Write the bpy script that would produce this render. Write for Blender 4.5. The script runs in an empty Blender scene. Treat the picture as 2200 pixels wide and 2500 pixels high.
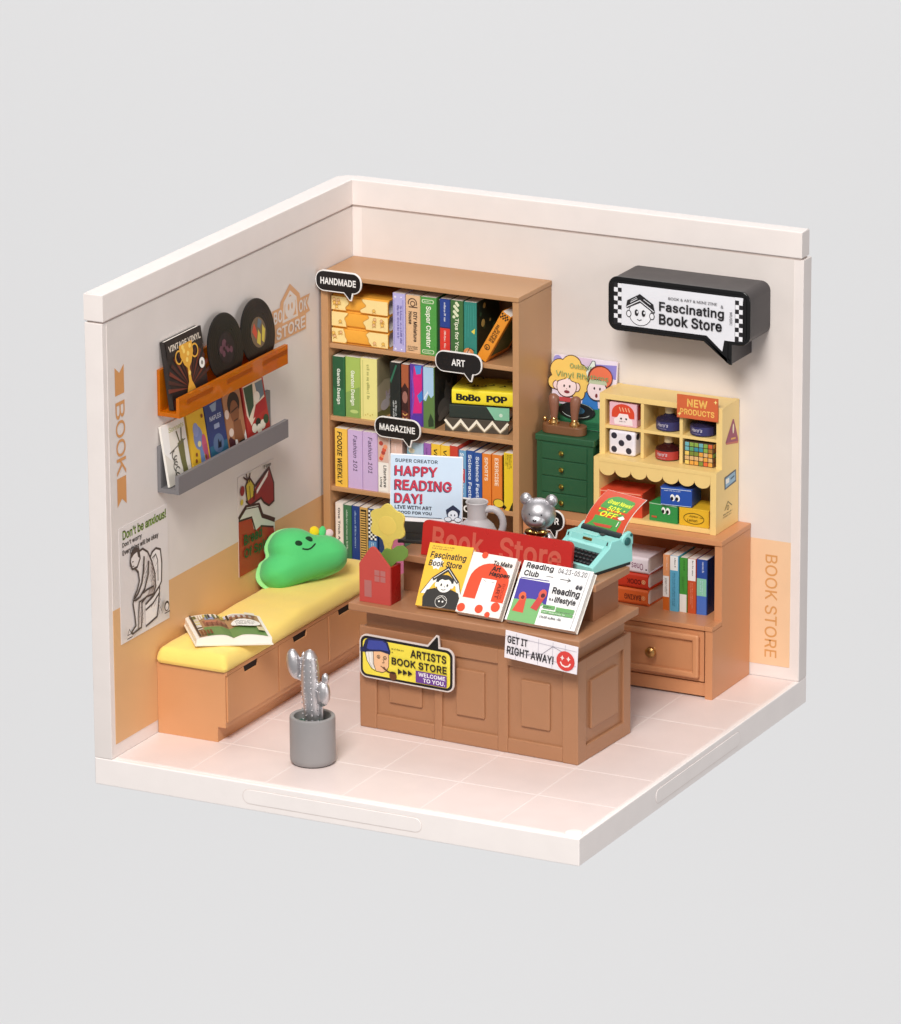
import bpy, bmesh, math, random
from mathutils import Vector, Matrix, Euler
random.seed(7)
R = math.radians
S = bpy.context.scene
COL = S.collection

# ------------------------------------------------------------------ camera
cd = bpy.data.cameras.new("camera"); cam = bpy.data.objects.new("camera", cd); COL.objects.link(cam)
cd.sensor_fit = 'VERTICAL'; cd.sensor_height = 36.0; cd.lens = 14545.055 / 2500 * 36
cd.clip_start = 1; cd.clip_end = 2000
rt = Vector((0.8913475, 0.4532887, -0.0053802)); up = Vector((-0.1288902, 0.2647929, 0.9556527)); fw = Vector((-0.4346111, 0.8511252, -0.2944469))
mw = Matrix((rt, up, -fw)).transposed().to_4x4(); mw.translation = (79.92407, -150.25947, 55.60556)
cam.matrix_world = mw
S.camera = cam

# ------------------------------------------------------------------ light
w = bpy.data.worlds.new("World"); S.world = w; w.use_nodes = True
bg = w.node_tree.nodes['Background']; bg.inputs[0].default_value = (0.35, 0.347, 0.35, 1); bg.inputs[1].default_value = 1.0
def area(name, loc, aim, size, power, col=(1, 1, 1)):
    l = bpy.data.lights.new(name, 'AREA'); l.shape = 'SQUARE'; l.size = size; l.energy = power; l.color = col
    o = bpy.data.objects.new(name, l); COL.objects.link(o); o.location = loc
    o.rotation_euler = (Vector(aim) - Vector(loc)).to_track_quat('-Z', 'Y').to_euler(); return o
TGT = Vector((6.8, -7, 6))
area('key_softbox', (24, -76, 74), (7, -7, 4), 32, 94000, (1, .97, .93))
area('fill_softbox', (106, -32, 22), (7, -7, 5), 40, 21000, (1, .97, .95))
for s_ in (-1, 1): area('backdrop_light', TGT + fw*60 + up*(170*s_), TGT + fw*170 + up*(30*s_), 120, 181000)
S.view_settings.view_transform = 'Standard'; S.view_settings.look = 'None'; S.view_settings.exposure = 0.0; S.view_settings.gamma = 1

# ------------------------------------------------------------------ materials
def lin(h):
    h = h.lstrip('#'); v = [int(h[i:i+2], 16) / 255 for i in (0, 2, 4)]
    return tuple(x / 12.92 if x <= .04045 else ((x + .055) / 1.055) ** 2.4 for x in v) + (1,)
MATS = {}
def mat(h, rough=.42, metal=0.0, kind='plastic', trans=0.0, coat=0.0):
    key = (h, rough, metal, kind, trans)
    if key in MATS: return MATS[key]
    m = bpy.data.materials.new(kind + '_' + h.lstrip('#')); m.use_nodes = True
    nt = m.node_tree; b = nt.nodes['Principled BSDF']; L = nt.links.new
    c = lin(h)
    b.inputs['Metallic'].default_value = metal; b.inputs['Roughness'].default_value = rough
    b.inputs['Base Color'].default_value = c
    if coat: b.inputs['Coat Weight'].default_value = coat
    if trans:
        b.inputs['Transmission Weight'].default_value = trans; b.inputs['IOR'].default_value = 1.25
    tc = nt.nodes.new('ShaderNodeTexCoord')
    sc = {'plastic': 9, 'paper': 30, 'cloth': 46, 'metal': 14, 'acrylic': 6, 'print': 12}.get(kind, 9)
    n = nt.nodes.new('ShaderNodeTexNoise'); n.inputs['Scale'].default_value = sc; n.inputs['Detail'].default_value = 4
    L(tc.outputs['Object'], n.inputs['Vector'])
    # slight unevenness of pigment and gloss
    n2 = nt.nodes.new('ShaderNodeTexNoise'); n2.inputs['Scale'].default_value = 1.3; n2.inputs['Detail'].default_value = 3
    L(tc.outputs['Object'], n2.inputs['Vector'])
    mx = nt.nodes.new('ShaderNodeMix'); mx.data_type = 'RGBA'; mx.blend_type = 'MIX'
    mx.inputs['A'].default_value = tuple(x * .955 for x in c[:3]) + (1,); mx.inputs['B'].default_value = tuple(min(1, x * 1.035) for x in c[:3]) + (1,)
    L(n2.outputs['Fac'], mx.inputs['Factor']); L(mx.outputs['Result'], b.inputs['Base Color'])
    mr = nt.nodes.new('ShaderNodeMapRange'); mr.inputs['To Min'].default_value = max(.03, rough - .07); mr.inputs['To Max'].default_value = min(1, rough + .07)
    L(n2.outputs['Fac'], mr.inputs['Value']); L(mr.outputs['Result'], b.inputs['Roughness'])
    st = {'plastic': .012, 'paper': .02, 'cloth': .25, 'metal': .03, 'acrylic': .0005, 'print': .008}.get(kind, .01)
    bp = nt.nodes.new('ShaderNodeBump'); bp.inputs['Strength'].default_value = min(1, st * 8); bp.inputs['Distance'].default_value = .012
    L(n.outputs['Fac'], bp.inputs['Height']); L(bp.outputs['Normal'], b.inputs['Normal'])
    if kind == 'cloth':
        b.inputs['Sheen Weight'].default_value = .25
        b.inputs['Specular IOR Level'].default_value = .2
    MATS[key] = m; return m
def pap(h): return mat(h, .5, 0, 'paper')
def ink(h): return mat(h, .45, 0, 'print')

# ------------------------------------------------------------------ objects
XF = {}
def tag(o, label=None, cat=None, group=None, kind=None):
    if label: o['label'] = label
    if cat: o['category'] = cat
    if group: o['group'] = group
    if kind: o['kind'] = kind
    return o
def root(name, label, cat, loc=(0, 0, 0), rot=(0, 0, 0), group=None):
    o = bpy.data.objects.new(name, None); COL.objects.link(o); o.empty_display_size = .2
    o.location = loc; o.rotation_euler = rot
    XF[o.name] = Matrix.Translation(Vector(loc)) @ Euler(rot).to_matrix().to_4x4()
    return tag(o, label, cat, group)
class B:
    """collects shapes with materials, then links them as one mesh object"""
    def __init__(s): s.bm = bmesh.new(); s.ms = []
    def mi(s, m):
        if m not in s.ms: s.ms.append(m)
        return s.ms.index(m)
    def _add(s, t, m, mtx=None):
        i = s.mi(m)
        if mtx is not None: bmesh.ops.transform(t, matrix=mtx, verts=t.verts)
        for f in t.faces: f.material_index = i
        me = bpy.data.meshes.new('t'); t.to_mesh(me); t.free(); s.bm.from_mesh(me); bpy.data.meshes.remove(me); return s
    def box(s, x0, x1, y0, y1, z0, z1, m, bev=.02, seg=2, mtx=None):
        t = bmesh.new(); bmesh.ops.create_cube(t, size=1)
        bmesh.ops.transform(t, matrix=Matrix.Translation(((x0+x1)/2, (y0+y1)/2, (z0+z1)/2)) @ Matrix.Diagonal((abs(x1-x0), abs(y1-y0), abs(z1-z0), 1)), verts=t.verts)
        if bev: bmesh.ops.bevel(t, geom=t.edges[:], offset=min(bev, .45*min(abs(x1-x0), abs(y1-y0), abs(z1-z0))), segments=seg, affect='EDGES', profile=.5)
        return s._add(t, m, mtx)
    def prism(s, pts, ax, a0, a1, m, bev=0, seg=2, mtx=None):
        t = bmesh.new()
        def P(p, a): return {'x': (a, p[0], p[1]), 'y': (p[0], a, p[1]), 'z': (p[0], p[1], a)}[ax]
        v0 = [t.verts.new(P(p, a0)) for p in pts]; v1 = [t.verts.new(P(p, a1)) for p in pts]; n = len(pts)
        f0 = t.faces.new(v0); f1 = t.faces.new(v1[::-1])
        for i in range(n): t.faces.new((v0[i], v1[i], v1[(i+1) % n], v0[(i+1) % n]))
        bmesh.ops.recalc_face_normals(t, faces=t.faces)
        if bev:
            ed = [e for e in t.edges if (e.verts[0] in v0) == (e.verts[1] in v0)]
            bmesh.ops.bevel(t, geom=ed, offset=bev, segments=seg, affect='EDGES', profile=.5)
        bmesh.ops.triangulate(t, faces=[f for f in t.faces if len(f.verts) > 4])
        return s._add(t, m, mtx)
    def lathe(s, prof, m, c=(0, 0, 0), seg=32, mtx=None):
        t = bmesh.new(); rows = []
        for r, z in prof:
            rows.append([t.verts.new((c[0], c[1], c[2]+z))] if r < 1e-5 else [t.verts.new((c[0]+r*math.cos(2*math.pi*k/seg), c[1]+r*math.sin(2*math.pi*k/seg), c[2]+z)) for k in range(seg)])
        for a, b in zip(rows, rows[1:]):
            for k in range(seg):
                q = [a[k % len(a)], a[(k+1) % seg % len(a)], b[(k+1) % seg % len(b)], b[k % len(b)]]
                q = [v for i, v in enumerate(q) if v not in q[:i]]
                if len(q) > 2: t.faces.new(q)
        bmesh.ops.recalc_face_normals(t, faces=t.faces)
        return s._add(t, m, mtx)
    def tube(s, path, rad, m, seg=12, cap=True, mtx=None):
        t = bmesh.new(); P = [Vector(p) for p in path]; rows = []
        if not hasattr(rad, '__len__'): rad = [rad]*len(P)
        prev = None
        for i, p in enumerate(P):
            d = (P[min(i+1, len(P)-1)] - P[max(i-1, 0)]).normalized()
            if prev is None: n = d.orthogonal().normalized()
            else: n = (prev - d*prev.dot(d)).normalized()
            prev = n; b = d.cross(n)
            rows.append([t.verts.new(p + rad[i]*(math.cos(2*math.pi*k/seg)*n + math.sin(2*math.pi*k/seg)*b)) for k in range(seg)])
        for a, b in zip(rows, rows[1:]):
            for k in range(seg): t.faces.new((a[k], a[(k+1) % seg], b[(k+1) % seg], b[k]))
        if cap: t.faces.new(rows[0][::-1]); t.faces.new(rows[-1])
        bmesh.ops.recalc_face_normals(t, faces=t.faces)
        return s._add(t, m, mtx)
    def ell(s, c, r, m, seg=24, mtx=None):
        t = bmesh.new(); bmesh.ops.create_uvsphere(t, u_segments=seg, v_segments=seg//2, radius=1)
        if not hasattr(r, '__len__'): r = (r, r, r)
        M = Matrix.Translation(c) @ (mtx or Matrix()) @ Matrix.Diagonal((*r, 1))
        return s._add(t, m, M)
    def done(s, name, parent=None, world=False, ang=35, smooth=True):
        if world and parent is not None: bmesh.ops.transform(s.bm, matrix=XF[parent.name].inverted(), verts=s.bm.verts)
        me = bpy.data.meshes.new(name); s.bm.to_mesh(me); s.bm.free()
        for m in s.ms: me.materials.append(m)
        if smooth:
            me.polygons.foreach_set('use_smooth', [True]*len(me.polygons)); me.set_sharp_from_angle(angle=R(ang))
        o = bpy.data.objects.new(name, me); COL.objects.link(o)
        if smooth: q = o.modifiers.new('weighted', 'WEIGHTED_NORMAL'); q.keep_sharp = True
        if parent is not None: o.parent = parent
        return o
def remesh(o, vox, smooth=6):
    """fuse overlapping shapes of o into one continuous skin"""
    a = o.modifiers.new('r', 'REMESH'); a.mode = 'VOXEL'; a.voxel_size = vox; a.use_smooth_shade = True
    b = o.modifiers.new('s', 'SMOOTH'); b.iterations = smooth; b.factor = .5
    dg = bpy.context.evaluated_depsgraph_get(); dg.update()
    me = bpy.data.meshes.new_from_object(o.evaluated_get(dg)); o.modifiers.clear(); old = o.data; ms = list(old.materials)
    o.data = me; me.materials.clear()
    for m in ms: me.materials.append(m)
    me.polygons.foreach_set('use_smooth', [True]*len(me.polygons)); return o

# ------------------------------------------------------------------ flat print on a face
TXT = {}; TRI = {}
def ears(P):
    """triangles (indices) of a simple counter-clockwise polygon"""
    ix = list(range(len(P))); out = []
    def cr(a, b, c): return (b[0]-a[0])*(c[1]-a[1])-(b[1]-a[1])*(c[0]-a[0])
    while len(ix) > 3:
        for strict in (True, False):
            cut = None; bs = None
            for k in range(len(ix)):
                a, b, c = ix[k-1], ix[k], ix[(k+1) % len(ix)]; A, Bp, Cp = P[a], P[b], P[c]; ar = cr(A, Bp, Cp)
                if ar <= 1e-9 and strict: continue
                if not strict: cut = k; break
                if all(q in (a, b, c) or P[q] in (A, Bp, Cp) or not (cr(A, Bp, P[q]) >= 0 and cr(Bp, Cp, P[q]) >= 0 and cr(Cp, A, P[q]) >= 0) for q in ix):
                    cut = k; break
            if cut is not None: break
        a, b, c = ix[cut-1], ix[cut], ix[(cut+1) % len(ix)]
        if abs(cr(P[a], P[b], P[c])) > 1e-9 and strict: out.append((a, b, c))
        ix.pop(cut)
    out.append(tuple(ix)); return out
def sarea(P): return sum(P[k-1][0]*P[k][1]-P[k][0]*P[k-1][1] for k in range(len(P)))/2
def inside(p, P):
    c = False
    for k in range(len(P)):
        a, b = P[k-1], P[k]
        if (a[1] > p[1]) != (b[1] > p[1]) and p[0] < (b[0]-a[0])*(p[1]-a[1])/(b[1]-a[1])+a[0]: c = not c
    return c
def fill(loops):
    """outer outlines with their holes bridged in, as points (with a layer number) and triangles"""
    big = max(loops, key=lambda q: abs(sarea(q))); sg = 1 if sarea(big) > 0 else -1
    outs = [q if sg > 0 else q[::-1] for q in loops if sarea(q)*sg > 0]; holes = [q if sg > 0 else q[::-1] for q in loops if sarea(q)*sg < 0]
    pts = []; tr = []
    for li, o in enumerate(outs):
        o = list(o)
        for h in sorted([h for h in holes if inside(h[0], o)], key=lambda h: -max(p[0] for p in h)):
            m = max(range(len(h)), key=lambda k: h[k][0]); hp = h[m]; best = None
            for k, p in enumerate(o):
                def hit(a, b):
                    if a in (p, hp) or b in (p, hp): return False
                    f = lambda u, v, w: (v[0]-u[0])*(w[1]-u[1])-(v[1]-u[1])*(w[0]-u[0])
                    return f(hp, p, a)*f(hp, p, b) < 0 and f(a, b, hp)*f(a, b, p) < 0
                if any(hit(o[q-1], o[q]) for q in range(len(o))) or any(hit(h[q-1], h[q]) for q in range(len(h))): continue
                d = (p[0]-hp[0])**2+(p[1]-hp[1])**2
                if p[0] >= hp[0] and (best is None or d < best[0]): best = (d, k)
            if best is None: continue
            k = best[1]; o = o[:k+1]+h[m:]+h[:m+1]+o[k:]
        n = len(pts); pts += [(p[0], p[1], li) for p in o]; tr += [tuple(q+n for q in t) for t in ears(o)]
    return pts, tr
def glyphs(s, bold, shear):
    """triangulated outline of a line of text, scaled to the unit box, with its width/height"""
    wt = 'b' if bold >= .018 else 'r'; k = (s, wt, shear)
    if k not in TXT:
        x = 0; vs = []; fs = []
        for ch in s:
            if ch == ' ': x += SPACE; continue
            adv, loops = FONT[wt][ch]
            if (wt, ch) not in TRI:
                TRI[wt, ch] = fill([[(l[i], l[i+1]) for i in range(0, len(l), 2)] for l in loops])
            ps, tr = TRI[wt, ch]; n = len(vs)
            vs += [(p[0]+x+shear*p[1], p[1], p[2]) for p in ps]; fs += [[a+n for a in t] for t in tr]; x += adv
        x0 = min(v[0] for v in vs); x1 = max(v[0] for v in vs); y0 = min(v[1] for v in vs); y1 = max(v[1] for v in vs)
        TXT[k] = ([((a-x0)/(x1-x0), (b-y0)/(y1-y0), c) for a, b, c in vs], fs, (x1-x0)/(y1-y0))
    return TXT[k]
class Art:
    """flat shapes and lettering laid in thin layers on the face (origin, U, V) of size w x h; points run 0..1"""
    def __init__(s, o, U, V, w, h, eps=.0016, bend=None):
        s.o = Vector(o); s.U = Vector(U).normalized(); s.V = Vector(V).normalized(); s.N = s.U.cross(s.V); s.w = w; s.h = h
        s.k = 0; s.eps = eps; s.b = B(); s.bend = bend
    def P(s, u, v): return s.o + s.U*(u*s.w) + s.V*(v*s.h) + s.N*(.003 + s.k*s.eps)
    def poly(s, c, pts):
        s.k += 1; i = s.b.mi(ink(c)); bm = s.b.bm
        vs = [bm.verts.new(s.P(*p)) for p in pts]
        f = bm.faces.new(vs); f.material_index = i; f.normal_update()
        if f.normal.dot(s.N) < 0: f.normal_flip()
        if len(vs) > 4: bmesh.ops.triangulate(bm, faces=[f])
        return s
    def rect(s, c, u0, v0, u1, v1): return s.poly(c, [(u0, v0), (u1, v0), (u1, v1), (u0, v1)])
    def ell(s, c, u, v, ru, rv=None, n=20, a0=0, a1=360, rot=0):
        if rv is None: rv = ru*s.w/s.h
        pts = []
        m = n if a1-a0 >= 360 else n+1
        cr, sr = math.cos(R(rot)), math.sin(R(rot))
        for k in range(m):
            a = R(a0+(a1-a0)*k/n); x, y = ru*s.w*math.cos(a), rv*s.h*math.sin(a)
            pts.append((u+(x*cr-y*sr)/s.w, v+(x*sr+y*cr)/s.h))
        return s.poly(c, pts)
    def rrect(s, c, u0, v0, u1, v1, r, n=5):
        ru, rv = r/s.w, r/s.h; pts = []
        for cx, cy, a in ((u1-ru, v1-rv, 0), (u0+ru, v1-rv, 90), (u0+ru, v0+rv, 180), (u1-ru, v0+rv, 270)):
            for k in range(n+1): t = R(a+90*k/n); pts.append((cx+ru*math.cos(t), cy+rv*math.sin(t)))
        return s.poly(c, pts)
    def line(s, c, pts, wd, closed=False):
        s.k += 1; i = s.b.mi(ink(c)); bm = s.b.bm
        q = [Vector((p[0]*s.w, p[1]*s.h)) for p in pts]; n = len(q); L = []; Rr = []
        for j in range(n):
            a = q[j-1] if (j or closed) else None; b = q[(j+1) % n] if (j < n-1 or closed) else None
            d1 = (q[j]-a).normalized() if a is not None else None; d2 = (b-q[j]).normalized() if b is not None else None
            if d1 is None: d1 = d2
            if d2 is None: d2 = d1
            t = (d1+d2); t = t.normalized() if t.length > 1e-4 else d1
            nn = Vector((-t.y, t.x)); k = wd/2/max(.5, abs(nn.dot(Vector((-d1.y, d1.x)))))
            L.append(q[j]+nn*k); Rr.append(q[j]-nn*k)
        V1 = [bm.verts.new(s.P(p.x/s.w, p.y/s.h)) for p in L]; V2 = [bm.verts.new(s.P(p.x/s.w, p.y/s.h)) for p in Rr]
        for j in range(n if closed else n-1):
            k = (j+1) % n
            try: f = bm.faces.new((V2[j], V2[k], V1[k], V1[j])); f.material_index = i
            except ValueError: pass
        return s
    def ring(s, c, u, v, ru, wd, rv=None, n=20, a0=0, a1=360):
        if rv is None: rv = ru*s.w/s.h
        full = a1-a0 >= 360
        return s.line(c, [(u+ru*math.cos(R(a0+(a1-a0)*k/n)), v+rv*math.sin(R(a0+(a1-a0)*k/n))) for k in range(n if full else n+1)], wd, full)
    def text(s, c, t, u0, v0, u1, v1, rot=0, bold=.0, shear=0, res=2, keep=None):
        pts, fs, asp = glyphs(t, bold, shear); s.k += 1; i = s.b.mi(ink(c)); bm = s.b.bm
        du, dv = u1-u0, v1-v0
        if keep:   # keep the letters' own proportions inside the box
            bw, bh = du*s.w, dv*s.h
            if rot in (90, -90): bw, bh = bh, bw
            tw = min(bw, bh*asp); th = tw/asp
            if rot in (90, -90): nu, nv = th/s.w, tw/s.h
            else: nu, nv = tw/s.w, th/s.h
            cu, cv = (u0+u1)/2, (v0+v1)/2
            if keep == 'l' and rot == 0: cu = u0+nu/2
            u0, v0, du, dv = cu-nu/2, cv-nv/2, nu, nv; u1, v1 = u0+du, v0+dv
        f = {0: lambda a, b: (u0+a*du, v0+b*dv), -90: lambda a, b: (u0+b*du, v1-a*dv), 90: lambda a, b: (u1-b*du, v0+a*dv), 180: lambda a, b: (u1-a*du, v1-b*dv)}[rot]
        vs = [bm.verts.new(s.P(*f(a, b)) + s.N*(c*.0004)) for a, b, c in pts]
        for p in fs:
            try: q = bm.faces.new([vs[j] for j in p])
            except ValueError: continue
            q.material_index = i; q.normal_update()
            if q.normal.dot(s.N) < 0: q.normal_flip()
        return s
    def words(s, c, u0, v0, u1, v1, n=1, rot=0, seed=1):
        """print too small to read: rows of letter-sized marks of uneven height and spacing"""
        rr = random.Random(seed); s.k += 1; i = s.b.mi(ink(c)); bm = s.b.bm
        L_, H_ = ((u1-u0)*s.w, (v1-v0)*s.h) if rot == 0 else ((v1-v0)*s.h, (u1-u0)*s.w)
        ch = H_/n*.72; cell = ch*.62/L_
        for k in range(n):
            a = 0.0; base = (k+.83)/n; end = 1 if k < n-1 else rr.uniform(.75, 1)
            while a < end-cell:
                for q in range(rr.randint(2, 8)):
                    if a > end-cell: break
                    top = base-.66/n*(1 if rr.random() < .35 else .68); bars = [(a, a+cell*.3), (a+cell*.48, a+cell*.74)] if rr.random() < .7 else [(a+cell*.2, a+cell*.5)]
                    for (x0, x1) in bars:
                        y0 = top; y1 = base+(.1/n if rr.random() < .12 else 0)
                        if rot == 0: r4 = [(u0+x*(u1-u0), v1-y*(v1-v0)) for x, y in ((x0, y1), (x1, y1), (x1, y0), (x0, y0))]
                        else: r4 = [(u1-y*(u1-u0), v1-x*(v1-v0)) for x, y in ((x0, y1), (x1, y1), (x1, y0), (x0, y0))]
                        f = bm.faces.new([bm.verts.new(s.P(*p)) for p in r4]); f.material_index = i; f.normal_update()
                        if f.normal.dot(s.N) < 0: f.normal_flip()
                    a += cell
                a += cell*.7
        return s
    def checker(s, c, u0, v0, u1, v1, nx, ny, ph=0):
        s.k += 1; i = s.b.mi(ink(c)); bm = s.b.bm; du, dv = (u1-u0)/nx, (v1-v0)/ny
        for a in range(nx):
            for b in range(ny):
                if (a+b+ph) % 2 == 0:
                    f = bm.faces.new([bm.verts.new(s.P(*p)) for p in ((u0+a*du, v0+b*dv), (u0+(a+1)*du, v0+b*dv), (u0+(a+1)*du, v0+(b+1)*dv), (u0+a*du, v0+(b+1)*dv))]); f.material_index = i
        return s
    def done(s, name, parent, world=False):
        if s.bend:
            for v in s.b.bm.verts: v.co = s.bend(v.co)
        return s.b.done(name, parent, world, smooth=False)
X, Y, Z = Vector((1, 0, 0)), Vector((0, 1, 0)), Vector((0, 0, 1))
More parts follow.
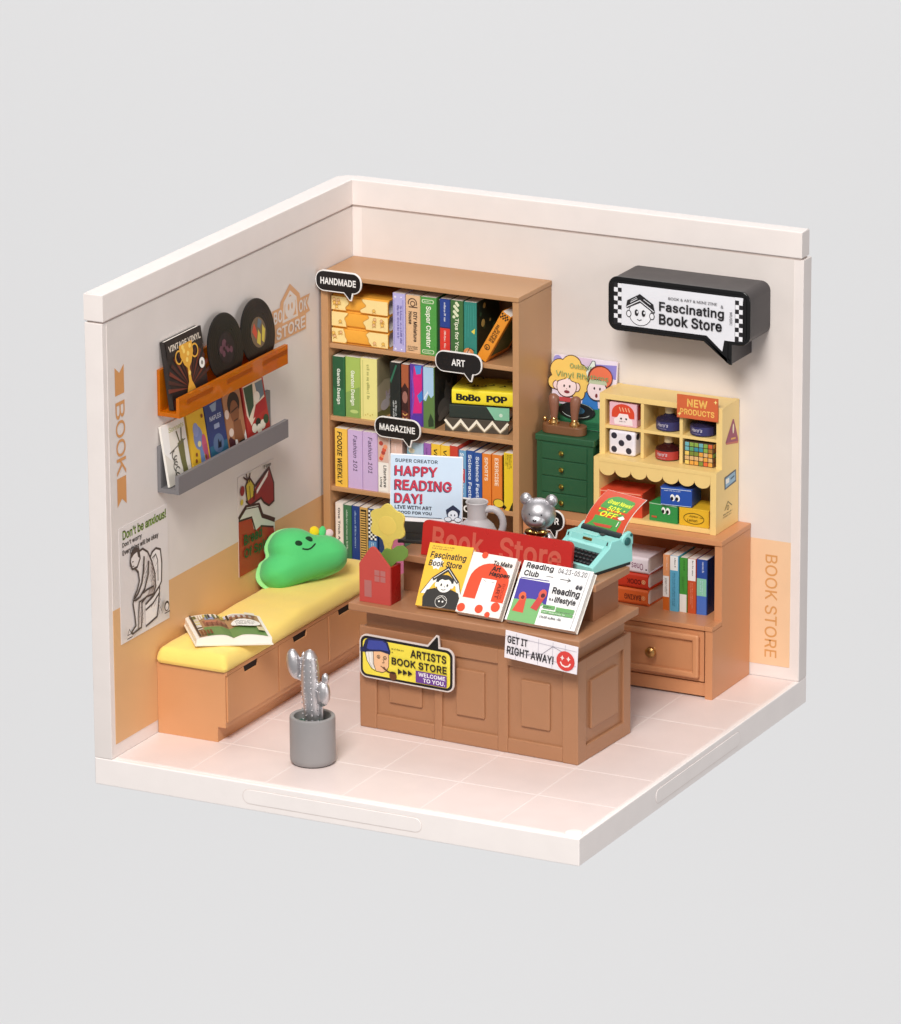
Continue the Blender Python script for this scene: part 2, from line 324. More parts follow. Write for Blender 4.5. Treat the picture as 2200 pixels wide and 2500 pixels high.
# ------------------------------------------------------------------ letter outlines (advance, contours) in 1/1000 em, plain and bold
SPACE = 188
FONT = {
'r': {
'!':(196,[[63,156,59,513,136,513,132,156],[88,-8,56,13,49,50,57,69,88,90,126,82,147,51,140,14,125,-1]]),
'%':(676,[[131,287,98,311,77,346,71,427,78,454,98,489,131,513,160,520,220,513,253,489,273,454,279,373,273,346,253,311,220,287,191,280],[187,333,203,341,219,377,219,423,203,459,187,467,165,467,148,459,132,423,132,377,148,341,164,333],[457,-5,423,18,403,54,397,134,403,162,424,196,457,220,485,228,546,220,579,196,598,161,604,81,598,53,578,18,546,-5,517,-13],[512,40,528,48,544,84,544,131,529,167,512,175,490,175,474,167,457,131,457,84,473,48,490,40],[126,-3,480,513,547,512,193,-4]]),
'&':(448,[[197,-11,149,-6,108,8,62,44,42,77,30,133,38,179,70,227,234,355,251,377,258,405,254,426,243,442,225,453,201,457,177,453,158,441,145,423,143,381,172,330,444,-3,362,-4,98,316,75,369,71,399,80,446,107,484,148,509,219,517,268,502,303,474,319,448,328,404,325,381,302,331,268,298,143,203,108,162,102,142,108,99,127,73,167,53,222,54,249,63,298,98,332,153,346,228,412,228,400,143,374,90,308,20,272,3]]),
"'":(206,[[74,314,66,513,140,513,132,314]]),
'-':(453,[[341,248,341,184,110,184,110,248]]),
'.':(188,[[85,-8,54,13,46,31,53,69,85,90,123,83,137,68,144,31,123,-1]]),
'0':(453,[[199,-9,149,7,108,38,77,84,56,143,45,214,45,294,56,365,77,424,109,470,150,502,199,518,254,518,304,502,345,470,376,424,397,365,408,294,408,214,397,143,376,84,345,38,304,7,255,-9],[244,55,274,67,299,90,319,124,332,169,339,223,332,340,319,385,299,419,274,442,244,454,209,454,179,442,154,419,134,385,121,340,114,223,121,169,134,124,154,90,179,67,209,55]]),
'1':(453,[[72,-4,72,59,395,59,395,-4],[280,513,280,-4,208,-4,209,442,83,351,82,429,197,513]]),
'2':(453,[[60,-4,60,49,279,285,307,328,316,372,313,396,290,433,249,453,197,453,156,430,137,401,130,358,61,358,67,406,83,444,108,476,160,508,202,518,248,518,289,509,340,477,364,447,380,412,385,372,375,316,361,288,309,220,159,60,393,61,393,-4]]),
'3':(453,[[218,-11,173,-7,131,6,95,27,67,55,48,90,39,136,112,136,118,109,146,74,191,56,247,57,295,77,322,118,322,171,296,214,258,236,222,243,153,244,153,301,281,449,66,448,66,513,376,513,376,459,209,271,207,293,264,292,310,280,362,242,384,206,396,166,396,123,384,82,346,33,310,9,267,-6]]),
'4':(453,[[36,101,36,160,245,513,317,512,115,166,417,167,417,101],[278,-4,278,322,347,322,347,-4]]),
'5':(453,[[221,-11,177,-6,138,7,105,29,79,58,63,92,55,134,125,134,131,110,156,76,197,56,249,57,295,85,316,119,323,178,316,206,294,242,260,265,205,272,157,260,129,242,63,249,92,513,370,513,370,448,154,448,138,307,176,329,229,338,295,325,348,288,383,233,395,163,389,116,372,74,346,38,311,12,269,-5]]),
'6':(453,[[203,-9,160,2,107,37,81,72,65,114,59,162,76,240,115,313,250,513,328,512,153,257,139,258,162,291,194,311,235,318,279,313,318,298,349,274,382,223,392,180,392,133,381,90,346,37,293,1,250,-10],[240,53,265,60,296,82,316,116,323,142,316,199,296,232,265,254,240,260,187,254,156,233,136,200,130,173,136,116,156,82,187,60]]),
'7':(453,[[91,-4,317,448,58,448,58,513,395,513,395,448,167,-4]]),
'8':(453,[[201,-10,155,0,115,18,83,44,54,95,48,135,61,197,99,244,145,265,116,279,89,305,72,341,66,380,71,418,87,452,112,480,163,509,204,518,249,518,289,509,340,480,365,452,381,418,386,380,380,341,350,291,308,265,354,244,391,197,405,135,399,95,369,44,338,18,298,0,252,-10],[242,54,294,70,325,104,332,152,325,175,292,213,241,230,183,224,149,205,127,176,120,152,127,103,139,85,182,59],[239,294,262,299,290,316,309,342,314,363,309,409,283,440,239,455,190,450,154,426,138,387,143,342,154,324,190,299]]),
'9':(453,[[250,518,293,507,346,471,371,436,388,394,393,347,376,268,338,195,203,-4,124,-3,299,252,314,251,290,218,258,198,218,191,174,196,135,211,103,235,71,286,61,328,61,375,72,419,107,472,160,507,203,518],[212,455,188,449,157,427,136,393,130,367,136,309,157,277,188,255,212,248,265,255,296,276,316,309,323,335,316,393,296,426,265,448]]),
':':(188,[[85,-8,54,13,46,31,53,69,85,90,123,83,137,68,144,31,123,-1],[85,267,54,288,46,307,53,344,85,365,123,358,137,344,144,306,123,275]]),
'?':(358,[[128,148,137,231,165,272,236,326,254,358,255,405,234,438,209,452,178,458,139,449,109,423,95,374,23,374,30,420,46,455,70,483,119,510,157,519,199,518,239,510,287,481,317,437,327,401,327,361,318,325,287,281,222,232,203,204,197,148],[136,-1,115,31,122,68,137,83,174,90,205,68,213,32,205,13,174,-8]]),
'A':(480,[[11,-4,199,513,279,513,469,-4,392,-4,283,301,227,482,251,482,194,301,88,-4],[106,138,106,203,374,203,374,138]]),
'B':(456,[[56,-4,56,513,267,512,312,502,362,472,384,444,398,411,402,374,390,318,359,283,322,263,365,249,388,230,413,190,421,156,421,117,412,81,393,49,346,14,276,-3],[129,61,272,62,313,73,345,107,351,137,344,171,332,191,304,214,264,226,129,227],[129,289,251,290,296,306,325,338,332,372,326,401,297,435,262,446,129,448]]),
'C':(510,[[267,-11,204,-3,175,7,124,39,101,61,66,113,53,145,38,215,38,293,53,364,66,395,101,448,148,487,204,511,267,520,342,508,405,474,451,420,479,344,406,344,386,392,355,425,314,445,267,452,224,446,186,429,154,401,119,339,109,285,109,223,119,170,154,108,186,80,224,63,267,57,314,64,355,84,386,117,406,164,478,164,467,122,431,59,390,24,324,-4]]),
'D':(502,[[92,-4,92,61,244,62,316,84,350,112,384,174,394,226,394,284,384,336,365,379,336,412,297,435,249,446,89,448,89,513,262,511,326,495,355,482,402,444,421,420,450,363,464,294,464,217,449,147,421,90,401,65,353,27,323,13,257,-2],[129,513,129,-4,56,-4,56,513]]),
'E':(419,[[56,-4,56,513,376,513,376,448,129,448,129,290,359,290,359,225,129,225,129,61,379,61,379,-4]]),
'F':(410,[[56,-4,56,513,373,513,373,448,129,448,129,282,350,282,350,217,129,217,129,-4]]),
'G':(520,[[269,-11,204,-3,147,22,101,61,66,114,53,145,38,215,38,293,53,364,66,395,100,448,122,469,173,501,202,511,265,520,342,507,406,472,453,418,480,345,405,345,384,391,354,424,314,445,265,452,223,446,185,429,153,401,119,339,109,285,109,223,119,170,154,108,186,80,225,63,269,57,308,61,343,75,371,96,393,125,406,161,410,198,279,195,279,260,482,260,480,169,466,113,422,47,354,4]]),
'H':(517,[[56,-4,56,513,129,513,129,293,388,293,388,513,461,513,461,-4,388,-4,388,228,129,228,129,-4]]),
'I':(300,[[27,-4,27,61,114,61,114,448,27,448,27,513,273,513,273,448,187,448,187,61,273,61,273,-4]]),
'J':(396,[[152,-8,96,12,54,52,32,110,29,177,102,177,103,124,115,90,137,67,167,55,203,55,233,67,255,90,266,124,268,513,340,513,338,110,316,52,274,12,218,-8]]),
'K':(467,[[102,139,100,218,171,306,362,513,455,512],[56,-4,56,513,129,513,129,-4],[370,-4,183,259,228,316,455,-3]]),
'L':(393,[[56,-4,56,513,129,513,129,61,365,61,365,-4]]),
'M':(628,[[56,-4,56,513,154,513,291,160,327,45,302,45,338,160,474,513,572,513,572,-4,500,-4,503,461,518,461,471,320,344,-4,283,-4,155,320,106,461,123,461,126,-4]]),
'N':(523,[[56,-4,56,513,138,513,366,153,420,52,401,49,395,157,395,513,467,513,467,-4,385,-4,174,329,101,455,123,458,129,-4]]),
'O':(533,[[235,-9,175,7,148,22,102,61,66,113,53,145,38,215,38,293,53,364,66,395,102,448,148,487,175,501,235,518,299,518,359,501,386,487,432,448,467,395,480,364,495,293,495,215,480,145,467,113,432,61,410,39,359,7,299,-9],[289,58,329,70,364,92,405,146,425,223,425,285,405,363,364,417,329,439,289,450,245,450,205,439,169,417,129,363,109,285,109,223,129,146,169,92,205,70,245,58]]),
'P':(445,[[56,-4,56,513,264,511,313,500,369,465,402,412,411,370,411,325,402,283,369,230,313,194,264,183,105,182,105,246,251,247,282,254,315,275,334,307,340,362,334,388,315,420,282,441,251,447,129,448,129,-4]]),
'R':(449,[[56,-4,56,513,264,511,314,501,369,468,402,416,412,375,412,329,402,288,383,252,335,213,264,195,92,194,92,259,252,260,296,270,324,293,340,338,335,392,324,413,296,436,251,447,129,448,129,-4],[351,-4,224,233,305,233,434,-4]]),
'S':(447,[[197,-12,148,-3,106,16,73,42,42,94,33,141,108,141,114,111,126,91,168,63,224,53,284,64,326,95,338,115,341,139,334,169,322,183,283,206,152,245,103,271,68,304,57,325,48,372,54,414,84,466,117,491,157,509,202,518,252,518,297,509,353,480,380,451,398,417,406,374,334,374,323,410,300,434,266,449,225,454,182,449,139,424,122,397,123,353,134,336,171,312,313,267,361,241,398,199,412,139,407,98,390,61,362,30,303,-2,252,-12]]),
'T':(449,[[28,448,28,513,421,513,421,448,261,448,261,-4,189,-4,189,448]]),
'U':(517,[[229,-11,152,12,95,58,70,100,58,147,56,513,128,513,129,161,137,129,163,90,204,65,239,57,279,57,313,65,354,90,380,129,388,161,389,513,461,513,460,147,447,99,406,40,342,1,288,-11]]),
'V':(480,[[201,-4,11,513,87,513,253,27,229,27,392,513,469,513,281,-4]]),
'W':(686,[[152,-4,11,513,85,513,167,197,202,36,184,36,207,146,303,513,383,513,502,36,483,36,600,513,675,513,533,-4,452,-4,347,391,331,479,354,479,339,394,234,-4]]),
'X':(474,[[12,-4,88,-4,462,513,386,513],[386,-4,462,-4,88,513,12,513]]),
'Y':(472,[[199,-4,199,207,10,512,93,513,226,294,256,226,218,226,248,295,379,513,461,512,272,207,272,-4]]),
'Z':(438,[[38,-4,38,48,342,483,353,450,36,448,36,513,401,513,401,460,96,26,85,58,403,61,403,-4]]),
'a':(389,[[160,-13,93,1,65,19,44,42,31,73,30,138,40,163,75,197,124,215,258,236,271,250,267,286,246,314,208,326,161,322,120,298,102,269,35,289,54,324,76,349,132,379,194,388,240,383,288,364,309,346,332,308,340,272,341,-4,273,-4,274,45,255,22,217,-3],[170,49,226,62,260,95,271,127,271,185,127,151,102,130,97,115,101,81,131,56]]),
'b':(424,[[229,-12,171,0,135,28,116,55,116,55,116,-4,49,-4,49,513,118,513,116,326,150,363,196,385,229,388,296,375,333,350,362,316,383,271,393,218,393,159,383,106,362,61,333,26,296,2],[236,52,265,61,288,79,305,103,323,170,317,244,306,274,288,298,265,316,237,325,204,325,176,316,153,299,135,276,124,246,117,169,136,102,153,78,176,61,204,52]]),
'c':(396,[[207,-12,136,2,96,27,65,62,43,107,32,159,32,217,52,293,79,333,115,363,158,382,235,387,285,372,327,343,356,303,367,274,301,257,287,287,267,307,241,321,190,325,160,315,137,297,119,272,107,241,101,169,119,104,137,79,160,61,190,52,241,55,268,69,288,91,302,122,368,105,357,76,328,34,298,11,262,-5]]),
'd':(424,[[195,-12,129,2,92,26,62,61,42,106,31,159,31,218,51,294,76,334,110,364,150,382,196,388,255,376,308,326,307,513,376,513,376,-4,309,-4,309,55,309,55,290,28,254,0],[220,52,249,61,271,78,289,102,307,169,301,246,289,276,272,299,249,316,221,325,188,325,159,316,136,298,119,274,107,244,101,170,119,103,137,79,160,61,188,52]]),
'e':(404,[[212,-12,136,2,96,27,64,62,42,106,31,158,31,215,42,268,64,313,94,349,134,374,205,389,267,378,322,344,344,317,367,264,375,165,71,165,71,225,345,223,307,195,294,267,280,292,248,317,221,325,189,325,161,317,128,291,107,254,101,226,101,158,114,108,131,83,153,65,180,54,212,50,252,57,283,76,304,110,371,93,338,36,284,1]]),
'f':(254,[[232,383,232,323,2,323,2,383],[77,-4,78,448,85,476,110,508,134,523,187,534,248,524,230,464,195,470,164,462,152,450,146,431,146,-4]]),
'g':(425,[[207,-155,132,-143,80,-113,45,-68,102,-35,124,-63,156,-84,207,-93,247,-88,292,-60,306,-27,308,62,254,12,195,1,150,6,111,23,77,51,42,111,31,162,31,220,42,272,77,334,110,364,150,382,196,388,255,377,291,349,310,323,309,323,309,383,376,383,375,-33,364,-75,327,-120,292,-140],[221,64,249,72,272,87,289,109,308,173,302,247,290,276,272,300,249,316,221,325,188,325,160,316,137,299,119,275,107,245,101,174,119,110,137,88,160,72,189,64]]),
'h':(410,[[118,-4,49,-4,49,513,118,513,118,283,96,284,120,335,150,365,186,383,227,388,265,384,297,372,324,351,344,322,360,264,361,-4,292,-4,291,256,280,289,258,312,210,325,163,314,144,300,125,269,118,242]]),
'i':(167,[[49,-4,49,383,118,383,118,-4],[74,439,45,458,38,475,45,508,74,527,109,521,123,508,130,474,110,446]]),
'k':(381,[[107,130,106,216,119,216,283,383,367,382,186,195,179,195],[49,-4,49,513,118,513,118,-4],[292,-4,142,186,192,235,379,-3]]),
'l':(189,[[139,-6,84,7,61,30,50,64,49,513,118,513,118,87,127,61,138,57,173,58,185,-1]]),
'm':(610,[[49,-4,49,383,116,383,116,291,101,291,129,348,170,380,219,390,259,384,290,364,312,333,326,291,307,291,318,323,355,365,407,387,469,387,499,375,525,357,551,315,560,277,561,-4,492,-4,490,272,479,300,446,322,396,324,360,304,345,279,340,258,339,-4,270,-4,269,274,259,298,227,322,200,326,159,316,143,304,124,277,118,252,118,-4]]),
'n':(410,[[118,-4,49,-4,49,383,116,383,116,283,96,284,120,335,150,365,186,383,227,388,265,384,297,372,324,351,352,305,360,264,361,-4,292,-4,291,256,280,289,258,312,210,325,163,314,144,300,125,269,118,242]]),
'o':(415,[[182,-11,135,2,96,27,65,62,43,107,32,159,32,217,52,293,79,333,135,374,182,387,233,387,280,374,320,349,351,314,373,269,384,217,384,159,373,107,351,62,320,27,280,2,233,-11],[225,52,255,61,279,79,297,104,314,169,308,241,297,272,279,297,255,315,225,325,190,325,160,315,137,297,119,272,107,241,101,169,119,104,137,79,160,61,190,52]]),
'p':(424,[[49,-147,49,383,116,383,116,323,116,323,134,348,170,376,229,389,296,375,333,350,362,316,383,271,393,218,393,159,383,106,362,61,333,26,296,2,229,-12,171,0,117,52,118,-147],[236,52,265,61,288,79,305,103,323,170,317,244,306,274,288,298,265,316,237,325,204,325,176,316,153,299,135,276,124,246,117,169,136,102,153,78,176,61,204,52]]),
'r':(259,[[49,-4,49,383,116,383,114,328,127,350,164,379,196,388,247,388,247,318,207,322,171,316,143,298,124,271,118,249,118,-4]]),
's':(365,[[182,-12,111,0,59,35,42,62,30,97,96,111,117,71,138,57,165,50,200,50,230,59,252,74,262,92,261,119,244,138,124,173,84,193,58,220,43,274,48,306,72,346,98,366,130,380,187,388,255,376,302,342,330,287,266,273,255,295,230,319,204,327,172,328,145,320,124,306,114,288,116,260,135,241,255,206,294,187,321,160,335,107,330,74,305,32,278,11,243,-4]]),
't':(227,[[208,383,208,323,2,323,2,383],[61,475,130,475,131,87,139,64,151,57,205,58,218,-2,145,-7,105,7,77,33,63,70]]),
'u':(410,[[182,-9,145,-5,113,7,86,28,65,57,50,115,49,383,118,383,119,124,130,91,152,68,200,54,247,66,265,79,285,110,291,137,292,383,361,383,361,-4,294,-4,294,96,313,96,289,44,259,14,223,-3]]),
'v':(389,[[160,-4,12,383,87,383,175,139,211,17,179,17,214,139,302,383,377,383,229,-4]]),
'w':(567,[[135,-4,17,383,90,383,180,37,160,37,249,383,320,383,407,37,386,37,477,383,550,383,432,-4,365,-4,271,342,296,342,202,-4]]),
'x':(379,[[14,-4,74,-4,364,383,304,383],[304,-4,364,-4,74,383,14,383]]),
'y':(389,[[42,-142,58,-81,96,-86,115,-80,143,-46,158,-1,12,383,87,383,175,139,211,17,178,17,220,156,302,383,377,383,195,-87,162,-127,141,-140,92,-149]]),
},
'b': {
'!':(214,[[46,138,41,531,154,531,149,138],[84,-27,40,3,30,52,42,81,84,109,137,99,166,55,156,5,134,-17]]),
'%':(694,[[124,270,84,299,60,341,53,428,61,461,84,501,123,529,159,538,227,530,267,501,291,459,297,372,290,339,266,299,228,271,193,261],[182,351,189,354,201,380,201,419,189,446,183,449,169,449,162,446,150,419,150,381,161,354,168,351],[450,-23,410,6,385,48,379,136,386,168,410,209,449,237,484,246,553,238,592,209,616,167,622,80,615,47,592,6,553,-22,518,-31],[508,58,515,61,526,88,526,127,515,154,508,157,494,157,488,154,475,127,475,88,487,61,494,58],[97,-19,471,531,576,527,202,-22]]),
'&':(466,[[198,-29,145,-24,100,-8,48,32,25,70,12,133,21,185,57,239,221,368,234,385,239,406,237,418,230,429,218,436,202,439,184,436,170,427,163,417,161,386,187,340,474,-17,354,-22,83,307,57,364,53,399,63,453,94,498,142,527,220,535,276,519,317,486,336,455,346,405,343,376,317,321,280,284,155,190,124,154,120,141,125,106,138,88,172,71,219,72,241,79,285,111,315,159,330,246,433,246,418,137,389,80,318,5,278,-14]]),
"'":(224,[[57,296,47,531,158,531,150,296]]),
'-':(471,[[359,266,359,166,92,166,92,266]]),
'.':(206,[[81,-27,39,1,27,30,37,80,81,109,131,100,154,77,163,27,134,-17]]),
'0':(471,[[196,-27,141,-9,95,26,61,76,38,139,27,213,27,295,38,370,61,433,95,482,141,518,196,536,257,536,312,518,358,482,392,432,415,370,426,295,426,213,415,139,392,76,358,26,313,-9,257,-27],[241,73,265,82,285,101,302,131,315,172,321,224,314,337,302,378,285,408,265,427,241,436,213,436,189,427,168,408,151,378,139,337,132,224,139,172,151,131,168,101,189,82,213,73]]),
'1':(471,[[54,-22,54,77,413,77,413,-22],[298,531,298,-22,190,-22,194,413,68,322,64,438,191,531]]),
'2':(471,[[42,-22,42,56,265,296,290,335,298,372,296,389,277,419,245,435,202,435,169,416,155,394,146,340,41,340,49,410,67,454,96,490,153,525,200,536,250,536,296,525,352,491,380,457,397,417,403,372,392,311,376,278,323,208,189,73,411,79,411,-22]]),
'3':(471,[[218,-29,169,-24,124,-11,84,12,52,44,31,84,17,154,127,154,135,117,157,89,195,74,244,75,283,92,304,123,304,166,283,201,252,219,221,225,135,226,135,307,251,435,48,430,48,531,394,531,394,452,197,241,189,311,267,310,318,296,375,254,401,214,414,169,414,120,400,74,359,19,318,-7,271,-24]]),
'4':(471,[[18,83,18,164,234,531,345,529,143,182,435,185,435,83],[260,-22,260,340,365,340,365,-22]]),
'5':(471,[[221,-29,173,-24,130,-9,93,15,64,48,45,86,33,152,140,152,148,118,168,90,201,75,244,75,282,98,299,125,305,177,299,199,281,229,254,247,206,254,165,243,133,223,43,233,76,531,388,531,388,430,170,430,156,335,170,346,230,356,303,342,361,301,400,239,413,164,407,111,388,65,359,26,320,-4,273,-23]]),
'6':(471,[[201,-27,152,-15,94,24,65,64,47,110,41,163,59,247,99,323,241,531,357,527,162,239,110,243,150,304,187,328,234,336,284,331,327,314,363,286,399,230,410,183,410,131,397,83,359,24,300,-15,252,-28],[239,72,257,77,282,95,299,123,304,143,299,193,282,220,257,237,239,242,194,236,170,220,153,193,148,172,154,122,170,95,194,78]]),
'7':(471,[[63,-21,289,431,40,430,40,531,413,531,413,443,178,-22]]),
'8':(471,[[199,-28,149,-18,105,3,69,32,36,89,30,136,45,205,87,259,113,265,106,264,75,295,55,335,48,380,54,423,72,462,100,494,156,526,202,536,251,536,296,526,352,494,380,462,398,423,404,380,397,334,363,278,340,267,365,259,408,205,423,136,416,89,383,32,347,3,303,-18,253,-28],[240,72,284,86,308,112,313,151,309,167,282,197,239,212,189,207,162,191,143,167,139,151,144,110,152,98,187,77],[238,312,255,316,278,330,292,350,296,365,292,401,272,425,237,437,196,433,169,414,156,385,161,348,167,337,197,317]]),
'9':(471,[[252,536,300,524,358,484,387,445,405,399,411,346,394,262,353,186,212,-22,95,-19,290,270,343,265,303,205,265,181,219,172,169,178,126,195,90,222,54,279,43,326,43,378,55,426,94,485,152,524,201,536],[213,437,196,432,170,414,153,386,148,365,154,315,170,289,195,271,213,267,259,272,283,289,300,316,304,337,299,387,283,414,259,431]]),
':':(206,[[81,-27,39,1,27,30,37,80,81,109,131,100,154,77,163,27,134,-17],[81,248,39,276,27,305,37,355,81,384,131,375,154,352,163,302,134,258]]),
'?':(376,[[107,130,120,237,152,284,222,338,236,363,237,400,222,424,203,435,178,439,147,432,125,413,108,356,2,356,12,425,30,464,58,497,112,527,155,537,201,536,246,527,299,494,334,445,345,403,345,359,334,317,300,268,235,220,221,198,213,130],[125,-17,96,27,105,77,128,99,178,109,222,79,231,30,220,1,178,-27]]),
'A':(498,[[-15,-22,186,531,292,531,494,-22,380,-22,266,296,202,500,275,500,211,296,101,-22],[88,120,88,221,392,221,392,120]]),
'B':(474,[[38,-22,38,531,269,530,318,519,374,486,400,453,415,415,420,373,407,310,370,269,355,266,374,265,402,242,430,197,439,158,439,115,428,74,407,37,354,-2,278,-21],[147,79,269,80,303,89,329,116,333,137,327,165,318,179,295,198,261,208,147,209],[147,308,248,308,286,321,308,347,314,372,310,393,287,420,259,428,147,429]]),
'C':(528,[[267,-29,200,-20,167,-9,112,25,87,49,50,105,36,139,20,213,20,295,36,369,50,404,88,460,138,502,199,529,268,538,347,525,416,489,467,430,504,326,394,326,371,382,344,410,309,428,267,434,229,429,195,413,168,389,136,332,127,283,127,225,137,176,168,119,196,95,229,80,267,75,309,81,344,99,371,127,394,182,501,182,484,115,445,48,400,9,329,-22]]),
'D':(520,[[74,-22,74,79,241,80,307,101,336,124,367,180,376,228,376,283,367,331,349,369,324,398,290,418,247,428,71,430,71,531,264,529,332,512,364,497,415,457,436,430,467,369,482,296,482,215,467,141,436,80,414,52,362,12,329,-4,259,-20],[147,531,147,-22,38,-22,38,531]]),
'E':(437,[[38,-22,38,531,394,531,394,430,147,430,147,308,377,308,377,207,147,207,147,79,397,79,397,-22]]),
'F':(428,[[38,-22,38,531,391,531,391,430,147,430,147,300,368,300,368,199,147,199,147,-22]]),
'G':(538,[[269,-29,199,-20,138,6,87,49,50,105,35,140,20,213,20,295,35,369,50,403,86,459,111,483,166,518,198,529,265,538,348,525,417,487,468,428,506,327,394,327,369,381,342,409,308,427,265,434,228,429,195,414,168,390,136,333,127,283,127,225,137,176,168,119,196,95,230,80,269,75,304,79,334,91,358,109,377,134,389,165,390,180,261,176,261,278,500,278,498,167,483,106,434,33,360,-13]]),
'H':(535,[[38,-22,38,531,147,531,147,311,370,311,370,531,479,531,479,-22,370,-22,370,210,147,210,147,-22]]),
'I':(318,[[9,-22,9,79,96,79,96,430,9,430,9,531,291,531,291,430,205,430,205,79,291,79,291,-22]]),
'J':(414,[[149,-26,86,-4,38,42,14,107,10,195,119,195,121,127,130,100,147,82,170,73,199,73,222,82,239,100,248,127,250,531,358,531,356,107,331,42,283,-4,221,-26]]),
'K':(485,[[90,108,82,224,158,318,354,531,485,525],[38,-22,38,531,147,531,147,-22],[361,-22,160,260,229,346,484,-18]]),
'L':(411,[[38,-22,38,531,147,531,147,79,383,79,383,-22]]),
'M':(646,[[38,-22,38,531,167,531,308,166,352,27,277,27,321,166,461,531,590,531,590,-22,482,-22,485,479,543,479,488,314,357,-22,271,-22,138,313,81,479,141,479,144,-22]]),
'N':(541,[[38,-22,38,531,148,531,382,162,448,38,384,28,377,157,377,531,485,531,485,-22,375,-22,159,319,72,469,141,479,147,-22]]),
'O':(551,[[232,-27,169,-10,138,7,88,49,50,105,36,139,20,213,20,295,36,369,50,404,88,460,138,502,169,518,232,536,302,536,365,518,396,502,446,460,483,404,498,369,513,295,513,213,498,139,483,105,446,49,421,25,366,-9,302,-27],[286,76,321,86,352,105,388,154,407,226,407,283,388,355,352,403,321,422,286,432,248,432,212,422,182,403,146,355,127,283,127,226,145,154,182,106,212,86,248,76]]),
'P':(463,[[38,-22,38,531,266,529,320,517,382,478,419,419,429,372,429,323,419,276,382,217,320,177,266,165,87,164,87,264,249,265,275,271,302,288,317,313,322,361,317,381,302,407,275,424,249,429,147,430,147,-22]]),
'R':(467,[[38,-22,38,531,266,529,321,518,382,481,419,423,430,377,430,327,419,282,397,241,343,197,267,177,74,176,74,277,250,278,288,287,309,304,322,340,317,387,310,401,287,419,249,429,147,430,147,-22],[340,-22,196,250,316,251,462,-20]]),
'S':(465,[[195,-30,142,-20,97,0,60,30,25,88,12,159,122,159,131,118,140,103,175,80,224,71,277,81,313,107,320,121,323,138,318,160,310,169,275,189,146,228,92,256,54,293,39,319,30,372,36,420,71,478,107,507,151,527,201,536,254,536,304,526,364,494,395,461,415,423,427,356,321,356,307,400,289,419,261,432,225,436,187,431,152,411,141,392,141,359,147,349,179,328,320,284,373,255,415,208,431,140,424,93,405,51,374,16,309,-19,254,-30]]),
'T':(467,[[10,430,10,531,439,531,439,430,279,430,279,-22,171,-22,171,430]]),
'U':(535,[[227,-29,144,-5,81,46,53,92,40,145,38,531,146,531,147,163,154,137,176,104,211,81,241,75,277,75,306,81,341,103,363,137,370,163,371,531,479,531,478,145,464,92,418,27,349,-16,290,-29]]),
'V':(498,[[188,-22,-15,531,100,531,279,9,204,9,379,531,494,531,293,-22]]),
'W':(704,[[138,-22,-12,531,99,531,185,201,224,18,162,18,190,150,289,531,397,531,525,18,460,18,586,531,698,531,547,-22,439,-22,330,387,310,497,376,497,356,390,247,-22]]),
'X':(492,[[-17,-22,135,-22,491,531,339,531],[339,-22,491,-22,135,531,-17,531]]),
'Y':(490,[[181,-22,181,202,-19,528,104,531,242,302,283,209,190,209,232,303,369,531,490,528,290,202,290,-22]]),
'Z':(456,[[20,-22,20,53,346,515,378,433,18,429,18,531,419,531,419,455,92,-6,60,76,421,79,421,-22]]),
'a':(407,[[159,-31,86,-16,54,5,29,32,13,69,12,142,25,174,66,212,120,232,249,253,252,256,249,280,235,298,206,308,166,305,133,285,110,248,9,278,39,335,65,364,126,397,194,407,244,401,297,379,323,358,349,314,358,274,359,-22,255,-22,262,15,266,8,223,-20],[170,68,217,79,244,105,253,130,253,162,135,135,117,120,115,113,118,91,139,73]]),
'b':(442,[[229,-31,163,-17,122,16,107,37,134,37,134,-22,31,-22,31,531,136,531,128,356,139,378,191,403,230,407,303,392,345,364,377,325,400,276,411,220,411,158,400,101,378,52,345,13,303,-15],[234,70,256,77,275,91,289,111,305,172,300,240,290,266,275,286,257,300,234,307,207,307,184,300,166,287,151,267,141,242,136,171,152,110,166,90,184,77,207,70]]),
'c':(414,[[207,-30,129,-15,84,13,50,52,25,101,14,157,14,219,36,300,65,345,105,379,154,400,237,405,293,388,340,356,372,311,391,262,290,236,272,277,257,293,236,303,192,306,169,299,150,284,135,263,125,237,119,171,135,112,150,92,169,77,192,70,236,73,257,84,273,101,292,143,392,118,374,68,341,22,307,-5,267,-22]]),
'd':(442,[[195,-31,122,-15,79,13,47,52,25,101,13,158,13,220,34,301,62,346,100,379,145,400,196,407,263,393,295,356,289,531,394,531,394,-22,291,-22,291,37,318,37,303,16,262,-17],[218,70,240,77,259,90,272,109,289,171,283,242,273,267,259,287,241,300,218,307,191,307,168,300,149,286,135,266,125,240,119,172,136,111,150,91,168,77,191,70]]),
'e':(422,[[212,-31,130,-15,84,13,49,52,25,100,13,156,13,217,25,274,48,323,82,362,127,391,205,407,274,395,334,358,360,326,385,268,395,147,53,147,53,243,376,232,294,165,277,261,266,280,240,301,219,307,192,307,169,301,142,279,124,248,119,224,119,160,131,115,144,95,162,81,185,71,212,68,246,74,269,89,295,131,399,105,352,24,291,-16]]),
'f':(272,[[250,401,250,305,-16,305,-16,401],[59,-22,60,450,69,484,98,522,127,539,187,552,271,539,243,444,195,451,173,446,168,441,164,428,164,-22]]),
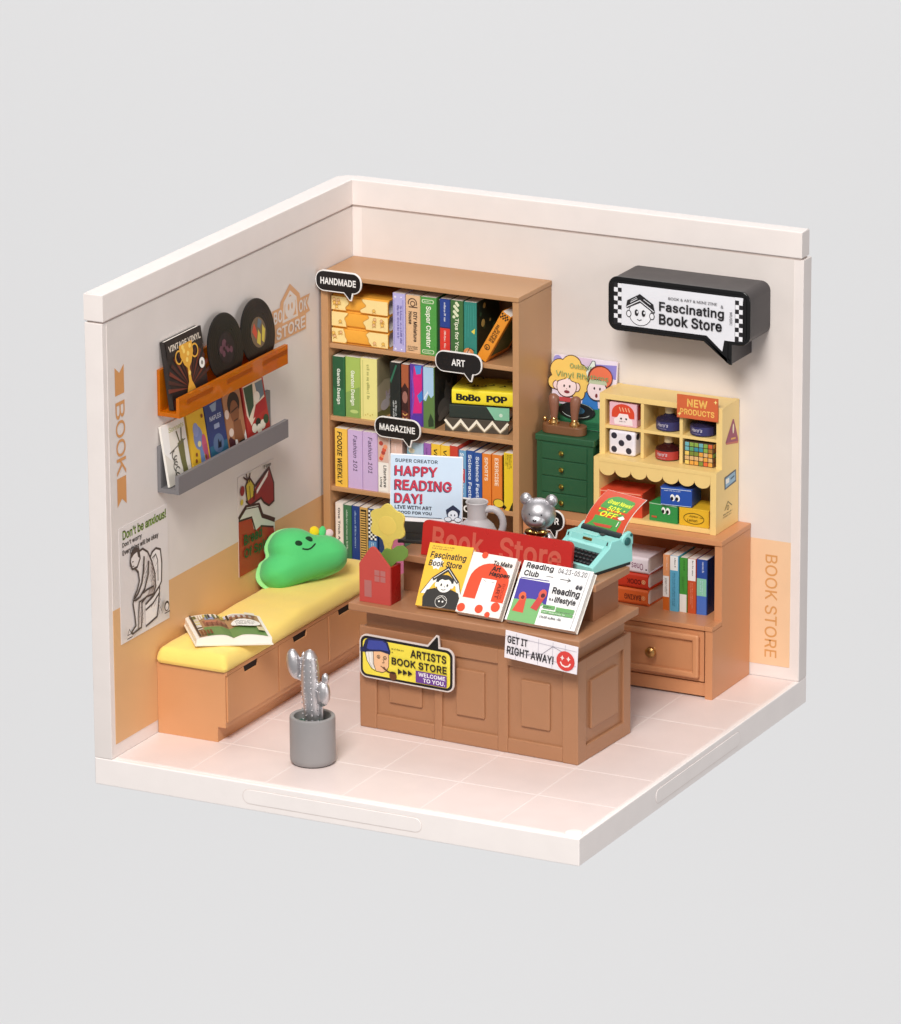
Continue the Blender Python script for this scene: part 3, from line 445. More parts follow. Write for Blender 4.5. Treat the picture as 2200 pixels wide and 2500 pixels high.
'g':(443,[[207,-173,126,-161,68,-127,17,-63,107,-12,137,-50,163,-67,207,-75,241,-71,277,-48,288,-23,295,32,262,-5,196,-17,146,-11,101,8,63,39,25,104,13,160,13,222,25,278,62,346,100,379,145,400,197,407,263,393,304,361,319,341,291,341,291,401,395,401,393,-35,380,-83,339,-134,298,-157],[219,82,242,88,260,100,273,117,289,175,284,243,274,268,260,287,241,300,219,307,191,307,168,300,149,286,135,266,125,241,119,175,136,119,149,101,168,89,191,82]]),
'h':(428,[[136,-22,31,-22,31,531,136,531,136,265,69,266,105,345,139,380,181,400,227,407,269,402,306,388,337,364,361,330,378,267,379,-22,274,-22,273,253,264,279,249,296,210,306,170,297,158,288,141,262,136,240]]),
'i':(185,[[31,-22,31,401,136,401,136,-22],[71,420,31,446,19,473,29,519,71,546,118,538,139,517,149,470,120,429]]),
'k':(399,[[94,100,88,234,111,234,275,401,397,395,193,177,186,177],[31,-22,31,531,136,531,136,-22],[283,-22,118,188,193,262,408,-17]]),
'l':(207,[[138,-25,75,-10,45,21,32,61,31,531,136,531,136,90,142,74,141,75,187,77,207,-16]]),
'm':(628,[[31,-22,31,401,134,401,134,273,74,274,115,360,163,397,219,409,265,401,303,377,329,342,351,273,281,273,303,332,344,379,403,405,472,405,508,391,538,369,568,322,578,279,579,-22,474,-22,472,269,465,288,440,304,400,306,373,291,362,272,358,256,357,-22,252,-22,251,271,244,287,220,305,200,308,167,300,156,292,141,269,136,250,136,-22]]),
'n':(428,[[136,-22,31,-22,31,401,134,401,134,265,69,266,105,345,139,380,181,400,227,407,269,402,306,388,338,364,369,312,378,266,379,-22,274,-22,273,253,264,279,249,296,210,306,170,297,158,288,141,262,136,240]]),
'o':(433,[[179,-29,128,-15,84,13,50,52,25,101,14,157,14,219,36,300,66,346,127,391,179,405,235,405,287,391,331,363,366,324,390,275,402,218,402,157,390,101,366,52,331,13,287,-15,235,-29],[222,70,247,77,266,92,280,112,296,171,291,237,281,263,266,284,247,299,222,307,193,307,169,299,150,284,135,263,125,237,119,171,135,112,150,92,169,77,193,70]]),
'p':(442,[[31,-165,31,401,134,401,134,341,107,341,121,361,162,393,229,407,303,392,345,364,377,325,400,276,411,220,411,158,400,101,378,52,345,13,303,-15,229,-31,162,-17,130,22,136,-165],[234,70,256,77,275,91,289,111,305,172,300,240,290,266,275,286,257,300,234,307,207,307,184,300,166,287,151,267,141,242,136,171,152,110,166,90,184,77,207,70]]),
'r':(277,[[31,-22,31,401,134,401,124,359,114,362,156,395,193,406,265,406,265,298,208,304,178,298,156,285,141,264,136,247,136,-22]]),
's':(383,[[182,-30,104,-17,46,22,25,54,7,111,106,131,131,84,145,74,168,68,197,68,222,75,238,86,244,97,243,112,234,123,117,156,73,178,41,210,24,272,30,312,58,358,89,382,125,398,188,407,263,393,316,354,356,275,256,252,240,285,221,304,201,309,174,310,152,304,138,293,132,284,134,268,144,257,262,223,305,201,337,169,354,108,348,67,319,20,287,-5,248,-21]]),
't':(245,[[226,401,226,305,-16,305,-16,401],[43,493,148,493,149,90,154,76,156,75,219,76,240,-19,142,-25,95,-9,61,23,45,67]]),
'u':(428,[[183,-27,141,-23,104,-9,73,15,49,49,32,113,30,401,136,401,137,127,146,100,161,84,200,73,239,82,252,92,268,117,273,139,274,401,379,401,379,-22,276,-22,276,114,341,113,304,34,270,-1,229,-21]]),
'v':(407,[[147,-22,-15,401,100,401,192,145,235,-1,155,-1,197,145,289,401,403,401,241,-22]]),
'w':(585,[[121,-22,-7,401,104,401,204,19,137,19,235,401,334,401,430,19,363,19,463,401,574,401,446,-22,352,-22,248,360,319,360,216,-22]]),
'x':(397,[[-15,-22,107,-22,393,401,271,401],[271,-22,393,-22,107,401,-15,401]]),
'y':(407,[[20,-157,45,-62,95,-67,105,-65,127,-37,139,-2,-15,401,100,401,192,145,235,-1,154,-1,203,162,290,401,404,401,211,-96,174,-141,147,-157,92,-167]]),
},
}
# ================================================================== SETTING
# seamless grey studio backdrop hung far behind
bk = bpy.data.objects.new('backdrop', bpy.data.meshes.new('backdrop')); COL.objects.link(bk)
bm0 = bmesh.new(); c0 = TGT + fw*170
bm0.faces.new([bm0.verts.new(c0 + rt*a_ + up*b_) for a_, b_ in ((-500, -500), (500, -500), (500, 500), (-500, 500))]); bm0.to_mesh(bk.data); bm0.free()
BD = bpy.data.materials.new('grey_paper'); BD.use_nodes = True; q_ = BD.node_tree.nodes['Principled BSDF']; q_.inputs['Base Color'].default_value = (.8, .8, .805, 1); q_.inputs['Roughness'].default_value = 1; q_.inputs['Specular IOR Level'].default_value = 0
bk.data.materials.append(BD); tag(bk, kind='structure')
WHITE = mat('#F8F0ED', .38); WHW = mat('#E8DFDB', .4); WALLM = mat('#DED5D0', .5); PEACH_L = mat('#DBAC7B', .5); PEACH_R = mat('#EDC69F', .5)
TILE = mat('#EADAD6', .33); GROUT = mat('#F0E3DF', .45)
bs = B().box(-.565, 14.5, -14.63, .565, -.8, -.012, GROUT if False else WHITE, .035, 3).done('floor_base')
tag(bs, kind='structure', label='white square base plate under the pink tiled floor')
gr = B()
gr.box(0.02, 14.38, -14.43, -.02, -.03, -.006, GROUT, 0); gr.done('grout', bs)
tb = None
for i in range(6):
    for j in range(6):
        x0, x1 = 14.36-2.4*(i+1), 14.36-2.4*i; y1, y0 = -2.4*j-.0, -2.4*(j+1)
        x0 = max(x0, .02)
        b = B().box(x0+.022, x1-.022, y0+.022, y1-.022, -.02, 0, TILE, .012, 2)
        b.done('floor_tile', bs)
B().lathe([(0, .035), (.2, .035), (.235, .02), (.24, -.03)], WHITE, (14.17, -14.28, 0), 28).done('round_plug', bs)
def capsule(x0, x1, z0, z1, n=8):
    r = (z1-z0)/2; p = []
    for k in range(n+1): a = R(-90+180*k/n); p.append((x1-r+r*math.cos(a), (z0+z1)/2+r*math.sin(a)))
    for k in range(n+1): a = R(90+180*k/n); p.append((x0+r+r*math.cos(a), (z0+z1)/2+r*math.sin(a)))
    return p
GROOVE = mat('#EADFDA', .5)
def slot(ax, a, b0, b1):
    b = B()
    P = capsule(b0, b1, -.63, -.17); Q = capsule(b0+.025, b1-.025, -.605, -.195)
    if ax == 'y': b.prism(P, 'y', a-.002, a+.05, GROOVE); b.prism(Q, 'y', a-.014, a+.05, WHITE, .008, 1)
    else: b.prism(P, 'x', a-.05, a+.002, GROOVE); b.prism(Q, 'x', a-.05, a+.014, WHITE, .008, 1)
    b.done('slot_cover', bs)
slot('y', -14.63, 4.15, 9.75); slot('x', 14.5, -9.8, -4.1)

# left wall -------------------------------------------------------------
wl = root('wall', 'white wall on the left with orange dado and printed book shop decals', 'wall', (-.28, -7.3, 0))
B().box(-.565, 0, -14.63, .0, -.01, 12.61, WHW, .03).done('wall_body', wl, True)
B().box(-.02, .012, -14.4, -.03, 4.3, 12.6, WALLM, 0).done('wall_panel', wl, True)
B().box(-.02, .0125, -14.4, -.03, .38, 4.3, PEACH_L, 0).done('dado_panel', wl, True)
DEC = '#D2955C'
a = Art((.012, -14.4, 0), Y, Z, 14.4, 12.6)
def rib(v0, v1, up):
    k = .2
    u0, u1 = .37/14.4, .87/14.4; um = (u0+u1)/2; V0, V1 = v0/12.6, v1/12.6
    if up: a.poly(DEC, [(u0, V0), (u1, V0), (u1, V1), (um, V1-k/12.6), (u0, V1)])
    else: a.poly(DEC, [(u0, V0), (um, V0+k/12.6), (u1, V0), (u1, V1), (u0, V1)])
rib(10.4, 11.22, True); rib(7.2, 8.02, False)
for k, ch in enumerate('BOOK'): a.text(DEC, ch, .37/14.4, (9.71-.54*k)/12.6, .87/14.4, (10.2-.54*k)/12.6, -90, .004)
lg = '#D6A47C'
cy = -3.93
def L(y, z): return ((y+14.4)/14.4, z/12.6)
a.poly(lg, [L(-4.88, 9.62), L(-4.88, 10.08), L(-5.02, 10.15), L(-5.02, 10.62), L(-4.55, 10.62), L(-4.5, 10.78), L(-3.93, 11.2), L(-3.36, 10.78), L(-3.3, 10.62), L(-2.72, 10.62), L(-2.9, 10.38), L(-2.72, 10.1), L(-2.98, 10.08), L(-2.98, 9.62)])
a.poly('#DED5D0', [L(-4.4, 10.12), L(-4.32, 10.72), L(-3.93, 11.0), L(-3.54, 10.72), L(-3.46, 10.12)])
a.poly(lg, [L(-4.3, 10.2), L(-4.26, 10.62), L(-3.93, 10.88), L(-3.6, 10.62), L(-3.56, 10.2)])
a.ell('#DED5D0', *L(-3.93, 10.5), .32/14.4)
a.ell(lg, *L(-4.03, 10.52), .05/14.4, .1/12.6); a.ell(lg, *L(-3.83, 10.52), .05/14.4, .1/12.6)
a.line('#DED5D0', [L(-4.1, 10.2), L(-3.76, 10.2)], .05)
a.text('#DED5D0', 'BO', *L(-4.94, 10.19), *L(-4.42, 10.56), bold=.02); a.text('#DED5D0', 'OK', *L(-3.42, 10.19), *L(-2.9, 10.56), bold=.02)
a.text('#DED5D0', 'STORE', *L(-4.8, 9.69), *L(-3.06, 10.05), bold=.02)
a.done('wall_decals', wl, True)

wb = root('wall', 'white back wall behind the bookcase and cabinet with peach panel at its right end', 'wall', (7.25, .28, 0))
B().box(-.565, 14.5, 0, .565, -.01, 12.61, WHW, .03).done('wall_body', wb, True)
B().box(.33, 14.2, -.012, .02, 4.18, 12.6, WALLM, 0).done('wall_panel', wb, True)
B().box(.33, 14.2, -.0125, .02, .38, 4.18, PEACH_R, 0).done('dado_panel', wb, True)
a = Art((13.2, -.012, .4), X, Z, .8, 3.6)
a.text('#D69A5C', 'BOOK STORE', .26, .06, .74, .925, -90, -.012)
a.done('wall_lettering', wb, True)

rm = root('wall_coping', 'white L-shaped coping strip capping the tops of both walls', 'trim', (0, 0, 12.65))
L_ = [(-.56, -14.64), (.045, -14.64), (.045, -.05), (14.46, -.05), (14.46, .46), (.0, .46), (-.35, .36), (-.56, .1)]
B().prism(L_, 'z', 12.655, 13.44, WHW, .04, 3).done('coping', rm, True)
B().prism([(-.5, -14.56), (-.02, -14.56), (-.02, -.0), (14.4, -.0), (14.4, .42), (-.2, .34), (-.5, .1)], 'z', 12.60, 12.66, mat('#B9A9A2', .6), 0).done('joint', rm, True)

# ================================================================== BOOKCASE
W1 = mat('#BC8E64', .4); W1SHADE = mat('#9A7350', .45)  # same plastic, darker on the back panel to paint shade behind the books
bc = root('bookcase', 'tall light brown open bookcase full of books in the corner', 'bookcase', (3.3, -1.1, 0))
B().box(.04, 6.56, -2.22, -.015, 10.97, 11.12, W1, .025).done('top_board', bc, True)
for x0, x1 in ((.09, .33), (6.34, 6.545)): B().box(x0, x1, -2.18, -.015, 0, 10.965, W1, .02).done('side_panel', bc, True)
B().box(.3, 6.36, -.16, -.03, .02, 10.96, W1SHADE, 0).done('back_panel', bc, True)
SH = (9.0, 6.79, 4.63, 2.08)
for z in SH: B().box(.325, 6.345, -2.12, -.15, z-.14, z, W1, .02).done('shelf', bc, True)
B().box(.325, 6.345, -2.05, -1.95, 0, SH[3]-.135, W1, .01).done('lower_panel', bc, True)

# ---- books
PAGE = '#F3EBE2'
def pages(b, x0, x1, y0, y1, z0, z1, m=None): b.box(x0, x1, y0, y1, z0, z1, m or pap(PAGE), .012, 1)
JR = random.Random(21)
def book(label, x0, x1, yf, z0, h, d, cover, spine=None, rot=(0, 0, 0), group=None, side=None, rounded=.03):
    wd = x1-x0
    yf += JR.uniform(-.035, .03); h += JR.uniform(-.02, .015)
    r = root('book', label, 'book', ((x0+x1)/2, yf, z0), rot, group)
    c = pap(cover); t = .028; hw = wd/2
    b = B(); k = min(rounded, hw*.6)
    b.prism([(-hw, d), (-hw, k), (-hw+k*.35, k*.35), (-hw+k, 0), (hw-k, 0), (hw-k*.35, k*.35), (hw, k), (hw, d), (hw-t, d), (hw-t, t+k), (-hw+t, t+k), (-hw+t, d)], 'z', 0, h, c)
    b.done('cover', r)
    b = B(); pages(b, -hw+t*.6, hw-t*.6, k*.5+t*.5, d-.03, .035, h+.004); b.done('page_block', r)
    if spine:
        a = Art((-hw+k*.6, -.001, 0), X, Z, wd-k*1.2, h); spine(a); a.done('spine_print', r)
    if side:
        a = Art((hw, k, 0), Y, Z, d-k, h); side(a); a.done('cover_print', r)
    return r
TALL = dict(d=1.55)
def sp(text, col, bold=.02, v0=.12, v1=.9, u0=.3, u1=.72, extra=None):
    def f(a):
        if extra: extra(a)
        if text: a.text(col, text, u0, v0, u1, v1, -90, bold)
    return f
YF = -2.02
# row one
def honey_stack():
    z = 9.0
    for i, hh in enumerate((.49, .49, .47)):
        r = root('book', ['bottom yellow book with cream cloud pattern in the lying stack on the top shelf', 'middle yellow book with cream cloud pattern in the lying stack on the top shelf', 'uppermost yellow book with cream cloud pattern in the lying stack on the top shelf'][i], 'book', (1.29, -2.03, z), (0, 0, 0), 'yellow books stacked flat on the top shelf')
        b = B(); c = pap('#EFA93C'); q = .035
        b.prism([(.1, 0), (1.5, 0), (1.5, .03), (.14, .03), (.06, .12), (.06, hh-.12), (.14, hh-.03), (1.5, hh-.03), (1.5, hh), (.1, hh), (.02, hh-.07), (0, hh/2), (.02, .07)], 'x', -.92, .93, c); b.done('cover', r)
        b = B()
        n = 8; pts = [(.93, .04)] + [(.93-.1*math.sin(math.pi*k/n), .04+(hh-.08)*k/n) for k in range(1, n)] + [(.93, hh-.04), (-.9, hh-.04), (-.9, .04)]
        b.prism(pts, 'y', .13, 1.45, pap('#D9D2CC')); b.done('page_block', r)
        a = Art((-.92, .0, .03), X, Z, 1.85, hh-.06)
        cr = '#F6DC98'; ln = '#C9974A'
        rr = random.Random(5+i)
        def blob(side, mean, amp, ph):
            n = 14; e = [(side, 0)]
            for k in range(n+1): e.append((mean+amp*.8*math.sin(k*.4+ph)+amp*.4*math.sin(k*.75+ph*2), k/n))
            return e+[(side, 1)]
        p1 = blob(0, .24+.02*i, .03, i*2.1); p2 = blob(1, .66-.05*i, .05, 1+i*1.7)
        a.poly(cr, p1); a.poly(cr, p2); a.line(ln, p1[1:-1], .018); a.line(ln, p2[1:-1], .018)
        for k in range(7):
            u = rr.choice([rr.uniform(.04, .2), rr.uniform(.74, .95)]); v = rr.uniform(.2, .8)
            a.ring(ln, u, v, .028, .012, n=8); a.line(ln, [(u-.03, v-.2), (u, v-.05), (u+.04, v-.16)], .012)
            a.ell('#E9B98F' if k % 2 else '#F2C25E', u, v, .02, n=8)
        a.line('#D18A28', [(.03, .02), (.97, .02)], .02)
        a.done('spine_print', r)
        z += hh+.004
honey_stack()
def lil(a):
    for v in (.04, .94): a.ell('#E9E4F4', .22, v, .1, n=10); a.ell('#E9E4F4', .75, v, .07, n=10)
    a.line('#7D78B8', [(.1, .12), (.1, .9)], .012); a.line('#7D78B8', [(.9, .12), (.9, .9)], .012); a.words('#7D78B8', .35, .14, .85, .8, 2, -90, 4)
book('pale lilac book with violet lettering standing on the top shelf', 2.38, 2.785, YF, 9.0, 1.74, 1.5, '#B7B0DF', lil)
def diy(a):
    a.ring('#4A332A', .48, .87, .3, .03, a0=-30, a1=200); a.ring('#4A332A', .5, .86, .16, .025); a.line('#4A332A', [(.2, .8), (.85, .8)], .03)
    a.text('#3B2B25', 'DIY Miniature', .55, .2, .82, .72, -90, .02); a.text('#3B2B25', 'House', .2, .5, .46, .72, -90, .02)
    a.words('#2F2320', .12, .03, .9, .13, 3, 0, 9)
book('tan book with dark brown miniature house lettering on the top shelf', 2.79, 3.275, YF, 9.0, 1.73, 1.5, '#E2B98E', diy)
def sup(a):
    a.text('#F1F3DF', 'Super Creator', .3, .13, .7, .85, -90, .03)
    for v in (.06, .93): a.rrect('#CFE0B8', .1, v-.035, .9, v+.035, .05); a.rrect('#4F9A45', .16, v-.022, .84, v+.022, .035); a.words('#E9F0DA', .25, v-.014, .75, v+.014, 1, 0, 2)
book('grass green book with cream spine lettering on the top shelf', 3.28, 3.81, YF, 9.0, 1.73, 1.5, '#4F9A45', sup)
book('added dark strip filling the gap beside the red and blue book on the top shelf', 3.82, 3.9, YF+.03, 9.0, 1.68, 1.5, '#25402B')  # thin volume added to stand in for the dark gap between neighbours
def blr(a):
    a.rect('#27418C', .0, .52, 1, 1); a.rect('#D8392C', 0, 0, 1, .5); a.words('#E6E8EE', .35, .56, .65, .94, 1, -90, 5); a.words('#F3D8CC', .35, .12, .65, .46, 1, -90, 6); a.words('#EFA85C', .1, .02, .9, .09, 2, 0, 6)
book('book with a blue upper half and red lower half on the top shelf', 3.91, 4.265, YF, 9.0, 1.76, 1.5, '#2B2E58', blr)
def tip(a):
    a.text('#E6EAD0', 'Tips for You', .3, .12, .72, .7, -90, .03)
    for k in range(9): a.ell('#DDE2C0', .3+.4*((k*37) % 10)/10, .72+.03*k, .14, n=7)
book('dark green book with cream flowers above its lettering on the top shelf', 4.27, 4.675, YF, 9.0, 1.76, 1.5, '#416B39', tip)
def tea(a):
    for k in range(4): a.line('#47A394', [(.1+.25*k, .3+.1*k), (.2+.2*k, .95)], .012)
    a.poly('#E0D255', [(.62, .5), (.95, .56), (.9, .46)]); a.ell('#D98A52', .4, .14, .42, .075); a.ell('#E9B79A', .36, .13, .2, .04); a.line('#1D3A34', [(.1, .05), (.5, .22), (.9, .18)], .02)
def dk(c='#1E2A20', n=6, cols=('#35523A', '#C9B26A')):
    def f(a):
        a.rect(c, 0, 0, 1, 1)
        rr = random.Random(3)
        for k in range(n): a.ell(cols[k % len(cols)], rr.uniform(.15, .85), rr.uniform(.1, .9), rr.uniform(.03, .09), n=9)
    return f
book('teal book with a small orange bird on its spine on the top shelf', 4.68, 5.1, YF, 9.0, 1.76, 1.5, '#2F8275', tea, side=dk())
def sr_(a):
    a.text('#3B2410', 'SUPER', .52, .38, .8, .66, -90, .03); a.text('#3B2410', 'READER', .2, .38, .48, .74, -90, .03)
    a.ring('#3B2410', .45, .26, .26, .025); a.line('#3B2410', [(.35, .27), (.45, .23), (.55, .27)], .02); a.checker('#2A1B10', .05, .88, .95, .99, 6, 3)
r = book('orange book leaning against the right side of the top shelf', 5.1, 5.43, YF, 9.0, 1.66, 1.45, '#E8932A', sr_, rot=(0, R(30), 0), side=lambda a: a.rect('#4A5A2C', .1, .1, .9, .9))
r.location = (5.25, YF, 9.095)
# row two
z2 = 6.79
def soft(a, base, pale):
    a.rect(base, 0, 0, 1, 1)
book('dark green garden book at the left end of the second shelf', .37, .765, YF, z2, 1.82, 1.5, '#2E6B42', sp('Garden Design', '#EAF0E4', .02, .2, .8, .33, .7, lambda a: a.poly('#245636', [(0, 1), (1, 1), (1, .45), (.6, .5), (.3, .44), (0, .52)])))
book('light green garden book second from the left on the second shelf', .77, 1.265, YF, z2, 1.82, 1.5, '#A3BC5C', sp('Garden Design', '#F1F5E2', .02, .2, .78, .32, .66, lambda a: (a.poly('#83A455', [(0, 0), (1, 0), (1, .52), (.5, .46), (0, .4)]), a.ell('#B9CC7A', .6, .1, .3, .03))))
def bun(a):
    a.rect('#CDBE9C', 0, 0, 1, 1); a.rect('#7D8050', 0, 0, 1, .13)
    a.poly('#A79B78', [(0, .55), (.3, .62), (.7, .58), (1, .65), (1, 1), (0, 1)])
    a.ell('#E9DFE2', .32, .2, .19, .09); a.ell('#E9DFE2', .45, .31, .1, .055); a.ell('#D9C2CC', .38, .37, .04, .05, rot=10); a.ell('#D9C2CC', .5, .37, .04, .05, rot=-15); a.ell('#3A3430', .49, .32, .012)
def pal(a):
    a.words('#9A9C55', .36, .2, .62, .9, 1, -90, 7); a.line('#B8B86E', [(.15, .04), (.15, .97)], .015)
    for k in range(4): a.ell('#C8B45C', .3+.15*k, .07+.02*(k % 2), .04, n=8)
book('pale yellow book with a rabbit on its side cover on the second shelf', 1.27, 1.82, YF, z2, 1.85, 1.5, '#E6DE8E', pal, side=bun)
def blk(a):
    a.poly('#2F6B52', [(.0, .7), (.12, .66), (.75, .96), (.6, .97)]); a.words('#D9DEDC', .25, .05, .75, .38, 2, -90, 8)
book('black book with a green slash on the second shelf', 2.27, 2.62, YF, z2, 1.86, 1.45, '#1C2220', blk)
def bea(a):
    a.rect('#A85A38', 0, .62, 1, 1); a.poly('#3A1C1A', [(0, .25), (1, .2), (1, .6), (.5, .7), (0, .6)]); a.ell('#9C6A60', .5, .46, .38, .1)
    for k in range(3): a.ring('#E5B36A', .5, .2-.07*k, .3, .03, a0=190, a1=350)
book('brown book with a bear face on its spine on the second shelf', 2.63, 2.895, YF, z2, 1.84, 1.45, '#6E3328', bea)
def pur(a):
    a.rect('#5E3A9E', 0, 0, 1, 1); a.poly('#D8267E', [(.15, .2), (.9, .22), (.95, .95), (.3, .97), (.2, .6)])
    a.poly('#3F7FD0', [(.55, .5), (.95, .6), (1, .45), (.75, .38)]); a.poly('#4B8CD8', [(.35, .98), (.9, 1), (.85, .86), (.5, .84)]); a.line('#7D4BB5', [(.1, .1), (.3, .5), (.12, .9)], .05); a.rect('#5B3FA8', .1, .02, .95, .17)
book('purple and magenta patterned book with blue shapes on the second shelf', 2.9, 3.355, YF, z2, 1.87, 1.45, '#5E3A9E', pur)
def sky(a):
    a.rect('#A9CBE8', 0, 0, 1, 1); a.poly('#5E7F45', [(0, 0), (1, 0), (1, .55), (.75, .5), (.5, .56), (.25, .44), (0, .46)]); a.poly('#2C3F26', [(.45, .12), (.7, .25), (1, .14), (1, .04), (.5, .02)])
    for k in range(4): a.poly('#E8EEF4', [(.05+.1*k, .47+.03*k), (.12+.1*k, .53+.03*k), (.2+.1*k, .48+.03*k)])
def cat(a):
    a.rect('#23221F', 0, 0, 1, 1); a.ell('#6B6660', .42, .27, .3, .16); a.ell('#77726B', .35, .18, .22, .07, rot=25); a.ell('#5E5A55', .62, .5, .2, .14); a.poly('#5E5A55', [(.45, .6), (.5, .72), (.6, .62)]); a.poly('#5E5A55', [(.66, .62), (.78, .72), (.8, .58)])
    for k in range(5): a.line('#8F8A83', [(.2+.08*k, .12), (.3+.08*k, .24)], .012)
book('book with a pale blue sky over green hills on the second shelf', 3.36, 3.73, YF, z2, 1.84, 1.45, '#5E7F45', sky, side=cat)
def lying(label, loc, rz, L, d, h, cover, front=None, top=None, right=None, group=None, rounded=False):
    r = root('book', label, 'book', loc, (0, 0, R(rz)), group); c = pap(cover); t = .03; b = B()
    k = .1 if rounded else .035
    b.prism([(d, 0), (d, t), (k+t, t), (t, k), (t, h-k), (k+t, h-t), (d, h-t), (d, h), (k, h), (k*.3, h-k*.3), (0, h-k), (0, k), (k*.3, k*.3), (k, 0)], 'x', 0, L, c); b.done('cover', r)
    b = B(); pages(b, .03, L-.03, t+k*.6, d-.03, t+.001, h-t-.001); b.done('page_block', r)
    if front: a = Art((0, 0, k*.3), X, Z, L, h-k*.6); front(a); a.done('spine_print', r)
    if top: a = Art((0, k, h), X, Y, L, d-k); top(a); a.done('cover_print', r)
    return r
def zig(a):
    a.rect('#4A4238', 0, 0, 1, 1)
    for q, c, wd in ((0, '#EFE8D6', .075), (.06, '#8A7C62', .03)):
        n = 8; a.line(c, [((k+.5*0)/n, (.12 if k % 2 else .88) if q == 0 else (.02 if k % 2 else .6)) for k in range(n+1)], wd)
GS = 'books lying in the stack on the second shelf'
lying('dark book with a white zigzag spine at the bottom of the second shelf stack', (4.08, -2.05, z2), 12, 1.9, 1.3, .4, '#4A4238', zig, group=GS)
lying('black and mint book in the middle of the second shelf stack', (4.2, -2.0, z2+.405), 12, 1.8, 1.3, .4, '#26302A', lambda a: (a.poly('#86C5A4', [(.62, 1), (1, 1), (1, 0), (.76, 0)]), a.ell('#CFE6D4', .86, .4, .03)), group=GS)
def bobo_top(a):
    a.rect('#D9C93A', 0, 0, 1, 1); rr = random.Random(4)
    for k in range(9): u, v = rr.uniform(.1, .9), rr.uniform(.1, .9); a.line('#3A3416', [(u, v), (u+.08, v+.06), (u+.05, v+.16)], .045)
lying('bright yellow book with bold black spine letters on top of the second shelf stack', (4.27, -1.98, z2+.81), 12, 1.86, 1.3, .47, '#F2DE2E', lambda a: [(a.text('#141414', 'BoBo', .07+q, .25, .45+q, .74, 0, .06), a.text('#141414', 'POP', .56+q, .25, .88+q, .74, 0, .06)) for q in (0, .008, .016)], bobo_top, group=GS, rounded=True)
# row three
z3 = 4.63
book('yellow food magazine with black capitals at the left end of the third shelf', .42, .835, YF, z3, 1.76, 1.5, '#F3C14B', lambda a: a.text('#1E1A16', 'FOODIE WEEKLY', .2, .04, .62, .95, -90, .05, .15))
GF = 'lilac fashion books side by side on the third shelf'
fs = lambda a: a.text('#4B3A5C', 'Fashion 101', .38, .3, .68, .92, -90, 0, .2)
book('left one of the two lilac fashion books on the third shelf', .84, 1.33, YF, z3, 1.77, 1.5, '#CDB2DC', fs, group=GF)
book('right one of the two lilac fashion books on the third shelf', 1.335, 1.84, YF, z3, 1.78, 1.5, '#CDB2DC', fs, group=GF)
def lit(a):
    a.rect('#D9B9AC', 0, .55, 1, 1)
    for k in range(6): a.ell(('#D9573F', '#E9936B', '#B5483C')[k % 3], .3+.1*(k % 5), .62+.055*k, .2, n=9)
    a.rect('#F4EEE8', .03, .02, .97, .55); a.text('#25211F', 'Literature', .52, .1, .82, .5, -90, .02); a.text('#25211F', 'Living', .16, .1, .4, .28, -90, .02)
book('white literature magazine with red flowers on its upper spine on the third shelf', 1.85, 2.235, YF, z3, 1.7, 1.5, '#EFE6DE', lit)
book('pale pink book beside the white magazine on the third shelf', 2.26, 2.63, YF, z3, 1.7, 1.5, '#E6C3B6', lambda a: a.words('#F5E3DC', .3, .5, .6, .9, 1, -90, 3))
def lb(a):
    a.poly('#7DB2C6', [(0, 0), (1, 0), (1, .8), (.5, .72), (0, .85)]); a.ell('#E9E5CE', .3, .85, .2, .05); a.ell('#1D2630', .75, .68, .16, .04)
book('pale blue book with cloud shapes behind the reading day board on the third shelf', 2.79, 3.33, YF, z3, 1.66, 1.5, '#B6CFE2', lb)
book('narrow purple book left of the yellow pair on the third shelf', 3.335, 3.58, YF, z3, 1.66, 1.5, '#9A63B4', sp(None, '', extra=lambda a: a.words('#6B3F86', .3, .3, .6, .92, 1, -90, 2)))
vd = lambda a: a.text('#3A2C10', 'Video Art', .3, .3, .7, .92, -90, .03, .15)
GV = 'yellow video books side by side on the third shelf'
book('left one of the two yellow video books on the third shelf', 3.585, 3.9, YF, z3, 1.68, 1.5, '#F0C43A', vd, group=GV)
book('right one of the two yellow video books on the third shelf', 3.905, 4.215, YF, z3, 1.68, 1.5, '#F0C43A', vd, group=GV)
book('plain red book left of the pale blue one on the third shelf', 4.22, 4.48, YF, z3, 1.72, 1.5, '#C9402E')
def sec(a):
    a.text('#EAF2F8', 'Second', .2, .62, .75, .96, -90, .03, .15); a.rect('#C23B4A', .1, .4, .95, .66); a.text('#F6EDEE', 'Hand', .22, .42, .8, .64, -90, .03, .15); a.text('#EAF2F8', 'Market', .22, .06, .75, .38, -90, .03, .15)
book('pale blue book with a red band on its spine on the third shelf', 4.485, 4.73, YF, z3, 1.62, 1.6, '#6FA3CB', sec)
sf = lambda a: a.text('#DDE8F5', 'Science Facts', .25, .1, .75, .93, -90, .02)
GSc = 'navy science books side by side on the third shelf'
book('left one of the two navy science books on the third shelf', 4.735, 4.99, YF, z3, 1.62, 1.6, '#27509A', sf, group=GSc)
book('right one of the two navy science books on the third shelf', 4.995, 5.255, YF, z3, 1.62, 1.6, '#27509A', sf, group=GSc)
book('orange sports book next to the navy pair on the third shelf', 5.26, 5.55, YF, z3, 1.62, 1.6, '#E2812E', lambda a: a.text('#F9E6CF', 'SPORTS', .3, .5, .72, .94, -90, .03))
def ex(a):
    a.text('#F9E6CF', 'EXERCISE', .3, .42, .7, .94, -90, .03); a.ell('#E9CC3B', .7, .1, .55, .08); a.ring('#27331F', .7, .1, .55, .02, .08, n=14)
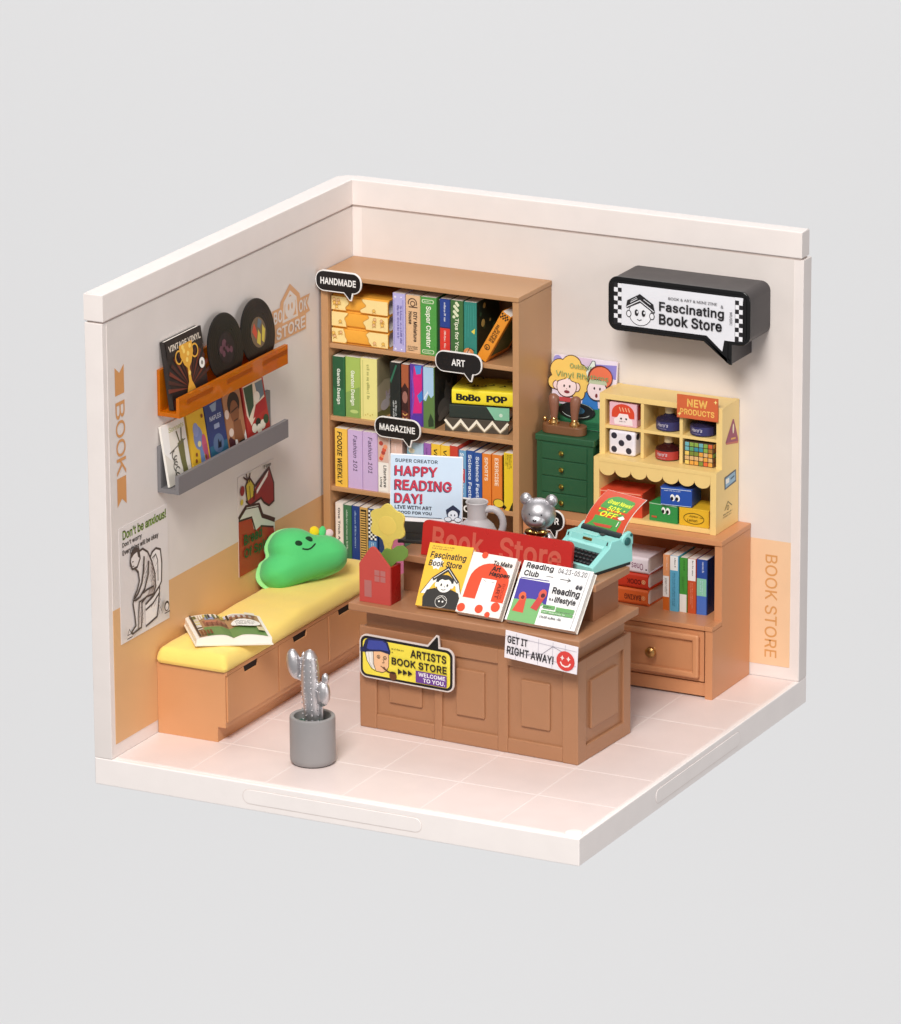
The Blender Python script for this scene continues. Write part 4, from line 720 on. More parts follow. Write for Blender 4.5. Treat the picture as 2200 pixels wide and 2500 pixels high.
book('orange exercise book with a yellow shape at its foot on the third shelf', 5.555, 5.9, YF, z3, 1.62, 1.6, '#E2812E', ex, side=lambda a: a.rect('#1E2420', 0, 0, 1, 1))
def yb(a):
    a.words('#4A4312', .15, .72, .9, .98, 4, -90, 5); a.poly('#2B2413', [(.55, .0), (1, .16), (1, 0)]); a.poly('#2B2413', [(0, .1), (.3, .05), (0, 0)])
book('narrow bright yellow book at the right end of the third shelf', 5.98, 6.3, YF, z3, 1.75, 1.55, '#EBCB2A', yb)
# row four
z4 = 2.08
book('white book with black lettering at the left end of the lowest shelf', .39, .66, YF, z4, 2.0, 1.6, '#EFE4DC', sp('One Trick A Day', '#2A2624', .02, .25, .93, .3, .68))
book('green book beside the white one on the lowest shelf', .665, .94, YF, z4, 1.99, 1.6, '#3F7350', sp(None, '', extra=lambda a: a.words('#C6DCCB', .32, .2, .66, .93, 1, -90, 12)))
book('navy book with light blue lettering on the lowest shelf', .945, 1.215, YF, z4, 1.99, 1.6, '#1F3F86', sp(None, '', extra=lambda a: (a.words('#A9C8EA', .32, .2, .66, .93, 1, -90, 13), a.ell('#6F93C8', .5, .08, .2))))
def tanp(a):
    a.rect('#2B2418', .12, .18, .95, .97)
    for k in range(20): a.rect('#D7AE62', .16, .2+.038*k, .9, .222+.038*k)
    a.rect('#E9DFD2', 0, 0, 1, .16)
book('tan and black striped pattern book on the lowest shelf', 1.22, 1.485, YF, z4, 1.99, 1.6, '#CFA55C', tanp)
def chk(a):
    a.rect('#F1F3F4', .02, .52, .98, .98); a.checker('#1C2433', .02, .52, .98, .98, 4, 14); a.rect('#5B8FC4', .02, .2, .98, .5); a.words('#E0ECF5', .3, .22, .7, .48, 2, -90, 6)
book('blue book with a black and white checked upper spine on the lowest shelf', 1.49, 1.8, YF, z4, 1.98, 1.6, '#274A86', chk)
GH = 'books hidden behind the counter on the lowest shelf'
for k, (c, nm) in enumerate((('#243B6E', 'dark navy'), ('#B9678A', 'dusty pink'), ('#3C5B4A', 'dull green'))):
    book(nm+' book partly hidden behind the flower on the lowest shelf', 1.83+.42*k, 2.23+.42*k, YF+.05, z4, 1.75-.1*k, 1.5, c)

# ---- speech bubble shelf signs
BLK = mat('#171516', .3); WHP = mat('#EDEAE8', .45)
def bubble_pts(w, h, r, g=0, tail=True):
    """rounded bar with a small tail under its right part; g grows the outline"""
    x0, x1, z0, z1 = -w/2-g, w/2+g, -h/2-g, h/2+g; r += g; p = []
    for cx, cz, a in ((x1-r, z1-r, 0), (x0+r, z1-r, 90), (x0+r, z0+r, 180)):
        for k in range(7): t = R(a+15*k); p.append((cx+r*math.cos(t), cz+r*math.sin(t)))
    p += [(w*.13-g*.4, z0), (w*.25, z0-.2-g*.3), (w*.28+g*.6, z0-.2-g*.3), (w*.31+g, z0)]
    for k in range(7): t = R(270+15*k); p.append((x1-r+r*math.cos(t), z0+r+r*math.sin(t)))
    return p
def bubble(label, word, cx, y, cz, w=1.46, h=.58, tw=.8, tilt=0, tx=.5):
    r = root('shelf_sign', label, 'sign', (cx, y, cz), (0, R(tilt), 0), 'black speech bubble shelf signs')
    B().prism(bubble_pts(w, h, .26, .03), 'y', -.03, .03, WHP, .008, 1).done('backing', r)
    B().prism(bubble_pts(w, h, .25, -.004), 'y', -.036, -.02, BLK, .006, 1).done('face', r)
    a = Art((-w/2, -.036, -h/2), X, Z, w, h); a.text('#F3F1EF', word, tx-tw/2, .33, tx+tw/2, .68, 0, .04); a.done('lettering', r)
    B().box(w*.02, w*.1, .02, .2, -.06, .06, BLK, .01).done('clip', r)
bubble('black speech bubble sign reading HANDMADE at the top of the bookcase', 'HANDMADE', .79, -2.36, 10.96)
bubble('black speech bubble sign reading ART on the edge of the top shelf', 'ART', 4.67, -2.3, 8.98, tw=.3)
bubble('black speech bubble sign reading MAGAZINE on the edge of the second shelf', 'MAGAZINE', 2.66, -2.3, 6.74)
bubble('black speech bubble sign with large letters behind the grey jug', 'BOOK', 4.82, -2.3, 4.6, tw=.62)
bubble('black speech bubble sign half hidden behind the silver bear', 'R', 7.43, -2.2, 4.58, w=1.12, tw=.13, tx=.82)
# ================================================================== CABINET
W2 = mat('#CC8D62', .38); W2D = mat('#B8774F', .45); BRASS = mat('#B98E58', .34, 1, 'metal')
cb = root('cabinet', 'light orange-brown cabinet with open compartment over drawers against the back wall', 'cabinet', (9.76, -1.3, 0))
B().box(6.57, 12.95, -2.04, -.016, 4.45, 4.617, W2, .025).done('top_board', cb, True)
prof = [(-.02, .0), (-.02, 4.447), (-2.0, 4.447), (-2.0, 2.212), (-2.0, 2.06), (-2.62, 2.06), (-2.62, 0)]
for x0, x1 in ((6.58, 6.8), (12.7, 12.94)): B().prism([(-.02, 0), (-.02, 4.447), (-2.0, 4.447), (-2.0, 2.055), (-2.62, 2.055), (-2.62, 0)], 'x', x0, x1, W2, .015).done('side_panel', cb, True)
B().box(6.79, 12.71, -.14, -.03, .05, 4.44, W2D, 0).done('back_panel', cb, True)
B().box(6.575, 12.695, -2.65, -.15, 2.062, 2.205, W2, .022).box(12.69, 12.945, -2.65, -2.004, 2.062, 2.205, W2, .022).done('middle_shelf', cb, True)
B().box(6.81, 12.69, -2.55, -2.4, .06, .455, W2, .012).done('base_rail', cb, True)
B().box(6.81, 12.69, -2.2, -.2, .3, .44, W2D, 0).done('bottom_board', cb, True)
for x0, x1 in ((6.84, 9.42), (9.5, 12.66)):
    b = B(); b.box(x0, x1, -2.58, -.5, .50, 2.03, W2, .012)
    for k, (ins, y0) in enumerate(((.17, -2.635), (.3, -2.61))):
        xa, xb, za, zb = x0+ins+.02, x1-ins-.02, .5+ins*.85, 2.03-ins*.85
        t = .085
        b.prism([(xa, za), (xb, za), (xb, zb), (xa, zb)], 'y', y0, -2.57, W2, .03, 2)
        if k == 0: pass
    d = b.done('drawer', cb, True)
    # the recessed field inside the moulding
    xa, xb, za, zb = x0+.3, x1-.3, .76, 1.77
    b = B()
    for q in ((xa-.17, xb+.17, za-.15, za+.04), (xa-.17, xb+.17, zb-.04, zb+.15)): b.box(q[0], q[1], -2.74, -2.6, q[2], q[3], W2, .085, 5)
    for q in ((xa-.169, xa+.03, za-.1, zb+.1), (xb-.03, xb+.169, za-.1, zb+.1)): b.box(q[0], q[1], -2.739, -2.6, q[2], q[3], W2, .085, 5)
    m = b.done('moulding', d); m.data.transform(XF[cb.name].inverted())
    xm = (x0+x1)/2
    k = B().lathe([(0, .26), (.07, .255), (.115, .22), (.125, .17), (.1, .12), (.055, .09), (.05, .03), (.09, 0)], BRASS, (0, 0, 0), 24, Matrix.Translation((xm, -2.6, 1.25)) @ Matrix.Rotation(R(90), 4, 'X') @ Matrix.Scale(1.35, 4)).done('knob', d)
    k.data.transform(XF[cb.name].inverted())

# books in the cabinet compartment
zc = 2.207
def st(c, text, top=None):
    def f(a):
        if top: top(a)
        a.text(text[1], text[0], text[2], .3, text[3], .74, 180, .02, keep='c')
    return f
GC = 'thick books stacked flat in the cabinet'
def mark(a, c):
    a.ring(c, .88, .5, .05, .02); a.line(c, [(.86, .5), (.9, .5)], .02); a.line(c, [(.88, .4), (.88, .6)], .02)
def oneface(a): a.text('#7A2A5C', 'Ones', .5, .12, .86, .7, 180, .01); a.ell('#3A2036', .96, .2, .025)
z = zc
for lab, cov, hh, f in (('orange book with baking print at the bottom of the cabinet stack', '#D9632B', .5, lambda a: (a.rect('#D9632B', 0, 0, 1, 1), a.text('#6B2416', 'BAKING', .28, .22, .8, .72, 180, .03), mark(a, '#F0B27A'))),
                        ('red cook book in the middle of the cabinet stack', '#C9371F', .47, lambda a: (a.text('#6B140E', 'COOK', .36, .2, .8, .7, 180, .03), mark(a, '#F0C08A'))),
                        ('white book with purple print on top of the cabinet stack', '#EADFE6', .5, oneface)):
    r = root('book', lab, 'book', (9.42, -1.72, z), (0, 0, R(-2)), GC); c = pap(cov)
    k = .13
    b = B(); b.prism([(1.15, 0), (1.15, .03), (k, .03), (.03, k), (.03, hh-k), (k, hh-.03), (1.15, hh-.03), (1.15, hh), (k*.6, hh), (k*.2, hh-k*.25), (0, hh-k*.7), (0, k*.7), (k*.2, k*.25), (k*.6, 0)], 'x', 0, 1.06, c); b.done('cover', r)
    b = B(); pages(b, .03, 1.035, .12, 1.1, .032, hh-.032, pap('#EDE4DC')); b.done('page_block', r)
    a = Art((.01, 0, .08), X, Z, 1.04, hh-.16); f(a); a.done('spine_print', r)
    z += hh+.003
def tri(c1, c2, c3=None, v1=.66, v2=.3, k1='#2A2A2A', k2='#F1EFEA', seed=1):
    def f(a):
        a.rect(c1, 0, v1, 1, 1); a.rect(c2, 0, v2 if c3 else 0, 1, v1)
        if c3: a.rect(c3, 0, 0, 1, v2)
        a.words(k1, .5, v1+.03, .8, .97, 1, -90, seed); a.words(k2, .3, .08 if not c3 else v2+.03, .7, v1-.04, 2, -90, seed+1)
    return f
hb = 1.62
book('orange and white spined book at the left of the cabinet row', 10.94, 11.165, -1.72, zc, 1.68, 1.1, '#E39A68', tri('#E39A68', '#F0EDEA', '#D0671F', .62, .24, '#F4DCC6', '#6B6560', 3))
book('white and sky blue spined book in the cabinet row', 11.17, 11.45, -1.72, zc, hb+.04, 1.1, '#5FAED0', tri('#F2F0EE', '#5FAED0', None, .74, 0, '#222222', '#2F6E8C', 5))
book('green spined book with a white foot in the cabinet row', 11.455, 11.71, -1.72, zc, hb+.02, 1.1, '#46983C', tri('#46983C', '#46983C', '#F0EEE9', .7, .33, '#2B5C26', '#3A7A33', 7))
book('white and brick red spined book in the cabinet row', 11.715, 11.99, -1.72, zc, hb+.02, 1.1, '#C8532B', tri('#F2F0EE', '#C8532B', None, .6, 0, '#2A2020', '#E39A7C', 9))
book('blue and mint spined book at the right end of the cabinet row', 11.995, 12.33, -1.72, zc, hb+.02, 1.1, '#2B4FA0', tri('#2B4FA0', '#8CCBB0', '#4A72C4', .66, .34, '#DCE6F5', '#C6DCEB', 11), side=lambda a: a.rect('#1F2F5E', 0, 0, 1, 1))

# ================================================================== GREEN DRAWERS
GRN = mat('#27583A', .42); KN = mat('#A59A4A', .3, 1, 'metal')
gd = root('drawer_chest', 'small dark green chest of four drawers standing on the cabinet', 'drawers', (7.6, -.75, 4.62))
B().box(6.7, 8.52, -1.33, -.1, 4.62, 6.66, GRN, .015).done('carcass', gd, True)
B().box(6.66, 8.56, -1.37, -.08, 6.665, 6.86, GRN, .03, 3).done('top_board', gd, True)
for k in range(4):
    z1 = 6.62-.5*k
    d = B().box(6.87, 8.33, -1.365, -1.2, z1-.475, z1, GRN, .02).done('drawer', gd, True)
    kn = B().lathe([(0, .16), (.05, .155), (.075, .12), (.06, .08), (.03, .05), (.035, 0)], KN, (0, 0, 0), 20, Matrix.Translation((7.55, -1.36, z1-.23)) @ Matrix.Rotation(R(90), 4, 'X')).done('knob', d)
    kn.data.transform(XF[gd.name].inverted())

# record sleeve leaning behind
al = root('record_sleeve', 'colourful record sleeve with two cartoon singers leaning on the wall', 'record sleeve', (7.72, -.42, 6.87), (R(-8), 0, R(0)))
B().box(-1.02, 1.02, -.03, .05, 0, 2.1, pap('#E9DDE6'), .01).done('sleeve', al)
a = Art((-1.0, -.031, .01), X, Z, 2.0, 2.08)
a.rect('#E6D9E8', 0, 0, 1, 1); a.rect('#2F7A52', 0, 0, 1, .32); a.poly('#8C83CC', [(.62, .93), (1, .95), (1, .75), (.7, .8)]); a.ell('#9A92D2', .05, .93, .07); a.rect('#D8BFD8', .32, .86, .6, 1)
a.poly('#8E7FC6', [(.4, .36), (.55, .5), (.5, .6), (.42, .6)]); a.poly('#2F78C4', [(.48, .3), (.75, .3), (.7, .62), (.5, .62)])
for u, v, r_ in ((.1, .8, .15), (.28, .86, .16), (.42, .78, .13), (.46, .62, .12), (.03, .62, .1), (.42, .5, .1)): a.ell('#4A2E1E', u, v, r_+.012)
for u, v, r_ in ((.1, .8, .15), (.28, .86, .16), (.42, .78, .13), (.46, .62, .12), (.03, .62, .1), (.42, .5, .1), (.24, .7, .2)): a.ell('#F0C868', u, v, r_)
a.ell('#5A2E26', .07, .58, .07, .07); a.ell('#F2D8D6', .07, .58, .058, .058); a.ell('#5A2E26', .39, .58, .06, .07); a.ell('#F2D8D6', .39, .58, .048, .058)
a.ell('#5A2E26', .23, .57, .165, .15); a.ell('#F4DEDE', .23, .57, .153, .138)
a.poly('#F0C868', [(.06, .63), (.12, .66), (.2, .67), (.25, .7), (.3, .66), (.4, .64), (.42, .74), (.05, .74)])
a.line('#4A2E1E', [(.07, .63), (.14, .66), (.19, .68), (.21, .7)], .02); a.line('#4A2E1E', [(.27, .7), (.3, .66), (.39, .64)], .02)
for u in (.19, .28): a.ell('#2A1D1A', u, .58, .013, .02)
a.ell('#8A3A40', .24, .5, .045, .022); a.line('#5A2E26', [(.23, .55), (.24, .535)], .012); a.poly('#C2484A', [(.12, .42), (.34, .42), (.38, .36), (.08, .36)])
a.poly('#DCE6DC', [(.53, .82), (.62, .98), (.66, .98), (.68, .82), (.62, .66), (.56, .72)]); a.line('#4A4A5A', [(.53, .82), (.62, .98), (.66, .98), (.69, .82), (.62, .66)], .02)
a.ell('#6B2A22', .76, .76, .2, .17); a.ell('#E2714E', .77, .76, .18, .15); a.ell('#3A2A2A', .72, .58, .165, .155); a.ell('#EFDCE0', .72, .58, .15, .142); a.poly('#B9C4A4', [(.58, .66), (.88, .66), (.86, .72), (.6, .72)])
for u in (.68, .77): a.ell('#2A1D1A', u, .6, .014, .02)
a.ell('#7A2A30', .72, .5, .02, .03)
a.ell('#12181A', .42, .25, .3, .12); a.ring('#C9D6D2', .42, .25, .24, .014, .095, a0=200, a1=330); a.ring('#9FB8B0', .42, .25, .28, .012, .115, a0=20, a1=80); a.ell('#3F7FA8', .45, .26, .1, .05); a.ell('#E6E0D8', .45, .26, .02)
for k in range(3): a.line('#1F5A3C', [(.0, .04+.035*k), (1, .05+.03*k)], .02)
a.text('#7FA06A', 'Outdoor', .27, .83, .62, .93, bold=.0, keep='l'); a.text('#7FA06A', 'Vinyl Rhythms', .05, .69, .9, .79, bold=.0)
a.done('sleeve_print', al)

# pair of legs stand
BRN = mat('#7A5236', .4); SKIN = mat('#8A5C48', .38); GOLD = mat('#E0B878', .22, 1, 'metal')
lg = root('legs_figurine', 'brown figurine of a pair of legs with golden ankles on an oval base', 'figurine', (7.42, -.95, 6.862))
pts = []
for cx, a0 in ((.42, -90), (-.42, 90)):
    for k in range(13): t = R(a0+15*k); pts.append((cx+.27*math.cos(t), .27*math.sin(t)))
B().prism(pts, 'z', 0, .26, BRN, .03, 3).done('base', lg)
for sx in (-1, 1):
    x = sx*.33
    B().tube([(x, -.02, .3), (x, -.02, .45), (x, -.02, .65), (x+sx*.01, -.01, .85), (x+sx*.02, 0, .98), (x+sx*.03, .03, 1.06), (x+sx*.03, .05, 1.11), (x+sx*.03, .06, 1.13)], [.085, .1, .125, .148, .16, .145, .095, .03], SKIN, 16).done('leg', lg)
    B().lathe([(.0, .46), (.09, .46), (.105, .43), (.095, .40), (.13, .36), (.16, .32), (.16, .27), (.0, .26)], GOLD, (x, -.02, -.005), 20).done('golden_ankle', lg)
B().ell((-.66, .05, .34), (.07, .07, .08), GOLD, 12).done('golden_toe', lg)

# ================================================================== YELLOW DISPLAY SHELF
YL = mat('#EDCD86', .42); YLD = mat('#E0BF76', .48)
ys = root('display_shelf', 'pale yellow display shelf with six cubbyholes and a scalloped edge', 'shelf', (10.6, -.8, 4.62))
sd = [(-.03, 4.62), (-.03, 8.3), (-1.21, 8.3), (-1.21, 6.49), (-1.6, 6.49), (-1.6, 4.62)]
B().prism(sd, 'x', 8.66, 8.84, YL, .014).done('side_panel', ys, True)
B().prism(sd, 'x', 12.36, 12.55, YL, .014).done('side_panel', ys, True)
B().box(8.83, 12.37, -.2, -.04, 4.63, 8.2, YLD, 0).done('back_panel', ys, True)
B().box(8.835, 12.365, -1.205, -.05, 8.13, 8.296, YL, .012).done('top_board', ys, True)
for x0 in (9.965, 11.195): B().box(x0, x0+.1, -1.19, -.15, 6.49, 8.135, YL, .008).done('divider', ys, True)
B().box(8.835, 12.365, -1.185, -.15, 7.26, 7.35, YL, .008).done('cubby_shelf', ys, True)
B().box(8.835, 12.365, -1.605, -.15, 6.36, 6.485, YL, .012).done('counter_board', ys, True)
B().box(8.835, 12.365, -1.58, -.15, 4.625, 4.76, YL, .012).done('bottom_board', ys, True)
n = 7; x0, x1 = 8.84, 12.36; wd = (x1-x0)/n; p = [(x0, 6.36)]
for k in range(n):
    for j in range(0, 11):
        t = math.pi*j/10; p.append((x0+wd*(k+.5)-wd*.5*math.cos(t)*.995, 6.17-.2*math.sin(t)))
p.append((x1, 6.36))
B().prism(p, 'y', -1.595, -1.54, YL, 0).done('scalloped_valance', ys, True)
a = Art((12.551, -1.6, 4.62), Y, Z, 1.57, 3.68); NEW = lambda: (a.done('sticker', ys, True), Art((12.551, -1.6, 4.62), Y, Z, 1.57, 3.68))[1]
def q(y, z): return ((y+1.6)/1.57, (z-4.62)/3.68)
a.poly('#9A4A62', [q(-.99, 7.22), q(-.1, 7.06), q(-.12, 7.15), q(-.42, 7.8), q(-.5, 7.8)]); a.poly('#C26A5A', [q(-.95, 7.16), q(-.12, 7.0), q(-.1, 7.06), q(-.98, 7.22)]); a.ell('#F0DFC0', *q(-.46, 7.52), .035, .04); a.line('#E6B05A', [q(-.62, 7.25), q(-.3, 7.2)], .05)
a = NEW(); a.poly('#46556A', [q(-1.04, 6.2), q(-.25, 6.25), q(-.22, 5.88), q(-1.02, 5.82)]); a.poly('#8FB4CC', [q(-.98, 6.15), q(-.3, 6.2), q(-.28, 5.93), q(-.96, 5.87)]); a.rect('#F1EEE6', *q(-.95, 5.98), *q(-.72, 6.12)); a.line('#3A5A78', [q(-.62, 6.05), q(-.36, 6.08)], .05)
a = NEW(); a.words('#7A7048', *q(-1.1, 4.98), *q(-.45, 5.13), 2, 0, 5); a.line('#7A7048', [q(-1.0, 5.2), q(-.78, 5.42), q(-.5, 5.24)], .03); a.ring('#7A7048', *q(-.78, 5.24), .04, .025)
a.done('sticker', ys, True)

# goods on the display shelf
pk = root('box', 'pink box with a red-haired face print in the upper left cubbyhole', 'box', (9.4, -.75, 7.352))
B().box(-.46, .42, -.38, .38, 0, .7, pap('#E7B2BE'), .03).done('carton', pk)
a = Art((-.45, -.381, .01), X, Z, .86, .68); a.rect('#E9B9C4', 0, 0, 1, 1); a.ell('#D9472C', .5, .55, .42, .42, a0=0, a1=180); a.rect('#D9472C', .08, .36, .92, .56); a.poly('#F4E4E4', [(.18, .06), (.86, .06), (.84, .3), (.72, .38), (.68, .54), (.36, .54), (.3, .4), (.16, .28)])
for k in range(4): a.line('#F0B48C', [(.36+.11*k, .82), (.42+.11*k, .64)], .03)
for u in (.43, .62): a.ell('#2A2424', u, .33, .035)
a.words('#6B5A5A', .36, .18, .7, .24, 1); a.done('face_print', pk)
a = Art((.421, -.36, .02), Y, Z, .7, .66); a.rect('#C4493F', .05, .3, .95, .95); a.rect('#E9C4C8', .05, .05, .95, .28); a.done('side_print', pk)
dc = root('dice', 'white dice with dark spots in the lower left cubbyhole', 'dice', (9.38, -.8, 6.487), (0, 0, R(-3)))
B().box(-.43, .43, -.4, .4, 0, .74, mat('#E9E3EC', .35), .09, 4).done('cube', dc)
M9 = mat('#2B2838', .5)
for u, v in ((-.24, .58), (.24, .58), (0, .38), (-.24, .17), (.24, .17)): B().lathe([(0, .006), (.09, .004), (.095, 0)], M9, (0, 0, 0), 20, Matrix.Translation((u, -.4, v)) @ Matrix.Rotation(R(90), 4, 'X')).done('spot', dc)
for y, v in ((-.2, .58), (.2, .17)): B().lathe([(0, .006), (.09, .004), (.095, 0)], M9, (0, 0, 0), 20, Matrix.Translation((.43, y, v)) @ Matrix.Rotation(R(90), 4, 'Y')).done('spot', dc)
def inkb(label, x, y, z, col, hcap, lab):
    r = root('ink_bottle', label, 'bottle', (x, y, z), (0, 0, 0), 'ink bottles in the cubbyholes')
    B().lathe([(0, 0), (.35, 0), (.385, .03), (.39, .3), (.36, .34), (.2, .4), (.15, .44), (.14, .48), (0, .48)], mat(col, .12, 0, 'acrylic', .15, .5), seg=32).done('glass_bottle', r)
    B().lathe([(0, hcap), (.125, hcap), (.135, hcap-.02), (.135, .49), (.1, .47), (0, .47)], mat('#D8C49A', .35), seg=24).done('cap', r)
    Lb = B(); t = bmesh.new(); n = 14; vs = []
    for k in range(n+1):
        an = R(-160+140*k/n); vs.append((t.verts.new((.393*math.cos(an), .393*math.sin(an), .04)), t.verts.new((.393*math.cos(an), .393*math.sin(an), .29))))
    for p, q_ in zip(vs, vs[1:]): t.faces.new((p[0], q_[0], q_[1], p[1]))
    Lb._add(t, ink(lab)); Lb.done('label', r)
    def bend(co):
        an = co.x/.395 - math.pi/2; rr_ = .394-co.y; return Vector((rr_*math.cos(an), rr_*math.sin(an), co.z))
    a = Art((-.4, -.004, .05), X, Z, .8, .24, bend=bend); a.text('#D9D3E0', "Hero's", .22, .4, .66, .85, 0, .0, .2); a.words('#B9B2C6', .24, .12, .7, .26, 1, 0, 3); a.done('label_print', r)
inkb('dark blue ink bottle with beige cap in the upper middle cubbyhole', 10.68, -.75, 7.352, '#2A2540', .7, '#343264')
inkb('dark blue ink bottle under the orange card in the upper right cubbyhole', 11.78, -.8, 7.352, '#2A2540', .62, '#343264')
inkb('red labelled ink bottle with beige cap in the lower middle cubbyhole', 10.68, -.8, 6.487, '#3A1418', .68, '#B03A34')
pc = root('puzzle_cube', 'box of many small coloured squares in the lower right cubbyhole', 'puzzle cube', (11.8, -.8, 6.487))
B().box(-.46, .46, -.38, .38, 0, .7, mat('#4A3A28', .4), .03).done('core', pc)
b = B(); rr = random.Random(11); cc = ['#3F8FA0', '#5FA06A', '#D8653A', '#E0A046', '#B8433A', '#88A84A', '#6FB0B8', '#E9C86A', '#8A5A34']
for i in range(6):
    for j in range(5):
        pick = cc[:3]+[cc[5], cc[6], '#A87A3A'] if j > 2 else cc[2:5]+['#E9C86A', '#D8B07A', '#7A8A3A']
        b.box(-.44+.147*i+.01, -.44+.147*(i+1)-.01, -.4, -.37, .01+.136*j+.01, .01+.136*(j+1)-.01, mat(rr.choice(pick), .35), .012, 1)
        if i < 5: b.box(.45, .475, -.37+.147*i+.01, -.37+.147*(i+1)-.01, .01+.136*j+.01, .01+.136*(j+1)-.01, mat(rr.choice(cc[2:]), .35), .012, 1)
tag(b.done('coloured_square', pc), kind='stuff')
nw = root('sign_card', 'orange card reading NEW PRODUCTS on the yellow display shelf', 'sign', (11.8, -1.27, 7.9))
B().box(-.645, .645, -.02, .02, 0, .69, pap('#D2693A'), .004).done('card', nw)
a = Art((-.64, -.021, .01), X, Z, 1.28, .67); a.rect('#D0643A', 0, 0, 1, 1); a.text('#F0C062', 'NEW', .25, .52, .75, .87, 0, .05); a.text('#F0C062', 'PRODUCTS', .08, .16, .92, .42, 0, .03)
for u, v in ((.06, .16), (.95, .86)): a.poly('#F6E08A', [(u, v+.1), (u+.015, v+.02), (u+.05, v), (u+.015, v-.02), (u, v-.1), (u-.015, v-.02), (u-.05, v), (u-.015, v+.02)])
a.done('card_print', nw)
def carton(label, x, y, z, w_, d, h, col, front, rz=0, lid=None):
    r = root('box', label, 'box', (x, y, z), (0, 0, R(rz)), 'small boxes under the scalloped edge')
    B().box(-w_/2, w_/2, 0, d, 0, h, pap(col), .02).done('carton', r)
    b = B(); b.box(-w_/2-.006, w_/2+.006, -.004, d+.004, h-.04, h+.006, pap(lid or col), .008, 1); b.done('lid', r)
    a = Art((-w_/2, -.005, 0), X, Z, w_, h); front(a); a.done('front_print', r); return r
def eyes(a, u, v, c='#F4F4F0'):
    for du in (-.08, .08): a.ell(c, u+du, v, .07, .19, rot=12); a.ell('#16161A', u+du-.02, v-.05, .045, .11)
carton('large red box at the left under the scalloped edge', 9.47, -1.48, 4.762, 1.35, 1.0, .74, '#D8492E', lambda a: a.line('#F0A284', [(.03, .95), (.97, .95)], .03), 2)
carton('green box with two eyes printed on it under the scalloped edge', 10.84, -1.5, 4.762, .92, .9, .54, '#2F9148', lambda a: (eyes(a, .6, .66), a.line('#B9DDBE', [(.02, .97), (.98, .97)], .02), a.rect('#C25A3A', .1, .2, .28, .3)), -3)
carton('golden yellow box with black print under the scalloped edge', 11.82, -1.52, 4.762, .94, .9, .53, '#E5B52A', lambda a: (a.ring('#4A3A10', .5, .46, .34, .018, .3), a.text('#4A3A10', 'Joyeux', .34, .5, .66, .66, 0, .0, .2), a.text('#4A3A10', 'Lemon', .28, .28, .62, .44, 0, .0, .2), a.words('#4A3A10', .7, .5, .86, .64, 1, 0, 3)), 0)
carton('blue box with two eyes printed on it lying across the green and yellow boxes', 11.27, -1.55, 5.315, .95, .85, .54, '#234FA6', lambda a: (eyes(a, .47, .46), a.line('#C6D6EE', [(.02, .93), (.98, .93)], .02), a.line('#C6D6EE', [(.02, .05), (.98, .05)], .016), a.words('#DCE6F5', .12, .8, .8, .88, 1)), 6)

# ================================================================== WALL SIGN
sg = root('lightbox_sign', 'black speech bubble shop sign on the back wall', 'sign', (11.3, -.73, 11.07))
def bub(g, rr_=.3, sh=0):
    x0, x1, z0, z1 = 9.05-g, 13.5+g, 10.3-g, 11.9+g; r = max(.04, rr_+g); p = []
    for cx, cz, a in ((x1-r, z1-r, 0), (x0+r, z1-r, 90), (x0+r, z0+r, 180)):
        for k in range(8): t = R(a+90*k/7); p.append((cx+r*math.cos(t), cz+r*math.sin(t)))
    s = g
    p += [(12.05-s*.45, z0), (12.86-s*.05, 9.70-s*1.25), (12.93+s, 9.70-s*1.0), (12.93+s, z0)]
    for k in range(8): t = R(270+90*k/7); p.append((x1-r+r*math.cos(t), z0+r+r*math.sin(t)))
    return p
SB = mat('#0D0C0D', .2); SBK = mat('#363234', .4)
B().prism(bub(-.02), 'y', -1.42, -.0, SBK, .0).done('housing', sg, True, ang=25)
b = B(); b.prism(bub(0), 'y', -1.47, -1.38, SB, .03, 3); b.done('front_frame', sg, True)
b = B()
pin = bub(-.2, .3)
b.prism(bub(-.1), 'y', -1.5, -1.44, SB, .02, 2); b.done('bezel', sg, True)
pan = [(9.37, 10.5), (12.2, 10.5), (12.68, 10.12), (12.68, 10.5), (13.3, 10.5), (13.3, 11.74), (9.25, 11.74), (9.25, 10.5)]
px = [(9.27, 11.72), (9.27, 10.5), (12.17, 10.5), (12.66, 10.09), (12.72, 10.42), (13.28, 10.42), (13.28, 11.72)]
B().prism(px, 'y', -1.508, -1.49, mat('#E4E4EA', .3), 0).done('white_panel', sg, True)
a = Art((9.2, -1.508, 10.0), X, Z, 4.2, 1.8)
def q(x, z): return ((x-9.2)/4.2, (z-10.0)/1.8)
K = '#1C1A1E'
a.rect(K, *q(9.25, 10.5), *q(9.5, 11.74)); a.checker('#E9E9EE', *q(9.26, 10.56), *q(9.5, 11.72), 2, 9, 1)
a.done('checker_strip', sg, True); a = Art((9.2, -1.508, 10.0), X, Z, 4.2, 1.8); a.rect(K, *q(13.05, 10.41), *q(13.3, 11.74)); a.checker('#E9E9EE', *q(13.06, 10.45), *q(13.29, 11.64), 2, 9, 1)
a.rect('#E4E4EA', *q(13.05, 11.64), *q(13.3, 11.73))
a.done('checker_strip', sg, True); a = Art((9.2, -1.508, 10.0), X, Z, 4.2, 1.8); a.k = 1; a.ell(K, *q(10.09, 10.9), .088, None); a.ell('#E9E9EE', *q(10.09, 10.9), .083)
a.ell(K, *q(9.73, 10.86), .02, .06); a.ell('#E9E9EE', *q(9.73, 10.86), .014, .045); a.ell(K, *q(10.46, 10.86), .02, .06); a.ell('#E9E9EE', *q(10.46, 10.86), .014, .045)
